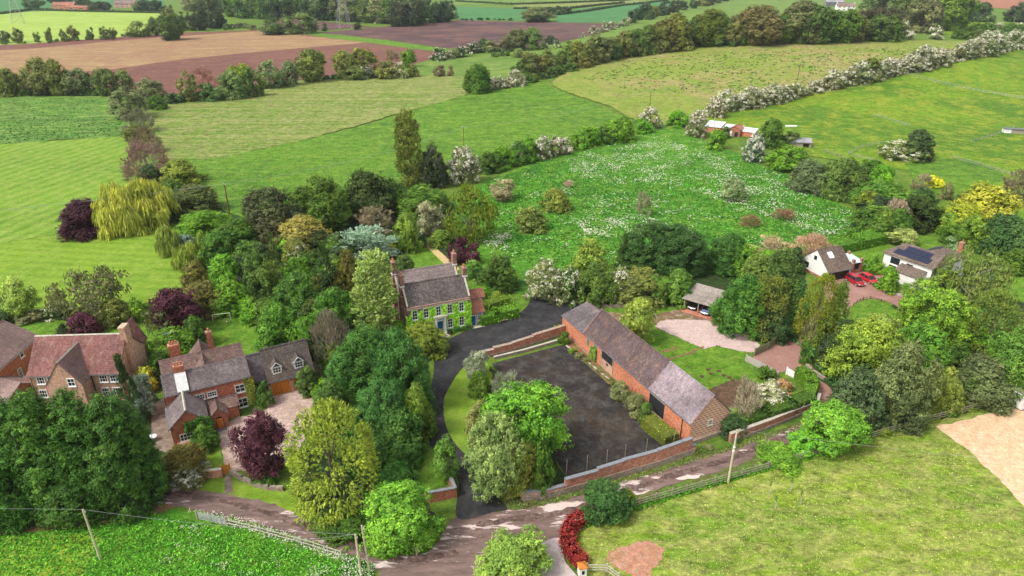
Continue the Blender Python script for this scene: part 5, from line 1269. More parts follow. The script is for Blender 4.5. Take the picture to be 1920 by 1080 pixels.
fence([(1078, 990), (1120, 974), (1198, 948), (1260, 931), (1340, 908), (1440, 880), (1566, 843)], 'long three-rail wooden fence between the lane verge and the paddock')
fence([(1606, 830), (1740, 791), (1820, 771), (1902, 751)], 'three-rail wooden fence along the far side of the paddock beside the arena')
fence([(425, 985), (470, 995), (540, 1014), (590, 1028), (640, 1045)], 'two-rail pale fence beside the lane at the meadow', rails=2, h=1.05, mat=PALEWOOD)
fence([(1100, 1072), (1138, 1073), (1160, 1090)], 'short pale fence beside the white gate pillar', mat=PALEWOOD, gap=1.6)
fence([(1600, 574), (1606, 568), (1618, 562), (1632, 560), (1652, 566)], 'low curved rail fence round the small lawn', rails=1, h=.6, gap=1.4, pw=.1, rw=.07, mat=DARKPOLE, name='low_rail_fence')
fence([(1702, 142), (1740, 151), (1790, 163), (1842, 174), (1930, 188)], 'wire-and-post field fence running from the white hedge', rails=2, h=1.3, gap=5, mat=STEEL, pw=.2, rw=.1, name='field_fence')
fence([(1785, 297), (1830, 310), (1880, 325), (1925, 335)], 'grey rail fence below the right-hand pasture', rails=2, h=1.2, gap=4, mat=STEEL, name='field_fence')
fence([(1590, 290), (1615, 278), (1640, 273), (1665, 270)], 'grey rail fence beside the hawthorn clump, upper run', rails=2, h=1.2, gap=4, mat=STEEL, name='field_fence')
fence([(1590, 290), (1610, 297), (1645, 306)], 'grey rail fence beside the hawthorn clump, lower run', rails=2, h=1.2, gap=4, mat=STEEL, name='field_fence')
fence([(1545, 285), (1570, 294), (1605, 308)], 'rough timber rail fence below the grey shed', rails=2, h=1.1, gap=3, mat=WOOD, name='field_fence')
fence([(1638, 218), (1660, 224), (1705, 238)], 'short grey fence in the middle of the pasture', rails=2, h=1.2, gap=4, mat=STEEL, name='field_fence')
fence([(1820, 268), (1850, 260), (1880, 250), (1900, 243)], 'grey fence leading to the field shelter', rails=2, h=1.2, gap=4, mat=STEEL, name='field_fence')
# close-boarded fence panels
def board_fence(pts, label, h=1.5, mat=PALEWOOD, board=.16):
    P = [G(*p) for p in pts]; root = empty('board_fence', P[0], 0, label, 'fence'); o0 = P[0]
    pm = MB().box(-.08, .08, -.08, .08, -.2, h + .12).mesh('post'); pm.materials.append(mat)
    bm_ = MB().box(-board * .46, board * .46, -.015, .015, .05, h).mesh('board'); bm_.materials.append(mat)
    rg = random.Random(3)
    for a, b in zip(P, P[1:]):
        d = b - a; L = math.hypot(d.x, d.y); az = math.atan2(d.y, d.x); n = int(L / board)
        for i in range(n):
            o = link('board', bm_, None, root); o.location = a - o0 + d * ((i + .5) / n) + Vector((-d.y, d.x, 0)).normalized() * (.02 if i % 2 else 0); o.rotation_euler = (0, 0, az + rg.uniform(-.03, .03)); o.scale = (1, 1, rg.uniform(.97, 1.02))
        m = max(1, round(L / 2.4))
        for i in range(m + 1): o = link('post', pm, None, root); o.location = a - o0 + d * (i / m); o.rotation_euler = (0, 0, az)
        for z in (.35, h - .3): MB().beam(a - o0 + Vector((0, 0, z)), b - o0 + Vector((0, 0, z)), .06, .09).build('rail', mat, root)
    return root
board_fence([(1398, 678), (1425, 692), (1440, 700), (1457, 710)], 'pale close-boarded fence between the lawn and the brick drive', 1.35)
board_fence([(1474, 702), (1494, 713)], 'short white board fence beside the clipped hedge', 1.3, WHITE)
board_fence([(1414, 668), (1438, 657), (1452, 646)], 'greenish board fence at the top of the brick drive', 1.5, flat('mossy_wood', (.22, .22, .12), .9, .35, 3))

# tennis court netting
nP = [G(1056, 908 - 12), G(1062, 893), G(1100, 884), G(1137, 874), G(1171, 864), G(1211, 853), G(1262, 838)]
root = empty('court_fence', nP[1], 0, 'thin dark wire fence along the near edge of the tennis court', 'fence'); o0 = nP[1]
for p in nP[1:]: MB().bar(p - o0, p - o0 + Vector((0, 0, 2.7)), .045, n=5).build('post', WOOD, root)
mb = MB()
for a, b in zip(nP[1:], nP[2:]):
    for k in range(19): z = .1 + k * .14; mb.bar(a - o0 + Vector((0, 0, z)), b - o0 + Vector((0, 0, z)), .007, n=3)
    L = (b - a).length
    for k in range(int(L / .2)): q = a - o0 + (b - a) * (k * .2 / L); mb.bar(q, q + Vector((0, 0, 2.6)), .006, n=3)
mb.build('wire_mesh', DARKW, root)

# poles
PLS = []
def pole(px, py, h, mat, label, arms=1, lean=(0, 0), r=.13, name='utility_pole', az=0, ins=True):
    p = G(px, py); root = empty(name, p, az, label, 'pole'); PLS.append(root)
    MB().bar((0, 0, -.2), (lean[0], lean[1], h), r, r * .72, 9).build('shaft', mat, root)
    t = Vector((lean[0], lean[1], h))
    if arms == 1:
        MB().beam(t + Vector((-.8, 0, -.2)), t + Vector((.8, 0, -.2)), .1, .1).build('crossarm', STEEL if mat is DARKPOLE else mat, root)
        for x in (-.7, 0, .7): MB().bar(t + Vector((x, 0, -.14)), t + Vector((x, 0, .12)), .06, .04, 6).build('insulator', WHITE, root)
    elif arms == 0:
        MB().bar(t + Vector((-.12, 0, -.35)), t + Vector((.14, 0, -.35)), .03).build('bracket', STEEL, root)
        MB().bar(t + Vector((.16, 0, -.45)), t + Vector((.16, 0, -.2)), .05, .04).build('insulator', WHITE, root)
    return p + t
def wire(a, b, sag, label, r=.014, name='overhead_wire', grp=None):
    mb = MB(); n = 14; pr = None
    for i in range(n + 1):
        t = i / n; q = a.lerp(b, t) - Vector((0, 0, sag * 4 * t * (1 - t)))
        if pr is not None: mb.bar(pr, q, r, n=4)
        pr = q
    o = mb.build(name, STEEL); return tag(o, label, 'wire', grp)
t1 = pole(432, 411, 9.5, DARKPOLE, 'dark wooden power pole by the path behind the hedge', lean=(.1, .1), az=-.9, r=.2)
tl = G(-60, 500, 0) + Vector((-70, -10, 9.5))
t2 = pole(870, 280, 8, DARKPOLE, 'slim pole rising behind the white hawthorn at the pasture edge', r=.14)
t3 = pole(1218, 203, 8, DARKPOLE, 'thin pole above the round white hawthorn', r=.15)
t4 = pole(1495, 152, 8.5, DARKPOLE, 'lone pole in the weedy yellowish pasture', r=.16)
for k, dx in enumerate((-.7, 0, .7)):
    w = ['lower', 'middle', 'upper'][k]
    wire(tl + Vector((dx, 0, 0)), t1 + Vector((dx * .8, 0, 0)), 1.6, w + ' power wire crossing the mown field left of the dark pole')
    wire(t1 + Vector((dx * .8, 0, 0)), t2 + Vector((dx, 0, 0)), 2.2, w + ' power wire across the bright pasture, right of the dark pole')
    wire(t2 + Vector((dx, 0, 0)), t3 + Vector((dx, 0, 0)), 2.4, w + ' power wire between the two hawthorn poles')
    wire(t3 + Vector((dx, 0, 0)), t4 + Vector((dx, 0, 0)), 2.6, w + ' power wire crossing the weedy pasture')
# twin pole at the right-hand hedge
p = G(1826, 92); root = empty('twin_pole', p, .3, 'twin wooden H-pole standing in the long white hedge', 'pole')
for x in (-1.1, 1.1): MB().bar((x, 0, -.2), (x * .9, 0, 11.5), .2, .15, 8).build('shaft', DARKPOLE, root)
MB().beam((-2, 0, 11.3), (2, 0, 11.3), .2, .2).build('crossarm', STEEL, root)
p6 = pole(1898, 52, 10, STEEL, 'pale far pole near the top right corner', r=.2)
p5 = pole(1337, 250, 8.2, POLEWOOD, 'pale wooden pole in front of the metal-roofed stable', arms=0, r=.15)
a1 = pole(188, 1048, 6.9, POLEWOOD, 'pale wooden pole standing in the lush meadow at the left', arms=0, lean=(-.3, .35), r=.14)
b1 = pole(678, 1084, 6.0, POLEWOOD, 'front pole of the pair beside the lane', arms=0, lean=(-.15, .3), r=.15)
b2 = pole(694, 1076, 6.7, POLEWOOD, 'rear pole of the pair beside the lane', arms=0, lean=(-.35, .3), r=.12)
c1 = pole(1365, 905, 8.3, POLEWOOD, 'tall pale pole with white bands at the paddock fence', arms=0, r=.15)
q = G(1365, 905); rt = c1
for z in (5.0, 5.6): MB().bar((0, 0, z), (0, 0, z + .22), .16, n=9).build('white_band', WHITE, PLS[-1])
wire(a1, b1, .5, 'thin cable from the meadow pole to the lane poles'); wire(a1, a1 + Vector((-60, 2, 1)), .6, 'thin cable from the meadow pole past the dark conifers')
wire(b1, G(530, 1014, .3), .1, 'slanting stay cable of the lane poles', .015)
wire(c1, c1 + Vector((70, -12, 1)), .9, 'thin cable from the banded pole over the paddock')

# pylons
def pylon(px, py, H_, base, label):
    p = G(px, py); root = empty('electricity_pylon', p, .5, label, 'pylon'); mb = MB(); lv = [0, .18, .34, .48, .6, .7, .78, .86, .94, 1.0]
    wd = lambda t: base / 2 * (1 - t) ** 1.15 + .7
    for k in range(len(lv) - 1):
        w0, w1, z0, z1 = wd(lv[k]), wd(lv[k + 1]), lv[k] * H_, lv[k + 1] * H_
        cs = ((-1, -1), (1, -1), (1, 1), (-1, 1))
        for i in range(4):
            a, b = cs[i], cs[(i + 1) % 4]
            mb.bar((a[0] * w0, a[1] * w0, z0), (a[0] * w1, a[1] * w1, z1), .16, n=4)
            mb.bar((a[0] * w0, a[1] * w0, z0), (b[0] * w1, b[1] * w1, z1), .09, n=4); mb.bar((b[0] * w0, b[1] * w0, z0), (a[0] * w1, a[1] * w1, z1), .09, n=4)
            mb.bar((a[0] * w1, a[1] * w1, z1), (b[0] * w1, b[1] * w1, z1), .09, n=4)
    mb.build('lattice_tower', STEEL, root)
    for i, z in enumerate((.62, .76, .9)):
        mb = MB(); w = (9, 11, 8)[i]
        for s in (-1, 1):
            mb.bar((0, 0, z * H_ + 1.2), (s * w, 0, z * H_), .12, n=4); mb.bar((0, 0, z * H_ - .8), (s * w, 0, z * H_), .12, n=4)
        mb.build('crossarm', STEEL, root)
pylon(645, 53, 46, 11, 'tall steel pylon in front of the far wood')
pylon(35, 45, 46, 10, 'steel pylon in the bright crop at the far left')

# cars
TYRE = flat('tyre_rubber', (.02, .02, .02), .8, .1); RIM = flat('alloy_rim', (.5, .5, .52), .35, .1, metallic=.5); LAMP = flat('headlight_glass', (.7, .72, .75), .15, .05)
def car(loc, az, paint, label, suv=False, group=None):
    root = empty('parked_car', loc, az, label, 'car', group); hb = 1.02 if suv else .9; ht = 1.66 if suv else 1.46
    st = [(-2.15, .45, .62, .72), (-2.1, .3, .8, .82), (-1.75, .22, hb - .08, .88), (-1.0, .2, hb, .9), (0, .2, hb, .9), (.9, .2, hb, .9), (1.3, .22, hb - .06, .89), (1.8, .25, hb - .18, .85), (2.1, .3, .66, .78), (2.2, .42, .55, .66)]
    mb = MB(); vs = []
    for x, z0, z1, w in st:
        vs += [(x, -w * .9, z0), (x, -w, z0 + .15), (x, -w, z1 - .18), (x, -w * .86, z1), (x, w * .86, z1), (x, w, z1 - .18), (x, w, z0 + .15), (x, w * .9, z0)]
    n = len(st); fs = [(i * 8 + j, i * 8 + (j + 1) % 8, (i + 1) * 8 + (j + 1) % 8, (i + 1) * 8 + j) for i in range(n - 1) for j in range(8)] + [tuple(range(8)), tuple(range((n - 1) * 8, n * 8))[::-1]]
    mb.add(vs, fs); body = mb.build('body', paint, root, smooth=False)
    rx0, rx1 = (-1.75, .45) if suv else (-1.35, .4)
    mb = MB(); A = [(-2.0 if suv else -1.85, .8, hb - .03), (1.2, .8, hb - .03), (rx1, .62, ht - .05), (rx0, .62, ht - .05)]
    mb.add([(x, s * w, z) for s in (-1, 1) for x, w, z in A], [(0, 1, 2, 3), (7, 6, 5, 4), (0, 4, 5, 1), (1, 5, 6, 2), (3, 2, 6, 7), (0, 3, 7, 4)]); gl = mb.build('windows', GLASS, root)
    mb = MB(); mb.box(rx0 - .05, rx1 + .08, -.64, .64, ht - .07, ht)
    for s in (-1, 1):
        for a, b in (((1.2, .81 * s, hb - .03), (rx1 + .05, .64 * s, ht - .04)), ((-.35, .815 * s, hb - .03), (-.4, .64 * s, ht - .04)), ((-1.95 if suv else -1.8, .81 * s, hb - .03), (rx0, .64 * s, ht - .04))): mb.beam(a, b, .07, .07)
    mb.build('roof', paint, root)
    for x in (-1.35, 1.4):
        for s in (-1, 1):
            w = MB().bar((x, s * .72, .33), (x, s * .93, .33), .33, n=18).build('wheel', TYRE, root); MB().bar((x, s * .9, .33), (x, s * .945, .33), .2, n=12).build('rim', RIM, w)
    for s in (-1, 1):
        MB().box(2.02, 2.17, s * .62 - .17, s * .62 + .17, .58, .7).build('headlight', LAMP, root); MB().box(-2.16, -2.06, s * .68 - .12, s * .68 + .12, .68, .84).build('tail_light', RED, root)
        MB().box(.75, .95, s * .98 - .09, s * .98 + .09, hb - .02, hb + .12).build('mirror', paint, root)
    MB().box(2.15, 2.215, -.26, .26, .42, .53).build('number_plate', WHITE, root); MB().box(2.12, 2.2, -.45, .45, .3, .4).build('grille', BLACK, root)
    return root
az = math.atan2(G(1618, 531).y - G(1590, 515).y, G(1618, 531).x - G(1590, 515).x)
DRED = flat('dark_red_paint', (.33, .008, .015), .22, .05, 3, spec=.6)
car(G(1602, 531), az, DRED, 'dark red estate car nearer the white garage door', suv=True)
car(G(1627, 527), az, RED, 'bright red hatchback beside the darker red car')
M = CARP.M
car(M @ Vector((1.45, 2.4, .06)), R(-37.5 - 90), flat('black_paint', (.03, .03, .035), .2, .05, spec=.6), 'dark car parked in the left bay of the carport')
car(M @ Vector((4.2, 1.9, .06)), R(-37.5 - 90), flat('slate_blue_paint', (.12, .17, .28), .2, .05, spec=.6), 'slate blue car parked in the right bay of the carport')

# garden gate, field gate, small gate
p = G(417, 891); q2 = G(433, 886); d = q2 - p; az = math.atan2(d.y, d.x)
root = empty('garden_gate', p, az, 'orange wooden garden gate at the farmhouse path', 'gate'); L = math.hypot(d.x, d.y)
for i in range(6): MB().box(.08 + i * (L - .16) / 6, .06 + (i + 1) * (L - .16) / 6, -.02, .02, .08, 1.35 + .12 * math.sin(math.pi * (i + .5) / 6)).build('plank', ORANGE, root)
for x in (0, L): MB().box(x - .08, x + .08, -.08, .08, -.1, 1.6).build('post', ORANGE, root)
MB().box(.05, L - .05, .021, .06, .4, .5).build('rail', ORANGE, root)
def bar_gate(a, b, mat, label, h=1.15, bars=6):
    p, q = G(*a), G(*b); d = q - p; az = math.atan2(d.y, d.x); L = math.hypot(d.x, d.y)
    root = empty('field_gate', p, az, label, 'gate')
    for i in range(bars): z = .15 + i * (h - .15) / (bars - 1); MB().bar((0, 0, z), (L, 0, z), .035, n=5).build('bar', mat, root)
    for x in (0, L * .5, L): MB().bar((x, 0, .1), (x, 0, h + .03), .035, n=5).build('upright', mat, root)
    for x in (-.15, L + .15): MB().box(x - .09, x + .09, -.09, .09, -.1, h + .2).build('post', WOOD, root)
bar_gate((373, 974), (424, 985), STEEL, 'galvanised metal field gate at the meadow corner')
bar_gate((783, 1040), (797, 1020), WHITE, 'small white gate under the bright roadside tree', bars=4)
bar_gate((300, 893), (325, 906), WOOD, 'old timber gate beside the clipped olive shrub', bars=5)
# pale path slab
sheet('garden_path', [(422, 892), (434, 889), (437, 925), (421, 925)], GR['yard'], 6, False, label='stone path from the orange gate to the lane')
# football goal
p, q = G(400, 604), G(433, 600); d = q - p; L = math.hypot(d.x, d.y); root = empty('football_goal', p, math.atan2(d.y, d.x), 'white football goal frame on the back lawn', 'goal')
for x in (0, L): MB().bar((x, 0, 0), (x, 0, 1.5), .05).build('post', WHITE, root); MB().bar((x, 0, 1.5), (x, .9, 0), .03).build('stay', WHITE, root)
MB().bar((0, 0, 1.5), (L, 0, 1.5), .05).build('crossbar', WHITE, root); MB().bar((0, .9, .03), (L, .9, .03), .03).build('ground_bar', WHITE, root)
o = MB(); bmh = bmesh.new(); bmesh.ops.create_icosphere(bmh, subdivisions=2, radius=.14); me = bpy.data.meshes.new('ball'); bmh.to_mesh(me); bmh.free()
o = link('football', me, WHITE); o.location = G(425, 603, .14); tag(o, 'white ball lying in front of the goal', 'ball')
# gate pillar
p = G(1091, 1078); root = empty('gate_pillar', p, .2, 'white gate pillar with a brick cap at the drive entrance', 'pillar')
MB().box(-.4, .4, -.4, .4, -.1, 1.35).build('shaft', RENDER, root)
MB().add([(-.5, -.5, 1.35), (.5, -.5, 1.35), (.5, .5, 1.35), (-.5, .5, 1.35), (-.5, -.5, 1.45), (.5, -.5, 1.45), (.5, .5, 1.45), (-.5, .5, 1.45), (0, 0, 1.75)], [(0, 3, 2, 1), (0, 1, 5, 4), (1, 2, 6, 5), (2, 3, 7, 6), (3, 0, 4, 7), (4, 5, 8), (5, 6, 8), (6, 7, 8), (7, 4, 8)]).build('cap', ORANGE, root)
MB().box(-.15, .15, -.42, -.401, .5, 1.0).build('sign_plate', BLACK, root)
# bench by the hall
p = G(938, 606); root = empty('garden_bench', p, R(22), 'dark wooden bench by the hedge beside the ivy house', 'bench')
MB().box(0, 1.6, 0, .5, .4, .46).build('seat', WOOD, root); MB().box(0, 1.6, .46, .52, .5, .95).build('backrest', WOOD, root)
for x in (.05, 1.5):
    for y in (.02, .45): MB().box(x, x + .07, y, y + .07, 0, .42).build('leg', WOOD, root)
# wooden steps at the white house
p = G(1642, 511); root = empty('garden_steps', p, R(115), 'timber garden steps between the garage and the white house', 'steps')
for i in range(6): MB().box(i * .5, i * .5 + .45, -.9, .9, 0 + i * .12, .16 + i * .12).build('step', WOOD, root)
# tank, table, ball, bins
def blob(name, px, py, r, h, mat, label, cat, sub=2, z=0):
    b = bmesh.new(); bmesh.ops.create_icosphere(b, subdivisions=sub, radius=1); me = bpy.data.meshes.new(name); b.to_mesh(me); b.free()
    for f in me.polygons: f.use_smooth = True
    o = link(name, me, mat); o.location = G(px, py, z + h * .8); o.scale = (r, r, h); return tag(o, label, cat)
p = G(288, 826); root = empty('patio_table', p, 0, 'round white patio table in the side yard', 'table')
MB().bar((0, 0, .7), (0, 0, .76), .55, n=20).build('top', WHITE, root); MB().bar((0, 0, 0), (0, 0, .7), .08, .08).build('leg', WHITE, root)
blob('exercise_ball', 283, 686, .6, .6, flat('blue_plastic', (.02, .12, .3), .4, .1), 'shiny blue ball beside the gable of the pale brick house', 'ball')
def bin_(px, py, col, label):
    p = G(px, py); root = empty('wheelie_bin', p, .4, label, 'bin')
    mb = MB(); mb.add([(-.24, -.28, 0), (.24, -.28, 0), (.24, .28, 0), (-.24, .28, 0), (-.3, -.36, .95), (.3, -.36, .95), (.3, .36, .95), (-.3, .36, .95)], [(0, 3, 2, 1), (4, 5, 6, 7), (0, 1, 5, 4), (1, 2, 6, 5), (2, 3, 7, 6), (3, 0, 4, 7)]); mb.build('body', col, root)
    MB().box(-.33, .33, -.4, .4, .955, 1.06).build('lid', col, root)
bin_(1497, 510, flat('bin_blue', (.02, .06, .2), .5, .1), 'dark blue wheelie bin against the white garage wall')
bin_(1503, 513, flat('bin_green', (.02, .09, .04), .5, .1), 'dark green wheelie bin against the white garage wall')
# compost crates, hutch and ladder near the carport
p = G(1396, 631); root = empty('wooden_crate', p, -.6, 'mossy wooden crate lying below the laurels', 'crate')
MB().box(-.9, .9, -.6, .6, 0, .7).build('box', WOOD, root); MB().box(-.95, .95, -.65, .65, .7, .78).build('lid', flat('mossy_lid', (.26, .25, .12), .9, .3), root)
for k in range(3):
    p = G(1410 + k * 3, 633 - k); o = MB().beam((0, 0, .1), (.6, 1.3, .9), .15, .05).build('plank', PALEWOOD); o.location = p; tag(o, 'loose pale plank leaning beside the wooden crate', 'plank', 'planks leaning by the crate')
# field shelter, troughs
p = G(1893, 250); root = empty('field_shelter', p, -.3, 'small field shelter with a white end in the right pasture', 'shelter')
MB().box(-2.5, 0, -1.2, 1.2, 0, 1.8).build('white_end', WHITE, root); MB().box(.01, 5, -1.2, 1.2, 0, 1.7).build('body', WOOD, root); MB().box(-2.7, 5.2, -1.5, 1.5, 1.81, 1.95).build('roof', LEAD, root)
p = G(1483, 239); root = empty('feed_trough', p, 0, 'long white feed trough in the pasture above the stable', 'trough'); MB().box(-2.2, 2.2, -.5, .5, .3, .8).build('tub', WHITE, root)
for x in (-1.8, 1.8): MB().box(x - .1, x + .1, -.4, .4, 0, .3).build('leg', STEEL, root)
# mobile cabin at the arena
p = G(1912, 772); root = empty('mobile_cabin', p, R(15), 'white mobile cabin with dark steps at the edge of the arena', 'cabin')
MB().box(0, 9, 0, 3, .3, 2.8).build('body', RENDER, root); MB().box(-.1, 9.1, -.1, 3.1, 2.801, 3.0).build('roof', flat('mossy_roof', (.2, .2, .13), .9, .3), root); MB().box(1.2, 2.1, -.03, -.003, .5, 2.4).build('door', LEAD, root)
for i in range(3): MB().box(.9, 2.4, -.5 - i * .35, -.1 - i * .35, 0, .45 - i * .13).build('step', LEAD, root)
# young trees in tubes
for k, (x, y, h_) in enumerate(((1441, 927, 2.0), (1451, 955, 2.0), (1480, 922, 2.2), (1498, 947, 2.2))):
    p = G(x, y); root = empty('sapling', p, 0, ['slender sapling nearest the fence in the paddock', 'lowest sapling of the four in the paddock', 'sapling with a little foliage at its tip', 'sapling standing right of the other three'][k], 'sapling', 'staked saplings in the paddock')
    MB().bar((0, 0, 0), (0.05, 0, h_), .035, .015, 5).build('trunk', PALEBARK, root); MB().bar((.15, 0, 0), (.15, 0, 1.1), .05, .05, 5).build('stake', PALEWOOD, root)
    o = link('crown', proto('loose', 'X', 0), None, root); o.location = (.05, 0, h_ * .65); o.scale = (.14, .14, h_ * .4); o.color = (*PAL['lt'], 1)
# polytunnel hoops
p = G(1868, 470); root = empty('polytunnel_frame', p, R(-30), 'bare white hoops of a small polytunnel', 'polytunnel')
for i in range(6):
    mb = MB(); pr = None
    for k in range(9):
        t = math.pi * k / 8; q = Vector((i * .9 - 2.2, -1.2 * math.cos(t), 1.5 * math.sin(t)))
        if pr: mb.bar(pr, q, .04, n=5)
        pr = q
    mb.build('hoop', WHITE, root)
MB().bar((-2.2, 0, 1.5), (2.3, 0, 1.5), .03).build('ridge_bar', WHITE, root)
# ------------------------------------------------------------------ trees, shrubs and hedges
P_ = plant
# === village, left ===
for i, (b, lb) in enumerate((((-40, 735, 75, 985), 'dark green conifer at the left end of the big conifer belt'), ((40, 722, 150, 985), 'second of the big dark conifers, below the gable of the pale brick house'),
        ((110, 724, 215, 975), 'broad dark conifer in the middle of the big conifer belt'), ((172, 728, 276, 970), 'tall dark conifer nearest the lane, in front of the pale brick house'),
        ((212, 765, 294, 950), 'rounded dark conifer at the lane end of the big belt'), ((-60, 800, 40, 1000), 'lowest dark conifer at the edge of the trodden meadow'),
        ((70, 800, 190, 985), 'wide dark conifer skirting the bare red strip'))):
    P_(b, 'screen', (.040, .125, .022), lb, cls='L')
P_((218, 668, 262, 800), 'cone', 'dk2', 'narrow dark spruce beside the blue cedar')
P_((240, 695, 292, 765), 'cedar', 'bl', 'silvery blue cedar in front of the pale brick gable', name='cedar_tree')
P_((252, 715, 290, 790), 'cone', 'bl', 'small blue spruce below the silvery cedar')
P_((255, 682, 292, 735), 'bush', 'yl', 'golden yellow shrub beside the blue cedar')
P_((524, 764, 712, 985), 'golden', (.27, .285, .03), 'great golden conifer beside the farmhouse forecourt', cls='L')
P_((440, 768, 540, 895), 'loose', 'pu2', 'purple-leaved tree on the gravel forecourt', cls='L')
P_((468, 865, 525, 905), 'bush', 'md', 'green undergrowth below the purple tree on the forecourt')
P_((294, 830, 388, 905), 'bush', 'ol', 'rounded olive shrub at the old timber gate')
P_((312, 852, 392, 910), 'halfblossom', 'gy', 'grey-green flowering shrub beside the farmhouse gate')
P_((355, 795, 408, 845), 'bush', 'md', 'ivy mound at the corner of the farmhouse wing')
P_((478, 718, 508, 762), 'bush', 'md2', 'rounded shrub bed beside the garage link')
P_((0, 520, 62, 600), 'broad', 'lime', 'pale lime-yellow tree at the left edge behind the lawn')
P_((105, 498, 228, 605), 'feather', 'gr', 'grey-green birch at the edge of the mown lawn', cls='L')
P_((185, 560, 245, 610), 'bush', 'ol', 'olive bush right of the grey-green birch')
P_((240, 555, 275, 602), 'broad', 'br', 'bright small tree between the birch and the copper beech')
P_((292, 540, 372, 625), 'broad', 'pu', 'dark copper beech behind the farmhouse garden')
P_((264, 565, 345, 632), 'feather', 'gr', 'grey weeping tree in front of the dark copper beech')
P_((126, 584, 182, 630), 'bush', 'pu2', 'purple round shrub on the lawn behind the pale brick house')
P_((100, 607, 132, 632), 'cone', 'dk2', 'small dark conifer left of the purple shrub')
P_((80, 570, 112, 600), 'blossom', 'md', 'white-flecked shrub behind the left garden lawn')
P_((108, 572, 130, 598), 'bush', 'dk2', 'dark bush beside the white-flecked shrub')
P_((30, 578, 85, 602), 'bush', 'gr', 'grey hedge shrub behind the left garden lawn')
P_((-30, 580, 30, 610), 'bush', 'dk2', 'dark shrub at the left edge behind the garden')
P_((275, 612, 368, 680), 'bush', (.09, .22, .02), 'bright green spreading tree behind the farmhouse chimney', cls='L')
P_((270, 655, 335, 715), 'bush', 'md', 'green shrubs at the back corner of the farmhouse')
P_((345, 592, 392, 650), 'bush', 'md', 'green mass left of the football goal')
P_((0, 730, 30, 760), 'bush', 'ol', 'olive bush beside the low outbuilding')
P_((30, 745, 60, 768), 'twig', 'bn', 'brown shrub between the two brick houses')
# lawn trees at upper left
P_((108, 374, 198, 441), 'bush', 'pu', 'dark purple beech on the mown lawn', name='beech_tree', cat='tree', cls='L')
P_((186, 340, 314, 432), 'willow', (.42, .43, .06), 'big golden weeping willow beside the purple beech', cls='L')
P_((288, 427, 338, 478), 'willow', (.30, .33, .06), 'small weeping willow at the lawn edge, upper', cls='M')
P_((328, 453, 386, 503), 'willow', (.30, .31, .05), 'small weeping willow at the lawn edge, lower', cls='M')
P_((365, 435, 396, 465), 'willow', (.30, .33, .06), 'little yellowish willow behind the lower small willow')
P_((330, 438, 368, 470), 'bush', 'bl', 'blue-grey shrub between the small willows')
P_((337, 492, 392, 540), 'bush', 'ol', 'yellowish bush below the small willows')
P_((410, 498, 468, 538), 'blossom', 'gy', 'white-blossomed shrub above the ivy house garden trees')
# field boundary running up from the village on the left
P_((228, 262, 316, 338), 'twig', (.19, .13, .10), 'large brown bare shrub beside the striped field', cls='L')
P_((240, 235, 298, 285), 'twig', 'bn', 'brown twiggy shrub above the large brown one')
P_((262, 310, 300, 345), 'bush', 'dk2', 'dark shrub at the foot of the large brown one')
P_((203, 166, 275, 222), 'loose', (.17, .17, .06), 'tan-green tree at the bend of the left hedge')
P_((232, 205, 290, 248), 'twig', (.2, .19, .09), 'pale twiggy bush below the tan-green tree')
P_((232, 235, 275, 262), 'bush', 'ol', 'olive bush beside the stream path')
P_((250, 148, 310, 190), 'loose', (.17, .18, .06), 'tan tree leaning over the ploughed field')
P_((270, 180, 312, 205), 'bush', 'md', 'green bush by the gap in the left hedge')
P_((295, 299, 378, 345), 'bush', 'lt', 'yellow-green bush above the willows')
P_((300, 335, 345, 375), 'bush', 'md2', 'green bush right of the great willow')
P_((315, 345, 408, 400), 'bush', (.07, .13, .04), 'large dull green shrub mass behind the small willows', cls='L')
P_((318, 385, 345, 415), 'bush', 'dk', 'dark bush beside the great willow')
P_((334, 392, 430, 440), 'bush', 'br', 'bright green bush left of the dark pole', cls='L')
P_((395, 410, 490, 468), 'bush', 'md', 'green bushes below the dark pole', cls='L')
P_((336, 360, 372, 378), 'blossom', 'md', 'small white blossom in the shrub mass')
P_((370, 440, 440, 500), 'broad', 'md', 'green tree right of the small willows')
P_((385, 478, 455, 545), 'bush', 'br', 'bright green bush above the football lawn')
P_((440, 450, 500, 505), 'broad', 'md', 'mid green tree left of the golden oak')
P_((340, 525, 420, 590), 'bush', 'ol', 'green scrub at the corner of the mown lawn', cls='L')
P_((396, 525, 470, 586), 'bush', 'br', 'bright scrub right of the football lawn', cls='L')
# garden wood left of the ivy house
P_((458, 352, 560, 445), 'broad', (.05, .075, .035), 'dull dark tree behind the garden wood', cls='L')
P_((480, 400, 545, 460), 'loose', (.07, .09, .04), 'grey-green tree in the garden wood')
P_((556, 335, 655, 430), 'broad', (.075, .15, .022), 'olive-green tree with bright sprays behind the wood', cls='L')
P_((600, 380, 660, 430), 'broad', 'md', 'green tree beneath the olive-green one')
P_((638, 321, 742, 408), 'bush', (.028, .062, .016), 'very dark spreading yew behind the wood', name='yew_tree', cat='tree', cls='L')
P_((515, 402, 622, 470), 'bush', (.27, .24, .045), 'golden-leaved oak in the garden wood', name='oak_tree', cat='tree', cls='L')
P_((570, 430, 630, 475), 'bush', 'dk', 'dark bush below the golden oak')
P_((620, 417, 742, 492), 'cedar', (.26, .36, .31), 'spreading blue cedar above the ivy house', cls='L')
P_((660, 385, 740, 432), 'twig', (.26, .21, .12), 'bare reddish-brown bush behind the blue cedar')
P_((735, 400, 790, 470), 'bush', 'lt', 'yellow-green bushes between the cedar and the walled lawn')
P_((720, 455, 745, 475), 'bush', 'yl', 'yellow-flowering shrub at the corner of the walled lawn')
P_((500, 440, 535, 560), 'cone', (.06, .12, .035), 'narrow drooping conifer in the garden wood')
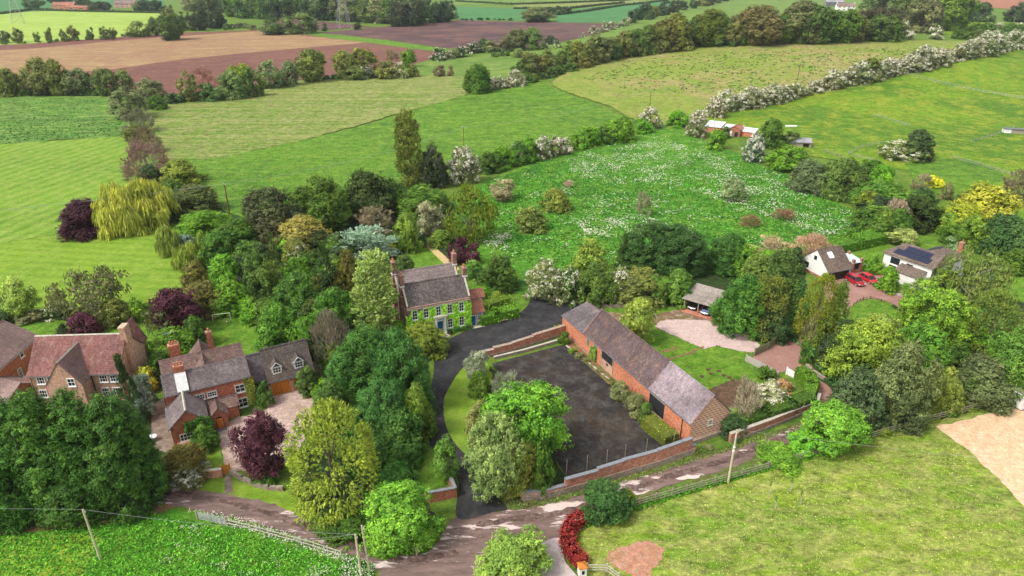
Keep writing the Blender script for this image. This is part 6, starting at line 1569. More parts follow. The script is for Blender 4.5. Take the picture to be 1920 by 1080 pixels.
P_((536, 458, 592, 515), 'halfblossom', 'gr', 'grey-green flowering tree below the golden oak')
P_((585, 450, 640, 570), 'cone', (.035, .10, .03), 'dark conical conifer left of the tall poplar')
P_((460, 500, 530, 590), 'broad', 'md', 'green tree below the narrow drooping conifer')
P_((520, 510, 600, 600), 'broad', (.055, .15, .025), 'mid green tree in the heart of the garden wood', cls='L')
P_((590, 540, 670, 640), 'broad', (.06, .17, .022), 'leafy tree left of the tall poplar', cls='L')
P_((630, 470, 690, 560), 'bush', (.08, .10, .02), 'bronze-green conifer behind the tall poplar', cls='L')
P_((480, 570, 560, 680), 'broad', (.075, .2, .025), 'bright leafy tree above the garage', cls='L')
P_((540, 590, 610, 690), 'bush', (.07, .19, .025), 'bright bushy tree behind the garage', cls='L')
P_((446, 552, 512, 600), 'bush', 'br', 'bright bush at the top of the football lawn', cls='L')
P_((500, 618, 548, 655), 'halfblossom', 'gy', 'pale flowering shrub behind the garage dormers')
P_((656, 470, 742, 642), 'poplar', (.24, .42, .13), 'tall pale green poplar left of the ivy house', cls='L')
P_((578, 582, 662, 700), 'twig', (.20, .18, .12), 'bare greyish tree beside the big laurel mass', cls='L')
P_((742, 205, 790, 352), 'poplar', (.17, .24, .055), 'tall lone columnar poplar at the pasture edge', cls='L')
P_((788, 270, 842, 350), 'bush', (.035, .055, .03), 'dark rounded evergreen beside the columnar poplar', name='evergreen_tree', cat='tree', cls='M')
P_((838, 275, 898, 342), 'blossom', 'gr', 'white hawthorn in full flower beside the dark evergreen', cls='M')
P_((745, 345, 835, 402), 'bush', (.08, .19, .025), 'green bushes below the columnar poplar', cls='L')
P_((700, 335, 765, 385), 'bush', 'md', 'green bushes right of the dark yew')
P_((775, 378, 838, 440), 'loose', (.20, .23, .13), 'pale silvery apple tree behind the walled lawn', cls='M')
P_((832, 348, 932, 455), 'feather', (.11, .20, .02), 'big drooping green birch behind the ivy house', cls='L')
P_((840, 440, 878, 492), 'bush', 'pu', 'purple smoke bush behind the right chimneys')
P_((868, 455, 902, 494), 'bush', 'pu2', 'wine-red shrub right of the purple smoke bush')
P_((870, 488, 905, 522), 'bush', (.10, .22, .05), 'pale leafy shrub behind the ivy house')
P_((780, 440, 800, 462), 'bush', 'dk2', 'dark shrub at the head of the gravel path')
P_((735, 478, 780, 520), 'bush', (.06, .13, .03), 'green shrubs on the walled lawn beside the roof')
P_((800, 430, 850, 460), 'bush', 'lt', 'low green planting along the gravel path')
P_((898, 478, 970, 545), 'bush', 'md', 'green tree mass right of the ivy house', cls='L')
P_((880, 535, 930, 560), 'bush', 'br', 'clipped bushes beside the red-roofed annexe')
P_((918, 545, 945, 568), 'bush', 'lt', 'yellow-green shrub by the lawn tongue')
hedge('hedge', [(905, 606), (930, 600), (960, 592)], 2.6, 1.9, 'br', 'tall green hedge beside the annexe of the ivy house', leaf=.16, fuzz=.3)
hedge('hedge', [(905, 585), (945, 572)], 2.4, 1.8, 'lt', 'second green hedge behind the bench', leaf=.16, fuzz=.32)
P_((752, 600, 835, 668), 'bush', (.12, .19, .03), 'golden-green shrubs below the left corner of the ivy house', cls='L')
P_((738, 598, 764, 642), 'bush', 'br', 'bright ivy-like bush at the left corner of the ivy house')
# large laurel / conifer mass above the drive
P_((630, 615, 745, 770), 'leylandii', (.03, .11, .022), 'big dark evergreen mass left of the drive, left part', cls='L')
P_((700, 625, 808, 790), 'leylandii', (.032, .12, .025), 'big dark evergreen mass left of the drive, right part', cls='L')
P_((612, 660, 690, 765), 'leylandii', (.045, .14, .03), 'lighter evergreen at the left flank of the big mass', cls='L')
P_((665, 720, 765, 850), 'leylandii', (.04, .14, .035), 'green conifer in the middle of the big mass', cls='L')
P_((705, 765, 800, 862), 'bush', (.045, .15, .03), 'rounded evergreen above the small walled lawn', cls='L')
P_((755, 720, 812, 820), 'bush', (.10, .22, .03), 'lighter bush overhanging the drive', cls='L')
P_((700, 860, 780, 925), 'laurel', (.045, .16, .03), 'laurel bush beside the small walled lawn', cls='L')
P_((690, 740, 790, 830), 'laurel', (.035, .12, .025), 'dark laurel within the big mass', cls='L')
P_((588, 715, 648, 795), 'bush', (.05, .13, .03), 'green bushes behind the clipped hedge of the garage', cls='L')
P_((764, 760, 788, 790), 'twig', 'dead', 'dead brown shrub patch in the evergreen mass', cls='S')
P_((682, 902, 820, 1036), 'broad', (.11, .30, .035), 'bright green roadside tree at the lane corner', cls='L')
P_((600, 960, 700, 1005), 'bush', 'md', 'nettles and bramble at the foot of the golden conifer', cls='M')
P_((690, 990, 760, 1040), 'bush', 'br', 'bright undergrowth below the roadside tree', cls='M')
hedge('hedge', [(588, 716), (600, 768)], 1.3, 1.6, (.12, .28, .03), 'bright clipped hedge along the farmhouse forecourt')
# junction trees
P_((808, 822, 860, 905), 'loose', (.09, .25, .04), 'small bright tree beside the drive entrance', cls='M')
P_((905, 712, 1062, 868), 'broad', (.10, .30, .028), 'vivid green tree beside the tennis court', cls='L')
P_((860, 770, 985, 930), 'loose', (.17, .25, .10), 'pale silvery green tree at the drive junction', cls='L')
P_((935, 838, 1018, 938), 'leylandii', (.20, .20, .03), 'bronze-gold conifer at the end of the boundary wall', cls='L')
P_((868, 656, 922, 710), 'loose', (.24, .28, .18), 'small silvery shrub at the end of the ruined wall', cls='M')
P_((878, 695, 925, 745), 'bush', 'md', 'dark green shrub below the silvery shrub')
P_((895, 710, 918, 745), 'bush', (.45, .33, .15), 'peach-coloured shrub beside the crescent lawn')
P_((1000, 830, 1040, 925), 'bush', 'md', 'green planting on the bank left of the court')
P_((915, 690, 985, 760), 'twig', (.24, .25, .18), 'pale wispy shrub at the corner of the court')
P_((870, 755, 930, 830), 'loose', (.16, .22, .09), 'soft grey-green tree above the junction', cls='M')
P_((1086, 893, 1188, 978), 'laurel', (.032, .10, .032), 'round dark green bush beside the lane fence', cls='L')
P_((1148, 915, 1192, 960), 'bush', 'lt', 'yellow-green shrub right of the round dark bush')
P_((878, 990, 1040, 1120), 'loose', (.17, .28, .07), 'pale green tree at the bottom edge by the concrete drive', cls='L')
hedge('red_hedge', [(1102, 970), (1088, 978), (1076, 986), (1068, 996), (1064, 1008), (1064, 1022), (1069, 1036), (1077, 1048), (1088, 1058)], 1.5, 1.15, (.24, .03, .02), 'curving red-leaved hedge at the corner of the paddock', leaf=.11, fuzz=.17, dens=90)
# === behind the court: bushes with lilac, right of the drive ===
P_((985, 486, 1068, 562), 'halfblossom', (.14, .2, .08), 'large pale lilac bush in flower above the curved wall', cls='L')
P_((1040, 500, 1100, 565), 'halfblossom', 'md', 'green bush with lilac flowers above the curved wall', cls='M')
P_((1080, 488, 1160, 568), 'bush', (.08, .17, .03), 'green shrub bank behind the curved wall', cls='L')
P_((1130, 500, 1190, 568), 'halfblossom', (.13, .19, .07), 'green bush with pale lilac tips left of the slender spire conifer', cls='M')
P_((1195, 515, 1250, 570), 'bush', (.07, .16, .03), 'green bush bank left of the round bush by the carport', cls='M')
P_((1068, 448, 1140, 520), 'bush', (.16, .25, .04), 'yellow-green airy tree above the lilac bushes', cls='M')
P_((1150, 500, 1245, 570), 'bush', (.14, .18, .05), 'golden-tipped shrub behind the willow-like tree', cls='L')
P_((1154, 434, 1184, 505), 'cone', (.06, .12, .03), 'slender dark spire conifer at the meadow edge', cls='M')
P_((1172, 415, 1275, 515), 'leylandii', (.028, .10, .025), 'huge dark evergreen at the meadow edge, left part', cls='L')
P_((1225, 425, 1330, 525), 'leylandii', (.028, .10, .025), 'huge dark evergreen at the meadow edge, right part', cls='L')
P_((1245, 505, 1305, 568), 'bush', (.07, .17, .03), 'round green bush left of the carport', cls='M')
P_((1330, 440, 1402, 520), 'leylandii', (.03, .11, .025), 'dark evergreen left of the dead brown hedge', cls='L')
P_((1165, 555, 1235, 645), 'loose', (.20, .30, .06), 'fresh yellow-green tree behind the barn roof', cls='L')
P_((1385, 470, 1460, 540), 'bush', (.10, .18, .04), 'green bushes below the dead brown hedge', cls='L')
P_((1338, 512, 1440, 625), 'laurel', (.055, .16, .025), 'big rounded laurel right of the carport', cls='L')
P_((1400, 520, 1480, 640), 'golden', (.20, .22, .03), 'gold-tipped conifer beside the big laurel', cls='L')
P_((1440, 460, 1500, 620), 'poplar', (.09, .17, .05), 'tall ragged green conifer above the brick drive', cls='L')
P_((1425, 580, 1490, 640), 'bush', 'dk2', 'dark bush above the greenish board fence')
P_((1500, 515, 1570, 650), 'golden', (.16, .21, .03), 'golden-green conifer by the white garage', cls='L')
P_((1530, 525, 1605, 660), 'cone', (.10, .18, .035), 'broad drooping green conifer beside the brick forecourt', cls='L')
P_((1510, 580, 1550, 640), 'willow', (.32, .30, .14), 'small pale weeping conifer over the brick drive', cls='M')
P_((1536, 625, 1592, 690), 'bush', 'dk2', 'dark bush at the bend of the brick drive', cls='M')
P_((1502, 640, 1520, 682), 'bush', 'md', 'small clipped bush on the brick drive edge')
P_((1540, 510, 1555, 528), 'bush', 'br', 'bright round bush at the corner of the white garage')
P_((1555, 595, 1680, 715), 'bush', (.16, .25, .04), 'broad yellow-green spreading shrub below the round lawn', cls='L')
P_((1630, 620, 1720, 720), 'bush', (.12, .22, .035), 'green shrub mass in the middle of the right wood', cls='L')
P_((1600, 585, 1700, 660), 'bush', (.26, .28, .05), 'pale gold-green shrub under the round lawn', cls='L')
P_((1690, 540, 1815, 660), 'broad', (.13, .26, .03), 'large bright green tree below the white house', cls='L')
P_((1660, 600, 1770, 720), 'loose', (.08, .22, .03), 'leafy green tree in the centre of the right wood', cls='L')
P_((1780, 465, 1885, 575), 'feather', (.14, .22, .06), 'big weeping grey-green tree right of the white house', cls='L')
P_((1690, 520, 1760, 580), 'loose', (.14, .24, .04), 'airy tree in front of the white house wall', cls='M')
P_((1725, 540, 1790, 590), 'bush', (.10, .16, .05), 'grey-green bush under the white house', cls='M')
P_((1810, 545, 1915, 680), 'golden', (.13, .21, .04), 'drooping yellow-green conifer at the right', cls='L')
P_((1860, 620, 1960, 740), 'broad', (.10, .2, .035), 'green tree at the right edge of the wood', cls='L')
P_((1640, 640, 1760, 800), 'loose', (.11, .15, .07), 'grey-green tall tree in the middle of the right wood', cls='L')
P_((1560, 690, 1660, 805), 'bush', (.055, .11, .05), 'dark blue-green tree right of the brick drive', cls='L')
P_((1660, 715, 1740, 800), 'bush', (.06, .10, .05), 'dark grey-green tree behind the fence', cls='L')
P_((1735, 685, 1800, 770), 'bush', (.17, .23, .05), 'yellow-green bush between two dark trees', cls='L')
P_((1790, 665, 1905, 755), 'bush', (.08, .12, .06), 'dull grey-green tree near the arena', cls='L')
P_((1870, 700, 1960, 760), 'bush', 'md', 'green bush above the mobile cabin', cls='L')
P_((1510, 752, 1625, 850), 'broad', (.12, .32, .035), 'bright rounded tree at the lane by the paddock fence', cls='L')
P_((1480, 800, 1545, 850), 'bush', (.10, .30, .03), 'bright low shrubs left of the rounded lane tree', cls='M')
P_((1420, 835, 1500, 872), 'bush', (.09, .24, .03), 'green weeds along the paddock fence', cls='M')
row([(1640, 815), (1740, 785), (1900, 745)], 11, (38, 38), .6, ['bush'], ['br', 'md', 'lt'], ['bright green scrub along the arena fence', 'mid green scrub along the arena fence', 'yellow-green scrub along the arena fence'], 'scrub along the fence', trunk=False)
hedge('hedge', [(1368, 812), (1430, 792), (1480, 776), (1510, 764)], 2.2, 2.3, 'md', 'tall clipped hedge inside the lane wall', leaf=.13, fuzz=.07)
hedge('hedge', [(1512, 758), (1520, 738), (1514, 722), (1500, 712)], 1.8, 2.2, (.08, .2, .02), 'rounded end of the clipped hedge at the brick drive', leaf=.13)
P_((1412, 712, 1480, 770), 'blossom', (.2, .25, .12), 'spreading white-blossomed apple tree in the garden plot', name='apple_tree', cat='tree', cls='M')
P_((1375, 700, 1430, 800), 'twig', (.34, .30, .22), 'bare pale tree beside the barn gable', cls='M')
P_((1420, 684, 1455, 712), 'bush', 'md', 'round green bush against the board fence')
P_((1455, 708, 1488, 735), 'bush', (.40, .20, .09), 'orange-brown shrub behind the clipped hedge')
P_((1350, 775, 1400, 820), 'bush', 'dk2', 'dark bush at the foot of the barn gable')
# barn-side bed
hedge('hedge', [(1218, 802), (1252, 830)], 2.4, 1.7, (.12, .17, .03), 'boxy olive hedge against the barn wall', leaf=.12)
P_((1146, 712, 1185, 752), 'bush', 'gr', 'grey-green shrub against the barn', cls='M')
P_((1170, 735, 1215, 775), 'bush', (.13, .17, .08), 'sprawling shrub against the barn', cls='M')
P_((1195, 755, 1225, 790), 'bush', 'md2', 'low green shrub left of the boxy hedge')
P_((1048, 618, 1070, 645), 'bush', 'md', 'bush where the ruined wall meets the barn')
P_((1078, 658, 1096, 672), 'bush', 'gr', 'small grey shrub in the barn bed, upper')
P_((1066, 650, 1082, 662), 'bush', 'lt', 'little green plant in the barn bed')
P_((1040, 606, 1058, 618), 'bush', 'lt', 'pale green shrub at the corner of the barn wing')
row([(1075, 660), (1130, 705), (1200, 770)], 16, (11, 14), .7, ['bush', 'twig'], ['gr', 'ol', 'md'], ['small grey-green weed in the stony barn bed', 'small olive weed in the stony barn bed', 'small green weed in the stony barn bed'], 'weeds in the barn bed', trunk=False)
row([(1070, 918), (1160, 893), (1250, 868), (1340, 840)], 16, (14, 18), .5, ['bush'], ['md2', 'ol', 'gr'], ['green weed at the foot of the long lane wall', 'olive weed at the foot of the long lane wall', 'grey-green weed at the foot of the long lane wall'], 'weeds under the lane wall', trunk=False)
# === meadow and its hedges ===
row([(905, 326), (955, 310), (1000, 300)], 6, (42, 40), .85, ['bush'], ['br', 'md'], ['bright green bush in the hedge right of the white hawthorn', 'mid green bush in the hedge right of the white hawthorn'], 'green bushes in the meadow hedge')
row([(965, 305), (1010, 298), (1065, 287)], 6, (38, 36), 1.0, ['blossom'], ['gr'], 'white-blossomed hawthorn in the short hedge above the meadow', 'hawthorns in the meadow hedge')
row([(1075, 280), (1120, 272), (1175, 262)], 6, (44, 40), .85, ['bush'], ['md', 'br'], ['mid green bush in the hedge between the short hawthorn row and the round hawthorn', 'bright green bush in the hedge between the short hawthorn row and the round hawthorn'], 'green bushes before the round hawthorn')
P_((1196, 201, 1242, 240), 'blossom', 'gr', 'round white hawthorn below the thin pole', cls='M')
P_((1190, 222, 1225, 250), 'bush', 'br', 'bright bush at the foot of the round white hawthorn')
P_((1250, 208, 1295, 236), 'bush', 'br', 'bright green bush between two white hawthorns')
P_((1284, 207, 1330, 256), 'blossom', 'gr', 'big white hawthorn left of the stable', cls='M')
P_((1322, 182, 1362, 220), 'blossom', 'gr', 'white hawthorn behind the metal roof', cls='M')
P_((1325, 245, 1362, 280), 'bush', 'br', 'leafy green tree in front of the stable')
P_((1350, 235, 1372, 258), 'bush', 'md2', 'small tree touching the stable roof')
P_((1390, 250, 1440, 302), 'blossom', (.13, .16, .08), 'leaning white hawthorn below the stable', cls='M')
P_((1420, 225, 1475, 275), 'bush', 'md', 'green bush right of the stable', cls='M')
P_((1440, 272, 1515, 318), 'bush', 'br', 'bright green bush in front of the grey shed', cls='M')
P_((1462, 245, 1500, 272), 'bush', 'md2', 'green bush above the grey shed')
P_((1485, 298, 1560, 360), 'bush', (.13, .14, .05), 'olive-brown thorn bush at the meadow edge, left', cls='L')
P_((1540, 295, 1625, 370), 'bush', (.09, .15, .04), 'green thorn bush at the meadow edge, right', cls='L')
P_((1600, 300, 1660, 350), 'bush', 'md', 'green bush above the dead cut stems', cls='M')
P_((1610, 335, 1705, 395), 'bush', (.08, .2, .03), 'large green bush left of the yellow shrubs', cls='L')
P_((1600, 385, 1680, 440), 'bush', 'md', 'green bushes at the lower meadow corner', cls='M')
P_((1655, 262, 1735, 300), 'halfblossom', (.12, .18, .06), 'clump of white-flecked thorn in the right pasture', cls='M')
P_((1690, 245, 1755, 298), 'bush', 'dk2', 'dark green bush in the pasture clump', cls='M')
P_((1710, 320, 1748, 355), 'twig', (.22, .22, .13), 'grey bare bush beside the yellow broom')
P_((1738, 330, 1772, 352), 'bush', (.62, .50, .02), 'bright yellow broom bush at the paddock edge')
P_((1765, 345, 1788, 375), 'bush', 'gr', 'grey shrub right of the yellow broom')
P_((1705, 350, 1760, 400), 'bush', 'dk2', 'dark green bush below the yellow broom')
P_((1680, 370, 1760, 430), 'bush', 'dk', 'dark bushes behind the dead cut stems', cls='M')
P_((1656, 368, 1712, 432), 'twig', (.38, .32, .23), 'bundle of dead pinkish cut stems', name='dead_shrub', cls='M')
P_((1790, 345, 1905, 425), 'bush', (.34, .34, .03), 'large yellow-leaved shrub at the right', cls='L')
P_((1765, 380, 1850, 440), 'bush', (.22, .28, .03), 'yellow-green shrub left of the large yellow one', cls='L')
P_((1790, 360, 1830, 400), 'bush', 'dk', 'dark clipped cone of hedge before the yellow shrub')
P_((1840, 400, 1935, 480), 'bush', (.04, .11, .035), 'dark green tree below the large yellow shrub', cls='L')
P_((1880, 320, 1960, 380), 'twig', (.16, .15, .08), 'brownish trees at the right edge', cls='M')
P_((1770, 420, 1830, 460), 'bush', 'md', 'green bushes behind the back lawn')
P_((1870, 465, 1940, 510), 'bush', 'md', 'green bushes behind the polytunnel hoops', cls='M')
P_((1895, 480, 1930, 505), 'bush', 'yl', 'yellow bush at the right edge lawn')
P_((1660, 425, 1725, 462), 'loose', (.22, .28, .10), 'small pale apple tree on the back lawn', name='apple_tree', cls='M')
P_((1775, 445, 1815, 480), 'loose', (.24, .28, .10), 'pale shrub on the right of the back lawn')
P_((1405, 440, 1490, 480), 'twig', (.36, .28, .18), 'dead brown hedge shrub at the meadow edge', name='dead_shrub', cls='M')
P_((1480, 436, 1562, 500), 'twig', (.36, .28, .18), 'larger dead brown hedge shrub behind the white garage', name='dead_shrub', cls='L')
P_((1476, 462, 1510, 510), 'bush', 'dk2', 'dark green base of the dead hedge by the garage')
hedge('hedge', [(1560, 470), (1600, 462), (1645, 452)], 5.0, 2.2, (.07, .2, .02), 'tall clipped laurel hedge behind the white garage', leaf=.2, dens=16)
P_((1618, 480, 1655, 512), 'bush', 'br', 'green shrubs beside the garden steps')
P_((1645, 500, 1690, 545), 'bush', 'br', 'bright flower bed shrubs in front of the white house')
P_((1646, 490, 1660, 503), 'bush', 'yl', 'small yellow shrub at the corner of the white house')
for b, k, c, lb in (((918, 335, 968, 376), 'loose', (.26, .28, .15), 'pale bush at the top left of the meadow'), ((1012, 352, 1070, 395), 'bush', (.13, .21, .04), 'round green bush inside the meadow'),
    ((965, 386, 1022, 434), 'bush', (.12, .19, .05), 'olive bush inside the meadow, lower left'), ((1188, 362, 1222, 404), 'twig', (.26, .22, .10), 'brown-green bush in the middle of the meadow'),
    ((1352, 332, 1402, 376), 'loose', (.21, .24, .10), 'thin bush at the right of the meadow'), ((1055, 338, 1075, 352), 'twig', (.4, .32, .26), 'small heap of pale dead stems in the meadow'),
    ((1390, 402, 1432, 424), 'twig', (.24, .16, .09), 'heap of brown brushwood in the meadow'), ((1452, 390, 1492, 414), 'twig', (.20, .13, .08), 'darker heap of brushwood in the meadow')):
    P_(b, k, c, lb, trunk='bush' in lb)
# long white hawthorn hedge
row([(1360, 208), (1420, 202), (1500, 182), (1560, 165), (1640, 150), (1665, 142)], 25, (36, 34), .78, ['blossom', 'blossom', 'halfblossom'], ['gr'], 'white hawthorn in the long flowering hedge, left stretch before the olive bush', 'hawthorns in the long white hedge, left stretch', jit=.3, szj=.35)
row([(1660, 142), (1740, 128), (1800, 112), (1860, 100), (1940, 82)], 22, (38, 40), .75, ['blossom', 'blossom', 'halfblossom'], ['gr'], 'white hawthorn in the long flowering hedge, right stretch beyond the olive bush', 'hawthorns in the long white hedge, right stretch', jit=.3, szj=.35)
P_((1612, 112, 1652, 152), 'bush', (.13, .13, .02), 'olive bush breaking the long white hedge')
row([(1780, 75), (1850, 72), (1950, 68)], 8, (28, 30), .75, ['bush'], ['md'], 'dark green bush in the hedge behind the twin pole', 'green hedge behind the twin pole')
row([(1850, 70), (1930, 62)], 4, (26, 26), .8, ['blossom'], ['gr'], 'pale hawthorn behind the right end of the long white hedge', 'pale hawthorns at the right end')
# tree belt from lower left to upper right
row([(884, 175), (905, 172)], 2, (42, 42), 1.05, ['bush'], ['md'], 'dark green bush at the left end of the copper-coloured belt', 'bushes at the left end of the belt')
row([(915, 170), (945, 165), (975, 160)], 4, (28, 30), .85, ['halfblossom', 'blossom'], ['gr'], 'pale blossoming bush at the left end of the copper-coloured belt', 'blossom at the left end of the belt')
row([(970, 150), (1010, 142), (1060, 128), (1120, 118)], 10, (42, 46), .85, ['bush', 'loose'], ['copp', 'ol', 'md2'], ['copper-tinted tree in the left part of the belt', 'olive tree in the left part of the belt', 'green tree in the left part of the belt'], 'left part of the tree belt')
row([(985, 158), (1050, 138), (1110, 124)], 10, (26, 26), .7, ['bush'], ['md2', 'ol'], ['green low bush under the left part of the belt', 'olive low bush under the left part of the belt'], 'low bushes under the belt')
row([(1120, 118), (1180, 105), (1240, 98), (1290, 88)], 11, (54, 58), .85, ['bush', 'broad'], ['copp', 'md2', 'ol'], ['copper-tinted tree in the middle of the belt', 'green tree in the middle of the belt', 'olive tree in the middle of the belt'], 'middle of the tree belt', trunk=True)
P_((1296, 22, 1372, 84), 'broad', (.085, .14, .022), 'large round oak in the tree belt', name='oak_tree', cls='L')
P_((1378, 14, 1470, 82), 'broad', (.15, .13, .035), 'large bronze-leaved oak in the tree belt', name='oak_tree', cls='L')
row([(1290, 86), (1380, 84), (1470, 80), (1560, 78), (1680, 76)], 15, (50, 52), .85, ['bush', 'broad'], ['md', 'copp', 'md2'], ['green tree at the front edge of the right belt', 'copper-tinted tree at the front edge of the right belt', 'dull green tree at the front edge of the right belt'], 'front edge of the right belt', trunk=True)
P_((1465, 5, 1548, 78), 'broad', (.16, .13, .05), 'large tan-leaved tree left of the white farmhouse', cls='L')
P_((1500, 16, 1570, 80), 'broad', 'md2', 'big green tree left of the white farmhouse', cls='M')
P_((1550, 20, 1612, 78), 'broad', (.06, .13, .02), 'big green tree below the white farmhouse', cls='M')
P_((1605, 12, 1690, 72), 'cedar', (.10, .085, .045), 'dark spreading pine right of the white farmhouse', name='pine_tree', cls='M')
P_((1670, -18, 1745, 60), 'broad', (.13, .16, .03), 'tall yellow-green tree right of the pine', cls='M')
P_((1700, 0, 1772, 62), 'broad', (.15, .15, .05), 'tan tree in the right part of the hill wood', cls='M')
P_((1740, -20, 1830, 55), 'broad', (.09, .2, .02), 'tall bright green tree at the end of the hill wood', cls='M')
P_((1775, -30, 1825, 50), 'broad', 'dk2', 'dark tree behind the tall bright green one', cls='M')
P_((1620, -25, 1690, 30), 'broad', 'md2', 'green crown behind the pine', cls='M')
P_((1675, 42, 1714, 72), 'blossom', 'gr', 'pinkish hawthorn below the hill wood, left', cls='S'); P_((1740, 50, 1772, 74), 'blossom', 'gr', 'pinkish hawthorn below the hill wood, right', cls='S')
P_((1825, 8, 1862, 40), 'bush', 'dk2', 'dark round tree beyond the hill wood', name='broadleaf_tree', cat='tree'); P_((1888, 6, 1935, 40), 'bush', 'dk2', 'dark round tree at the far top right', name='broadleaf_tree', cat='tree')
# hedge along the foot of the hill pasture and far trees
row([(1185, 44), (1230, 30), (1290, 18), (1340, 6), (1400, -5)], 14, (28, 22), .8, ['bush', 'broad'], ['pine', 'dk2', 'ol'], ['dark tree along the far edge of the hill pasture', 'deep green tree along the far edge of the hill pasture', 'olive tree along the far edge of the hill pasture'], 'trees along the far edge of the hill pasture', cls='S')
row([(1105, 70), (1130, 60), (1178, 48)], 6, (19, 17), .8, ['halfblossom'], ['gr'], 'greyish hawthorn at the right end of the dark ploughed field', 'hawthorns at the end of the dark ploughed field', cls='S')
row([(1085, 72), (1098, 70)], 2, (9, 9), .9, ['blossom'], ['gr'], 'tiny white hawthorn beside the dark ploughed field', 'tiny white hawthorns', cls='X')
row([(1010, 92), (1060, 90), (1130, 88)], 6, (15, 15), .7, ['bush', 'halfblossom'], ['md2'], 'small round bush on the slope below the hill pasture', 'small bushes on the slope', cls='X')
P_((948, 55, 990, 93), 'broad', (.09, .12, .05), 'tan-green tree at the end of the grass strip'); P_((980, 54, 1022, 92), 'broad', (.08, .15, .04), 'green tree at the end of the grass strip')
P_((1020, 68, 1048, 82), 'bush', 'dk2', 'small dark bush right of the grass-strip trees'); P_((960, 92, 984, 108), 'bush', (.14, .2, .08), 'pale round bush on the slope')
row([(815, 115), (860, 108), (885, 100), (960, 92)], 9, (26, 24), .75, ['bush', 'halfblossom'], ['dk2', 'gr'], ['dark bush in the hedge below the ploughed field', 'greyish flowering bush in the hedge below the ploughed field'], 'hedge below the ploughed field', cls='S')
row([(925, 106), (955, 104)], 3, (16, 16), .6, ['bush'], ['md2'], 'low green bush in the short hedge on the slope', 'short hedge on the slope', cls='X')
P_((813, 121, 835, 143), 'bush', (.13, .10, .06), 'dark copper bush at the hay field corner, left'); P_((839, 124, 851, 143), 'bush', (.13, .12, .07), 'smaller copper bush at the hay field corner')
P_((975, 14, 1038, 40), 'broad', (.10, .15, .06), 'broad grey-green tree at the end of the dark field'); row([(1030, 28), (1070, 24)], 4, (20, 18), .7, ['bush'], ['dk2'], 'dark far bush right of the broad grey-green tree', 'far bushes behind the teal field', cls='X')
# belt between ploughed field and hay field
for b, k, c, lb in (((332, 135, 372, 190), 'loose', (.15, .19, .06), 'pale green willow tree left in the middle belt'), ((366, 128, 402, 165), 'twig', (.26, .18, .12), 'pinkish bare tree in the middle belt'),
    ((372, 155, 410, 190), 'bush', (.07, .15, .05), 'dark green bush under the bare tree'), ((408, 135, 462, 185), 'bush', (.14, .17, .05), 'olive willow bush in the middle belt'),
    ((424, 122, 475, 165), 'broad', (.14, .24, .02), 'yellow-green tree in the middle belt'), ((455, 125, 492, 180), 'bush', (.07, .13, .03), 'green bush right of the yellow-green tree'),
    ((480, 115, 530, 165), 'loose', (.19, .21, .08), 'pale tan willow in the middle belt'), ((525, 118, 560, 160), 'bush', (.14, .17, .06), 'tan-green willow bush in the middle belt'),
    ((550, 95, 614, 152), 'broad', (.10, .16, .04), 'big leaning green willow in the middle belt'), ((623, 98, 670, 145), 'broad', (.13, .17, .05), 'olive round tree in the middle belt'),
    ((655, 92, 706, 140), 'broad', (.14, .19, .05), 'domed olive tree in the middle belt'), ((718, 95, 750, 120), 'twig', (.22, .16, .10), 'brown bare tree near the right end of the middle belt'),
    ((752, 94, 780, 125), 'broad', (.10, .21, .02), 'bright small tree at the right end of the middle belt'), ((640, 124, 690, 149), 'bush', (.08, .13, .04), 'low green bush under the olive trees'),
    ((670, 122, 700, 148), 'halfblossom', (.14, .14, .07), 'pinkish flowering bush in the middle belt'), ((700, 115, 740, 147), 'bush', (.12, .18, .05), 'green bush right of the pinkish one'),
    ((735, 115, 765, 147), 'halfblossom', (.14, .2, .07), 'pale flowering bush in the middle belt'), ((762, 122, 786, 144), 'bush', (.10, .15, .03), 'round green bush at the right end of the middle belt')):
    P_(b, k, c, lb, trunk=not k in SIZEK)
# left hedge belt
for b, k, c, lb in (((-10, 130, 35, 180), 'bush', (.13, .18, .05), 'green tree at the left edge of the left belt'), ((45, 110, 105, 178), 'broad', (.11, .15, .05), 'big olive tree in the left belt, left'),
    ((85, 115, 130, 178), 'broad', (.12, .16, .05), 'big olive tree in the left belt, right'), ((8, 140, 52, 178), 'bush', (.10, .15, .04), 'green bush before the big olive trees'),
    ((115, 130, 168, 178), 'broad', (.14, .16, .06), 'tan-green tree in the left belt'), ((150, 136, 180, 178), 'bush', (.04, .08, .03), 'dark bush in the left belt'),
    ((176, 131, 222, 180), 'broad', (.09, .14, .05), 'rounded green tree in the left belt'), ((215, 134, 250, 172), 'bush', (.13, .17, .06), 'pale bush at the end of the left belt'),
    ((310, 173, 345, 194), 'bush', 'dk2', 'low dark bush at the track gap'), ((395, 165, 420, 185), 'bush', 'md2', 'low green bush in the middle belt')):
    P_(b, k, c, lb, trunk=not k in SIZEK)
row([(0, 180), (100, 179), (210, 181)], 12, (20, 20), .6, ['bush'], ['md2', 'dk2'], ['low green bush at the foot of the left belt', 'low dark bush at the foot of the left belt'], 'low bushes under the left belt', cls='S')
row([(345, 190), (480, 168), (600, 150), (780, 144)], 24, (18, 18), .6, ['bush'], ['md2', 'dk2', 'ol'], ['low green bush at the foot of the middle belt', 'low dark bush at the foot of the middle belt', 'low olive bush at the foot of the middle belt'], 'low bushes under the middle belt', cls='S')
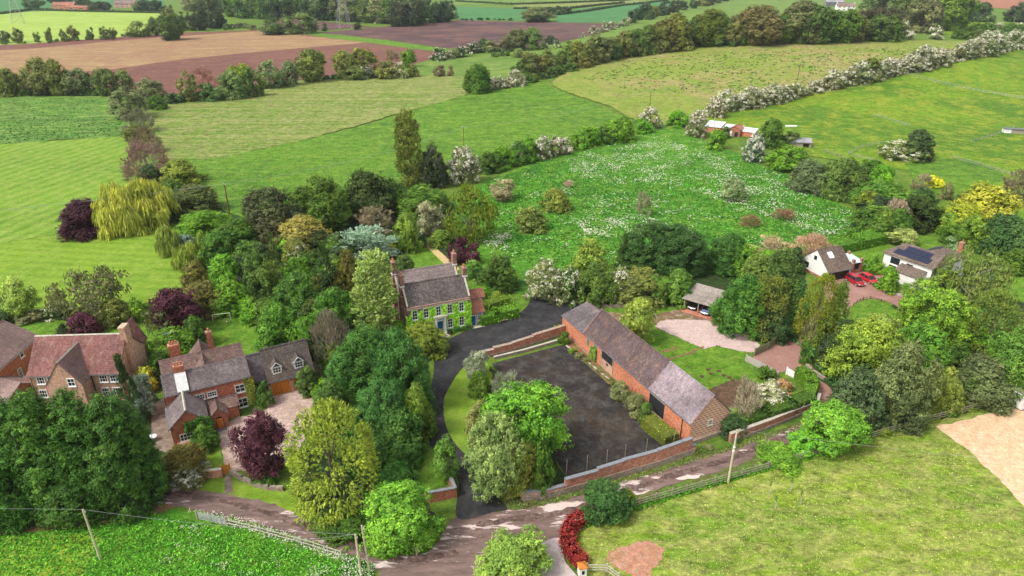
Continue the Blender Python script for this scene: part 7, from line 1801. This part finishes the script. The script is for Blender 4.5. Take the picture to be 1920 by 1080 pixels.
# far left: lone oak, thin trees, pines
P_((295, 29, 344, 74), 'broad', (.05, .12, .018), 'lone round oak at the edge of the ploughed field', name='oak_tree', cls='M')
for k, (x, w, y0) in enumerate(((8, 24, 55), (32, 22, 53), (68, 13, 60), (90, 15, 50), (118, 14, 55), (136, 22, 48), (168, 14, 50), (196, 20, 50), (212, 14, 52))):
    P_((x - w / 2, y0, x + w / 2, 80 - k * .9), 'loose', (.10, .14, .05), ['thin leaning tree at the left edge of the field line', 'second thin leaning tree from the left', 'smallest thin tree, among the left ones', 'slim upright thin tree', 'thin tree left of the pair', 'tallest thin tree of the field line', 'slim thin tree right of the tallest', 'fuller tree near the right of the thin-tree line', 'last small tree of the thin-tree line'][k], cls='S', name='thin_tree', cat='tree')
row([(0, 84), (120, 78), (240, 68)], 12, (9, 9), .7, ['bush'], ['md2'], 'tiny bush in the hedge bank under the thin trees', 'tiny bushes under the thin trees', cls='X')
P_((242, 41, 282, 68), 'broad', (.10, .19, .04), 'light green tree left of the lone oak'); P_((278, 35, 300, 66), 'broad', (.05, .10, .04), 'dark tree touching the lone oak')
row([(310, 55), (345, 58), (375, 55), (410, 50)], 10, (24, 28), 1.35, ['cone', 'broad'], ['pine', 'copp'], ['dark pine in the small brown wood beyond the lone oak', 'brown-leaved tree in the small wood beyond the lone oak'], 'small brown wood', cls='S')
row([(255, 22), (300, 22)], 5, (24, 22), .8, ['broad'], ['dk2', 'md2'], ['dark tree by the far house', 'green tree by the far house'], 'trees by the far house', cls='S')
P_((42, -5, 78, 16), 'broad', (.04, .11, .04), 'dark round tree at the top left corner', cls='S')
row([(95, 4), (130, 6), (160, 18), (200, 19)], 9, (22, 24), .8, ['broad'], ['dk2', 'pine'], ['dark green tree around the far orange farm', 'blue-green tree around the far orange farm'], 'trees around the far orange farm', cls='S')
# the far wood
row([(345, 20), (440, 22), (520, 20), (620, 18)], 22, (30, 34), .95, ['broad'], ['md2', 'gr', 'copp', 'dk2'], ['mid green tree in the back of the far wood', 'grey-green tree in the back of the far wood', 'brown tree in the back of the far wood', 'dark tree in the back of the far wood'], 'back of the far wood', cls='S')
row([(425, 30), (480, 34), (560, 34), (640, 38), (720, 42), (780, 48)], 22, (40, 42), .95, ['broad'], ['md2', 'dk2', 'gr', 'md'], ['dull green tree at the front of the far wood', 'dark tree at the front of the far wood', 'grey-green tree at the front of the far wood', 'fresh green tree at the front of the far wood'], 'front of the far wood', cls='S')
row([(640, 22), (720, 24), (800, 24)], 12, (34, 36), 1.0, ['broad'], ['md2', 'copp', 'gr'], ['green tree in the middle of the far wood', 'tan tree in the middle of the far wood', 'grey-green tree in the middle of the far wood'], 'middle of the far wood', cls='S')
row([(740, 48), (790, 45), (830, 40), (855, 36)], 9, (32, 30), 1.15, ['cone', 'broad'], ['pine', 'dk2'], ['dark pine at the right end of the far wood', 'dark green tree at the right end of the far wood'], 'right end of the far wood', cls='S')
P_((486, 34, 538, 64), 'broad', (.07, .13, .045), 'rounded tree group below the far wood, left', cls='S'); P_((534, 26, 592, 62), 'broad', (.08, .15, .045), 'rounded tree group below the far wood, right', cls='S')
P_((603, 44, 614, 58), 'bush', 'dk2', 'small dark bush left of the pylon', cls='X'); P_((662, 40, 678, 55), 'bush', 'dk2', 'small dark bush right of the pylon', cls='X')
row([(420, 55), (460, 52), (480, 56)], 7, (14, 14), .7, ['bush'], ['gr', 'md2'], ['tiny grey bush by the marsh below the far wood', 'tiny green bush by the marsh below the far wood'], 'tiny bushes below the far wood', cls='X')
row([(860, 38), (900, 37), (960, 38)], 10, (8, 8), .5, ['bush'], ['dk2'], 'tiny dark bush on the line beyond the dark field', 'tiny bushes beyond the dark field', cls='X')
# thin far hedge lines
for pts, lb in (([(0, 27), (60, 19), (140, 22), (300, 25)], 'far hedge behind the bright crop'), ([(965, 17), (1060, 17), (1170, 6)], 'thin far hedge above the teal field'), ([(1040, 29), (1100, 22), (1160, 12), (1250, 2)], 'thin far hedge between two pale fields'),
                ([(960, 9), (1060, 6), (1180, 1)], 'thinnest far hedge near the top edge'), ([(855, 3), (960, 9)], 'thin dark far hedge right of the wood'), ([(835, 110), (870, 99), (1000, 95)], 'low hedge line behind the bushes on the slope')):
    hedge('hedge', pts, 3, 2.2, 'dk2', lb, leaf=1.1, dens=.9, fuzz=.5)

P_((1742, 500, 1800, 552), 'loose', (.12, .22, .04), 'leafy tree against the right wall of the white house', cls='M')
for k, (x, y) in enumerate(((1328, 692), (1333, 700), (1348, 695), (1357, 703), (1367, 707), (1374, 712), (1316, 705))):
    o = blob('molehill', x, y, .38, .16, GR['soil'], 'small brown molehill on the lawn behind the barn', 'molehill'); o['group'] = 'molehills on the barn lawn'; o.location.z = .05

# ------------------------------------------------------------------ grass, flowers, weeds as masses
MEAD = [(900, 350), (1000, 310), (1180, 262), (1240, 240), (1330, 270), (1500, 345), (1600, 400), (1640, 440), (1500, 455), (1330, 500), (1180, 520), (1000, 500), (940, 480), (870, 400)]
tufts('meadow_grass', scatter(MEAD, 26000, 3), .5, .22, (.055, .19, .02), 'tall lush grass of the flower meadow', 2, 5, lean=.9, up=.6)
_pos = np.concatenate([scatter(MEAD, 1300, 4, clump=(12, 1.5)), scatter([(1060, 300), (1240, 262), (1330, 285), (1500, 360), (1620, 430), (1540, 445), (1400, 395), (1260, 350), (1080, 345)], 2900, 24, clump=(22, 1.6)),
    scatter([(1050, 395), (1200, 405), (1330, 440), (1240, 462), (1100, 440)], 700, 25, clump=(24, 1.2)), scatter([(900, 440), (960, 420), (960, 470), (910, 480)], 200, 26, clump=(20, 1))])
tufts('cow_parsley', _pos, .5, .10, (.10, .22, .05), 'drifts of white cow parsley across the meadow', 1, 6, flower=3, fsize=.11)
LM = [(-200, 1010), (100, 1000), (280, 960), (380, 985), (480, 1008), (620, 1048), (680, 1080), (690, 1250), (-300, 1250)]
tufts('meadow_grass', scatter(LM, 24000, 7), .32, .09, (.085, .27, .02), 'tall wet grass of the meadow below the lane', 2, 8, lean=.9, up=.6)
tufts('cow_parsley', scatter([(210, 1000), (380, 985), (640, 1050), (680, 1080), (640, 1200), (200, 1200)], 260, 9, clump=(12, .45)), .4, .04, (.1, .25, .04), 'white cow parsley heads in the meadow below the lane', 1, 9, flower=4, fsize=.05)
tufts('cow_parsley', scatter([(352, 960), (420, 965), (560, 1010), (660, 1050), (650, 1060), (540, 1022), (420, 985)], 260, 10), .4, .05, (.09, .22, .04), 'white cow parsley along the fence by the lane', 1, 10, flower=4, fsize=.06)
tufts('cow_parsley', scatter([(640, 1040), (700, 1062), (700, 1100), (640, 1100)], 500, 11), .6, .08, (.08, .24, .03), 'nettles and cow parsley by the lane poles', 2, 11, flower=1, fsize=.06)
tufts('paddock_grass', scatter([(1090, 1010), (1200, 955), (1600, 840), (1760, 800), (1920, 980), (1960, 1120), (1100, 1120)], 26000, 12), .14, .10, (.16, .27, .03), 'short coarse grass of the paddock', 1, 12, lean=1.0, up=.4)
tufts('paddock_grass', scatter([(1090, 1010), (1200, 955), (1600, 840), (1760, 800), (1920, 980), (1960, 1120), (1100, 1120)], 8000, 13, clump=(40, 1.1)), .14, .12, (.33, .32, .11), 'dry straw-coloured tufts in the paddock', 1, 13, lean=1.0, up=.35)
tufts('verge_grass', scatter([(1085, 985), (1200, 940), (1340, 900), (1560, 840), (1560, 850), (1340, 912), (1200, 955), (1100, 990)], 3500, 14), .4, .08, (.09, .25, .02), 'longer grass along the paddock fence', 2, 14)
tufts('pasture_weeds', scatter([(1090, 150), (1180, 115), (1300, 100), (1480, 95), (1700, 90), (1780, 95), (1660, 130), (1500, 172), (1340, 180), (1200, 175)], 1500, 15, clump=(6, 7)), .75, .55, (.04, .11, .02), 'dark weed clumps dotting the yellowish rough pasture', 4, 15, lean=.7)
tufts('hay_tufts', scatter([(300, 215), (450, 180), (600, 160), (860, 150), (860, 180), (640, 235), (420, 285), (320, 280)], 9000, 16), .35, .38, (.20, .27, .06), 'coarse tufts in the hay field', 1, 16, lean=1.0, up=.4)
tufts('pasture_tufts', scatter([(400, 310), (640, 255), (900, 185), (1040, 165), (1180, 230), (1040, 260), (880, 290), (740, 335), (560, 375), (440, 390)], 14000, 17), .35, .28, (.06, .2, .02), 'coarse tufts in the bright pasture', 1, 17, lean=1.0, up=.5)
tufts('marsh_tufts', scatter([(-60, 190), (200, 184), (235, 225), (240, 258), (100, 262), (-80, 280)], 6000, 18), .6, .45, (.06, .17, .035), 'rushy tufts of the marshy corner', 2, 18, lean=.9)
tufts('right_pasture_tufts', scatter([(1380, 235), (1500, 190), (1700, 145), (1920, 100), (1960, 340), (1800, 300), (1700, 300), (1560, 290)], 12000, 19), .3, .25, (.14, .29, .02), 'coarse tufts in the right-hand horse pasture', 1, 19, lean=1.0, up=.45)
tufts('undergrowth', scatter([(470, 600), (560, 520), (700, 640), (800, 660), (790, 850), (700, 960), (590, 800), (590, 690)], 9000, 20), .5, .2, (.06, .16, .03), 'undergrowth below the garden wood', 2, 20)
tufts('undergrowth', scatter([(1380, 480), (1500, 520), (1560, 640), (1700, 590), (1900, 560), (1940, 720), (1740, 790), (1570, 740), (1500, 650), (1400, 600)], 12000, 21), .5, .2, (.06, .15, .03), 'undergrowth below the right-hand trees', 2, 21)
tufts('verge_grass', scatter([(930, 945), (1060, 928), (1290, 862), (1500, 792), (1500, 802), (1240, 888), (1000, 955)], 2500, 22), .25, .07, (.16, .20, .05), 'rough grass below the lane wall', 1, 22)

# the rest of the garden wood: unnamed bushes that fill the gaps
rg_ = random.Random(5)
for reg, n, lb, gp in (([(440, 480), (560, 440), (650, 470), (660, 600), (640, 700), (600, 720), (500, 590)], 46, 'bush in the dense garden wood left of the ivy house', 'filling bushes of the garden wood'),
                       ([(560, 690), (640, 640), (640, 780), (600, 770)], 8, 'bush behind the clipped hedge of the garage', 'bushes behind the garage hedge'),
                       ([(1390, 480), (1480, 500), (1500, 560), (1420, 560)], 8, 'bush between the carport and the white garage', 'bushes left of the white garage'),
                       ([(1610, 650), (1690, 600), (1800, 620), (1900, 600), (1930, 720), (1800, 740), (1680, 765), (1620, 730)], 34, 'bush in the dense wood right of the brick drive', 'filling bushes of the right wood'),
                       ([(1600, 330), (1700, 350), (1780, 400), (1880, 440), (1900, 480), (1760, 440), (1640, 420)], 14, 'bush behind the back lawn of the white house', 'bushes behind the back lawn')):
    W_ = [p[0] for p in reg]; H_ = [p[1] for p in reg]; k = 0
    while k < n:
        x, y = rg_.uniform(min(W_), max(W_)), rg_.uniform(min(H_), max(H_))
        if not in_poly(np.array([x]), np.array([y]), reg)[0]: continue
        w = rg_.uniform(34, 60); hh = w * rg_.uniform(.75, 1.15); cn = rg_.choice(['md', 'br', 'md2', 'ol', 'dk2', 'lt'])
        plant((x - w / 2, y - hh * .6, x + w / 2, y + hh * .4), rg_.choice(['bush', 'bush', 'broad', 'loose']), cn, {'md': 'mid green ', 'br': 'bright green ', 'md2': 'soft green ', 'ol': 'olive ', 'dk2': 'dark green ', 'lt': 'yellow-green '}[cn] + lb, None, None, gp, False); k += 1
# the air: thin even haze
hz = MB().box(-4200, 4700, -150, 8300, -2, 72).build('haze', None)
m = bpy.data.materials.new('haze'); m.use_nodes = True; m.node_tree.nodes.clear()
pv = m.node_tree.nodes.new('ShaderNodeVolumePrincipled'); pv.inputs['Color'].default_value = (.82, .9, 1, 1); pv.inputs['Density'].default_value = .00006
ho = m.node_tree.nodes.new('ShaderNodeOutputMaterial'); m.node_tree.links.new(pv.outputs[0], ho.inputs['Volume']); hz.data.materials.clear(); hz.data.materials.append(m)
tag(hz, None, None, None, 'stuff')
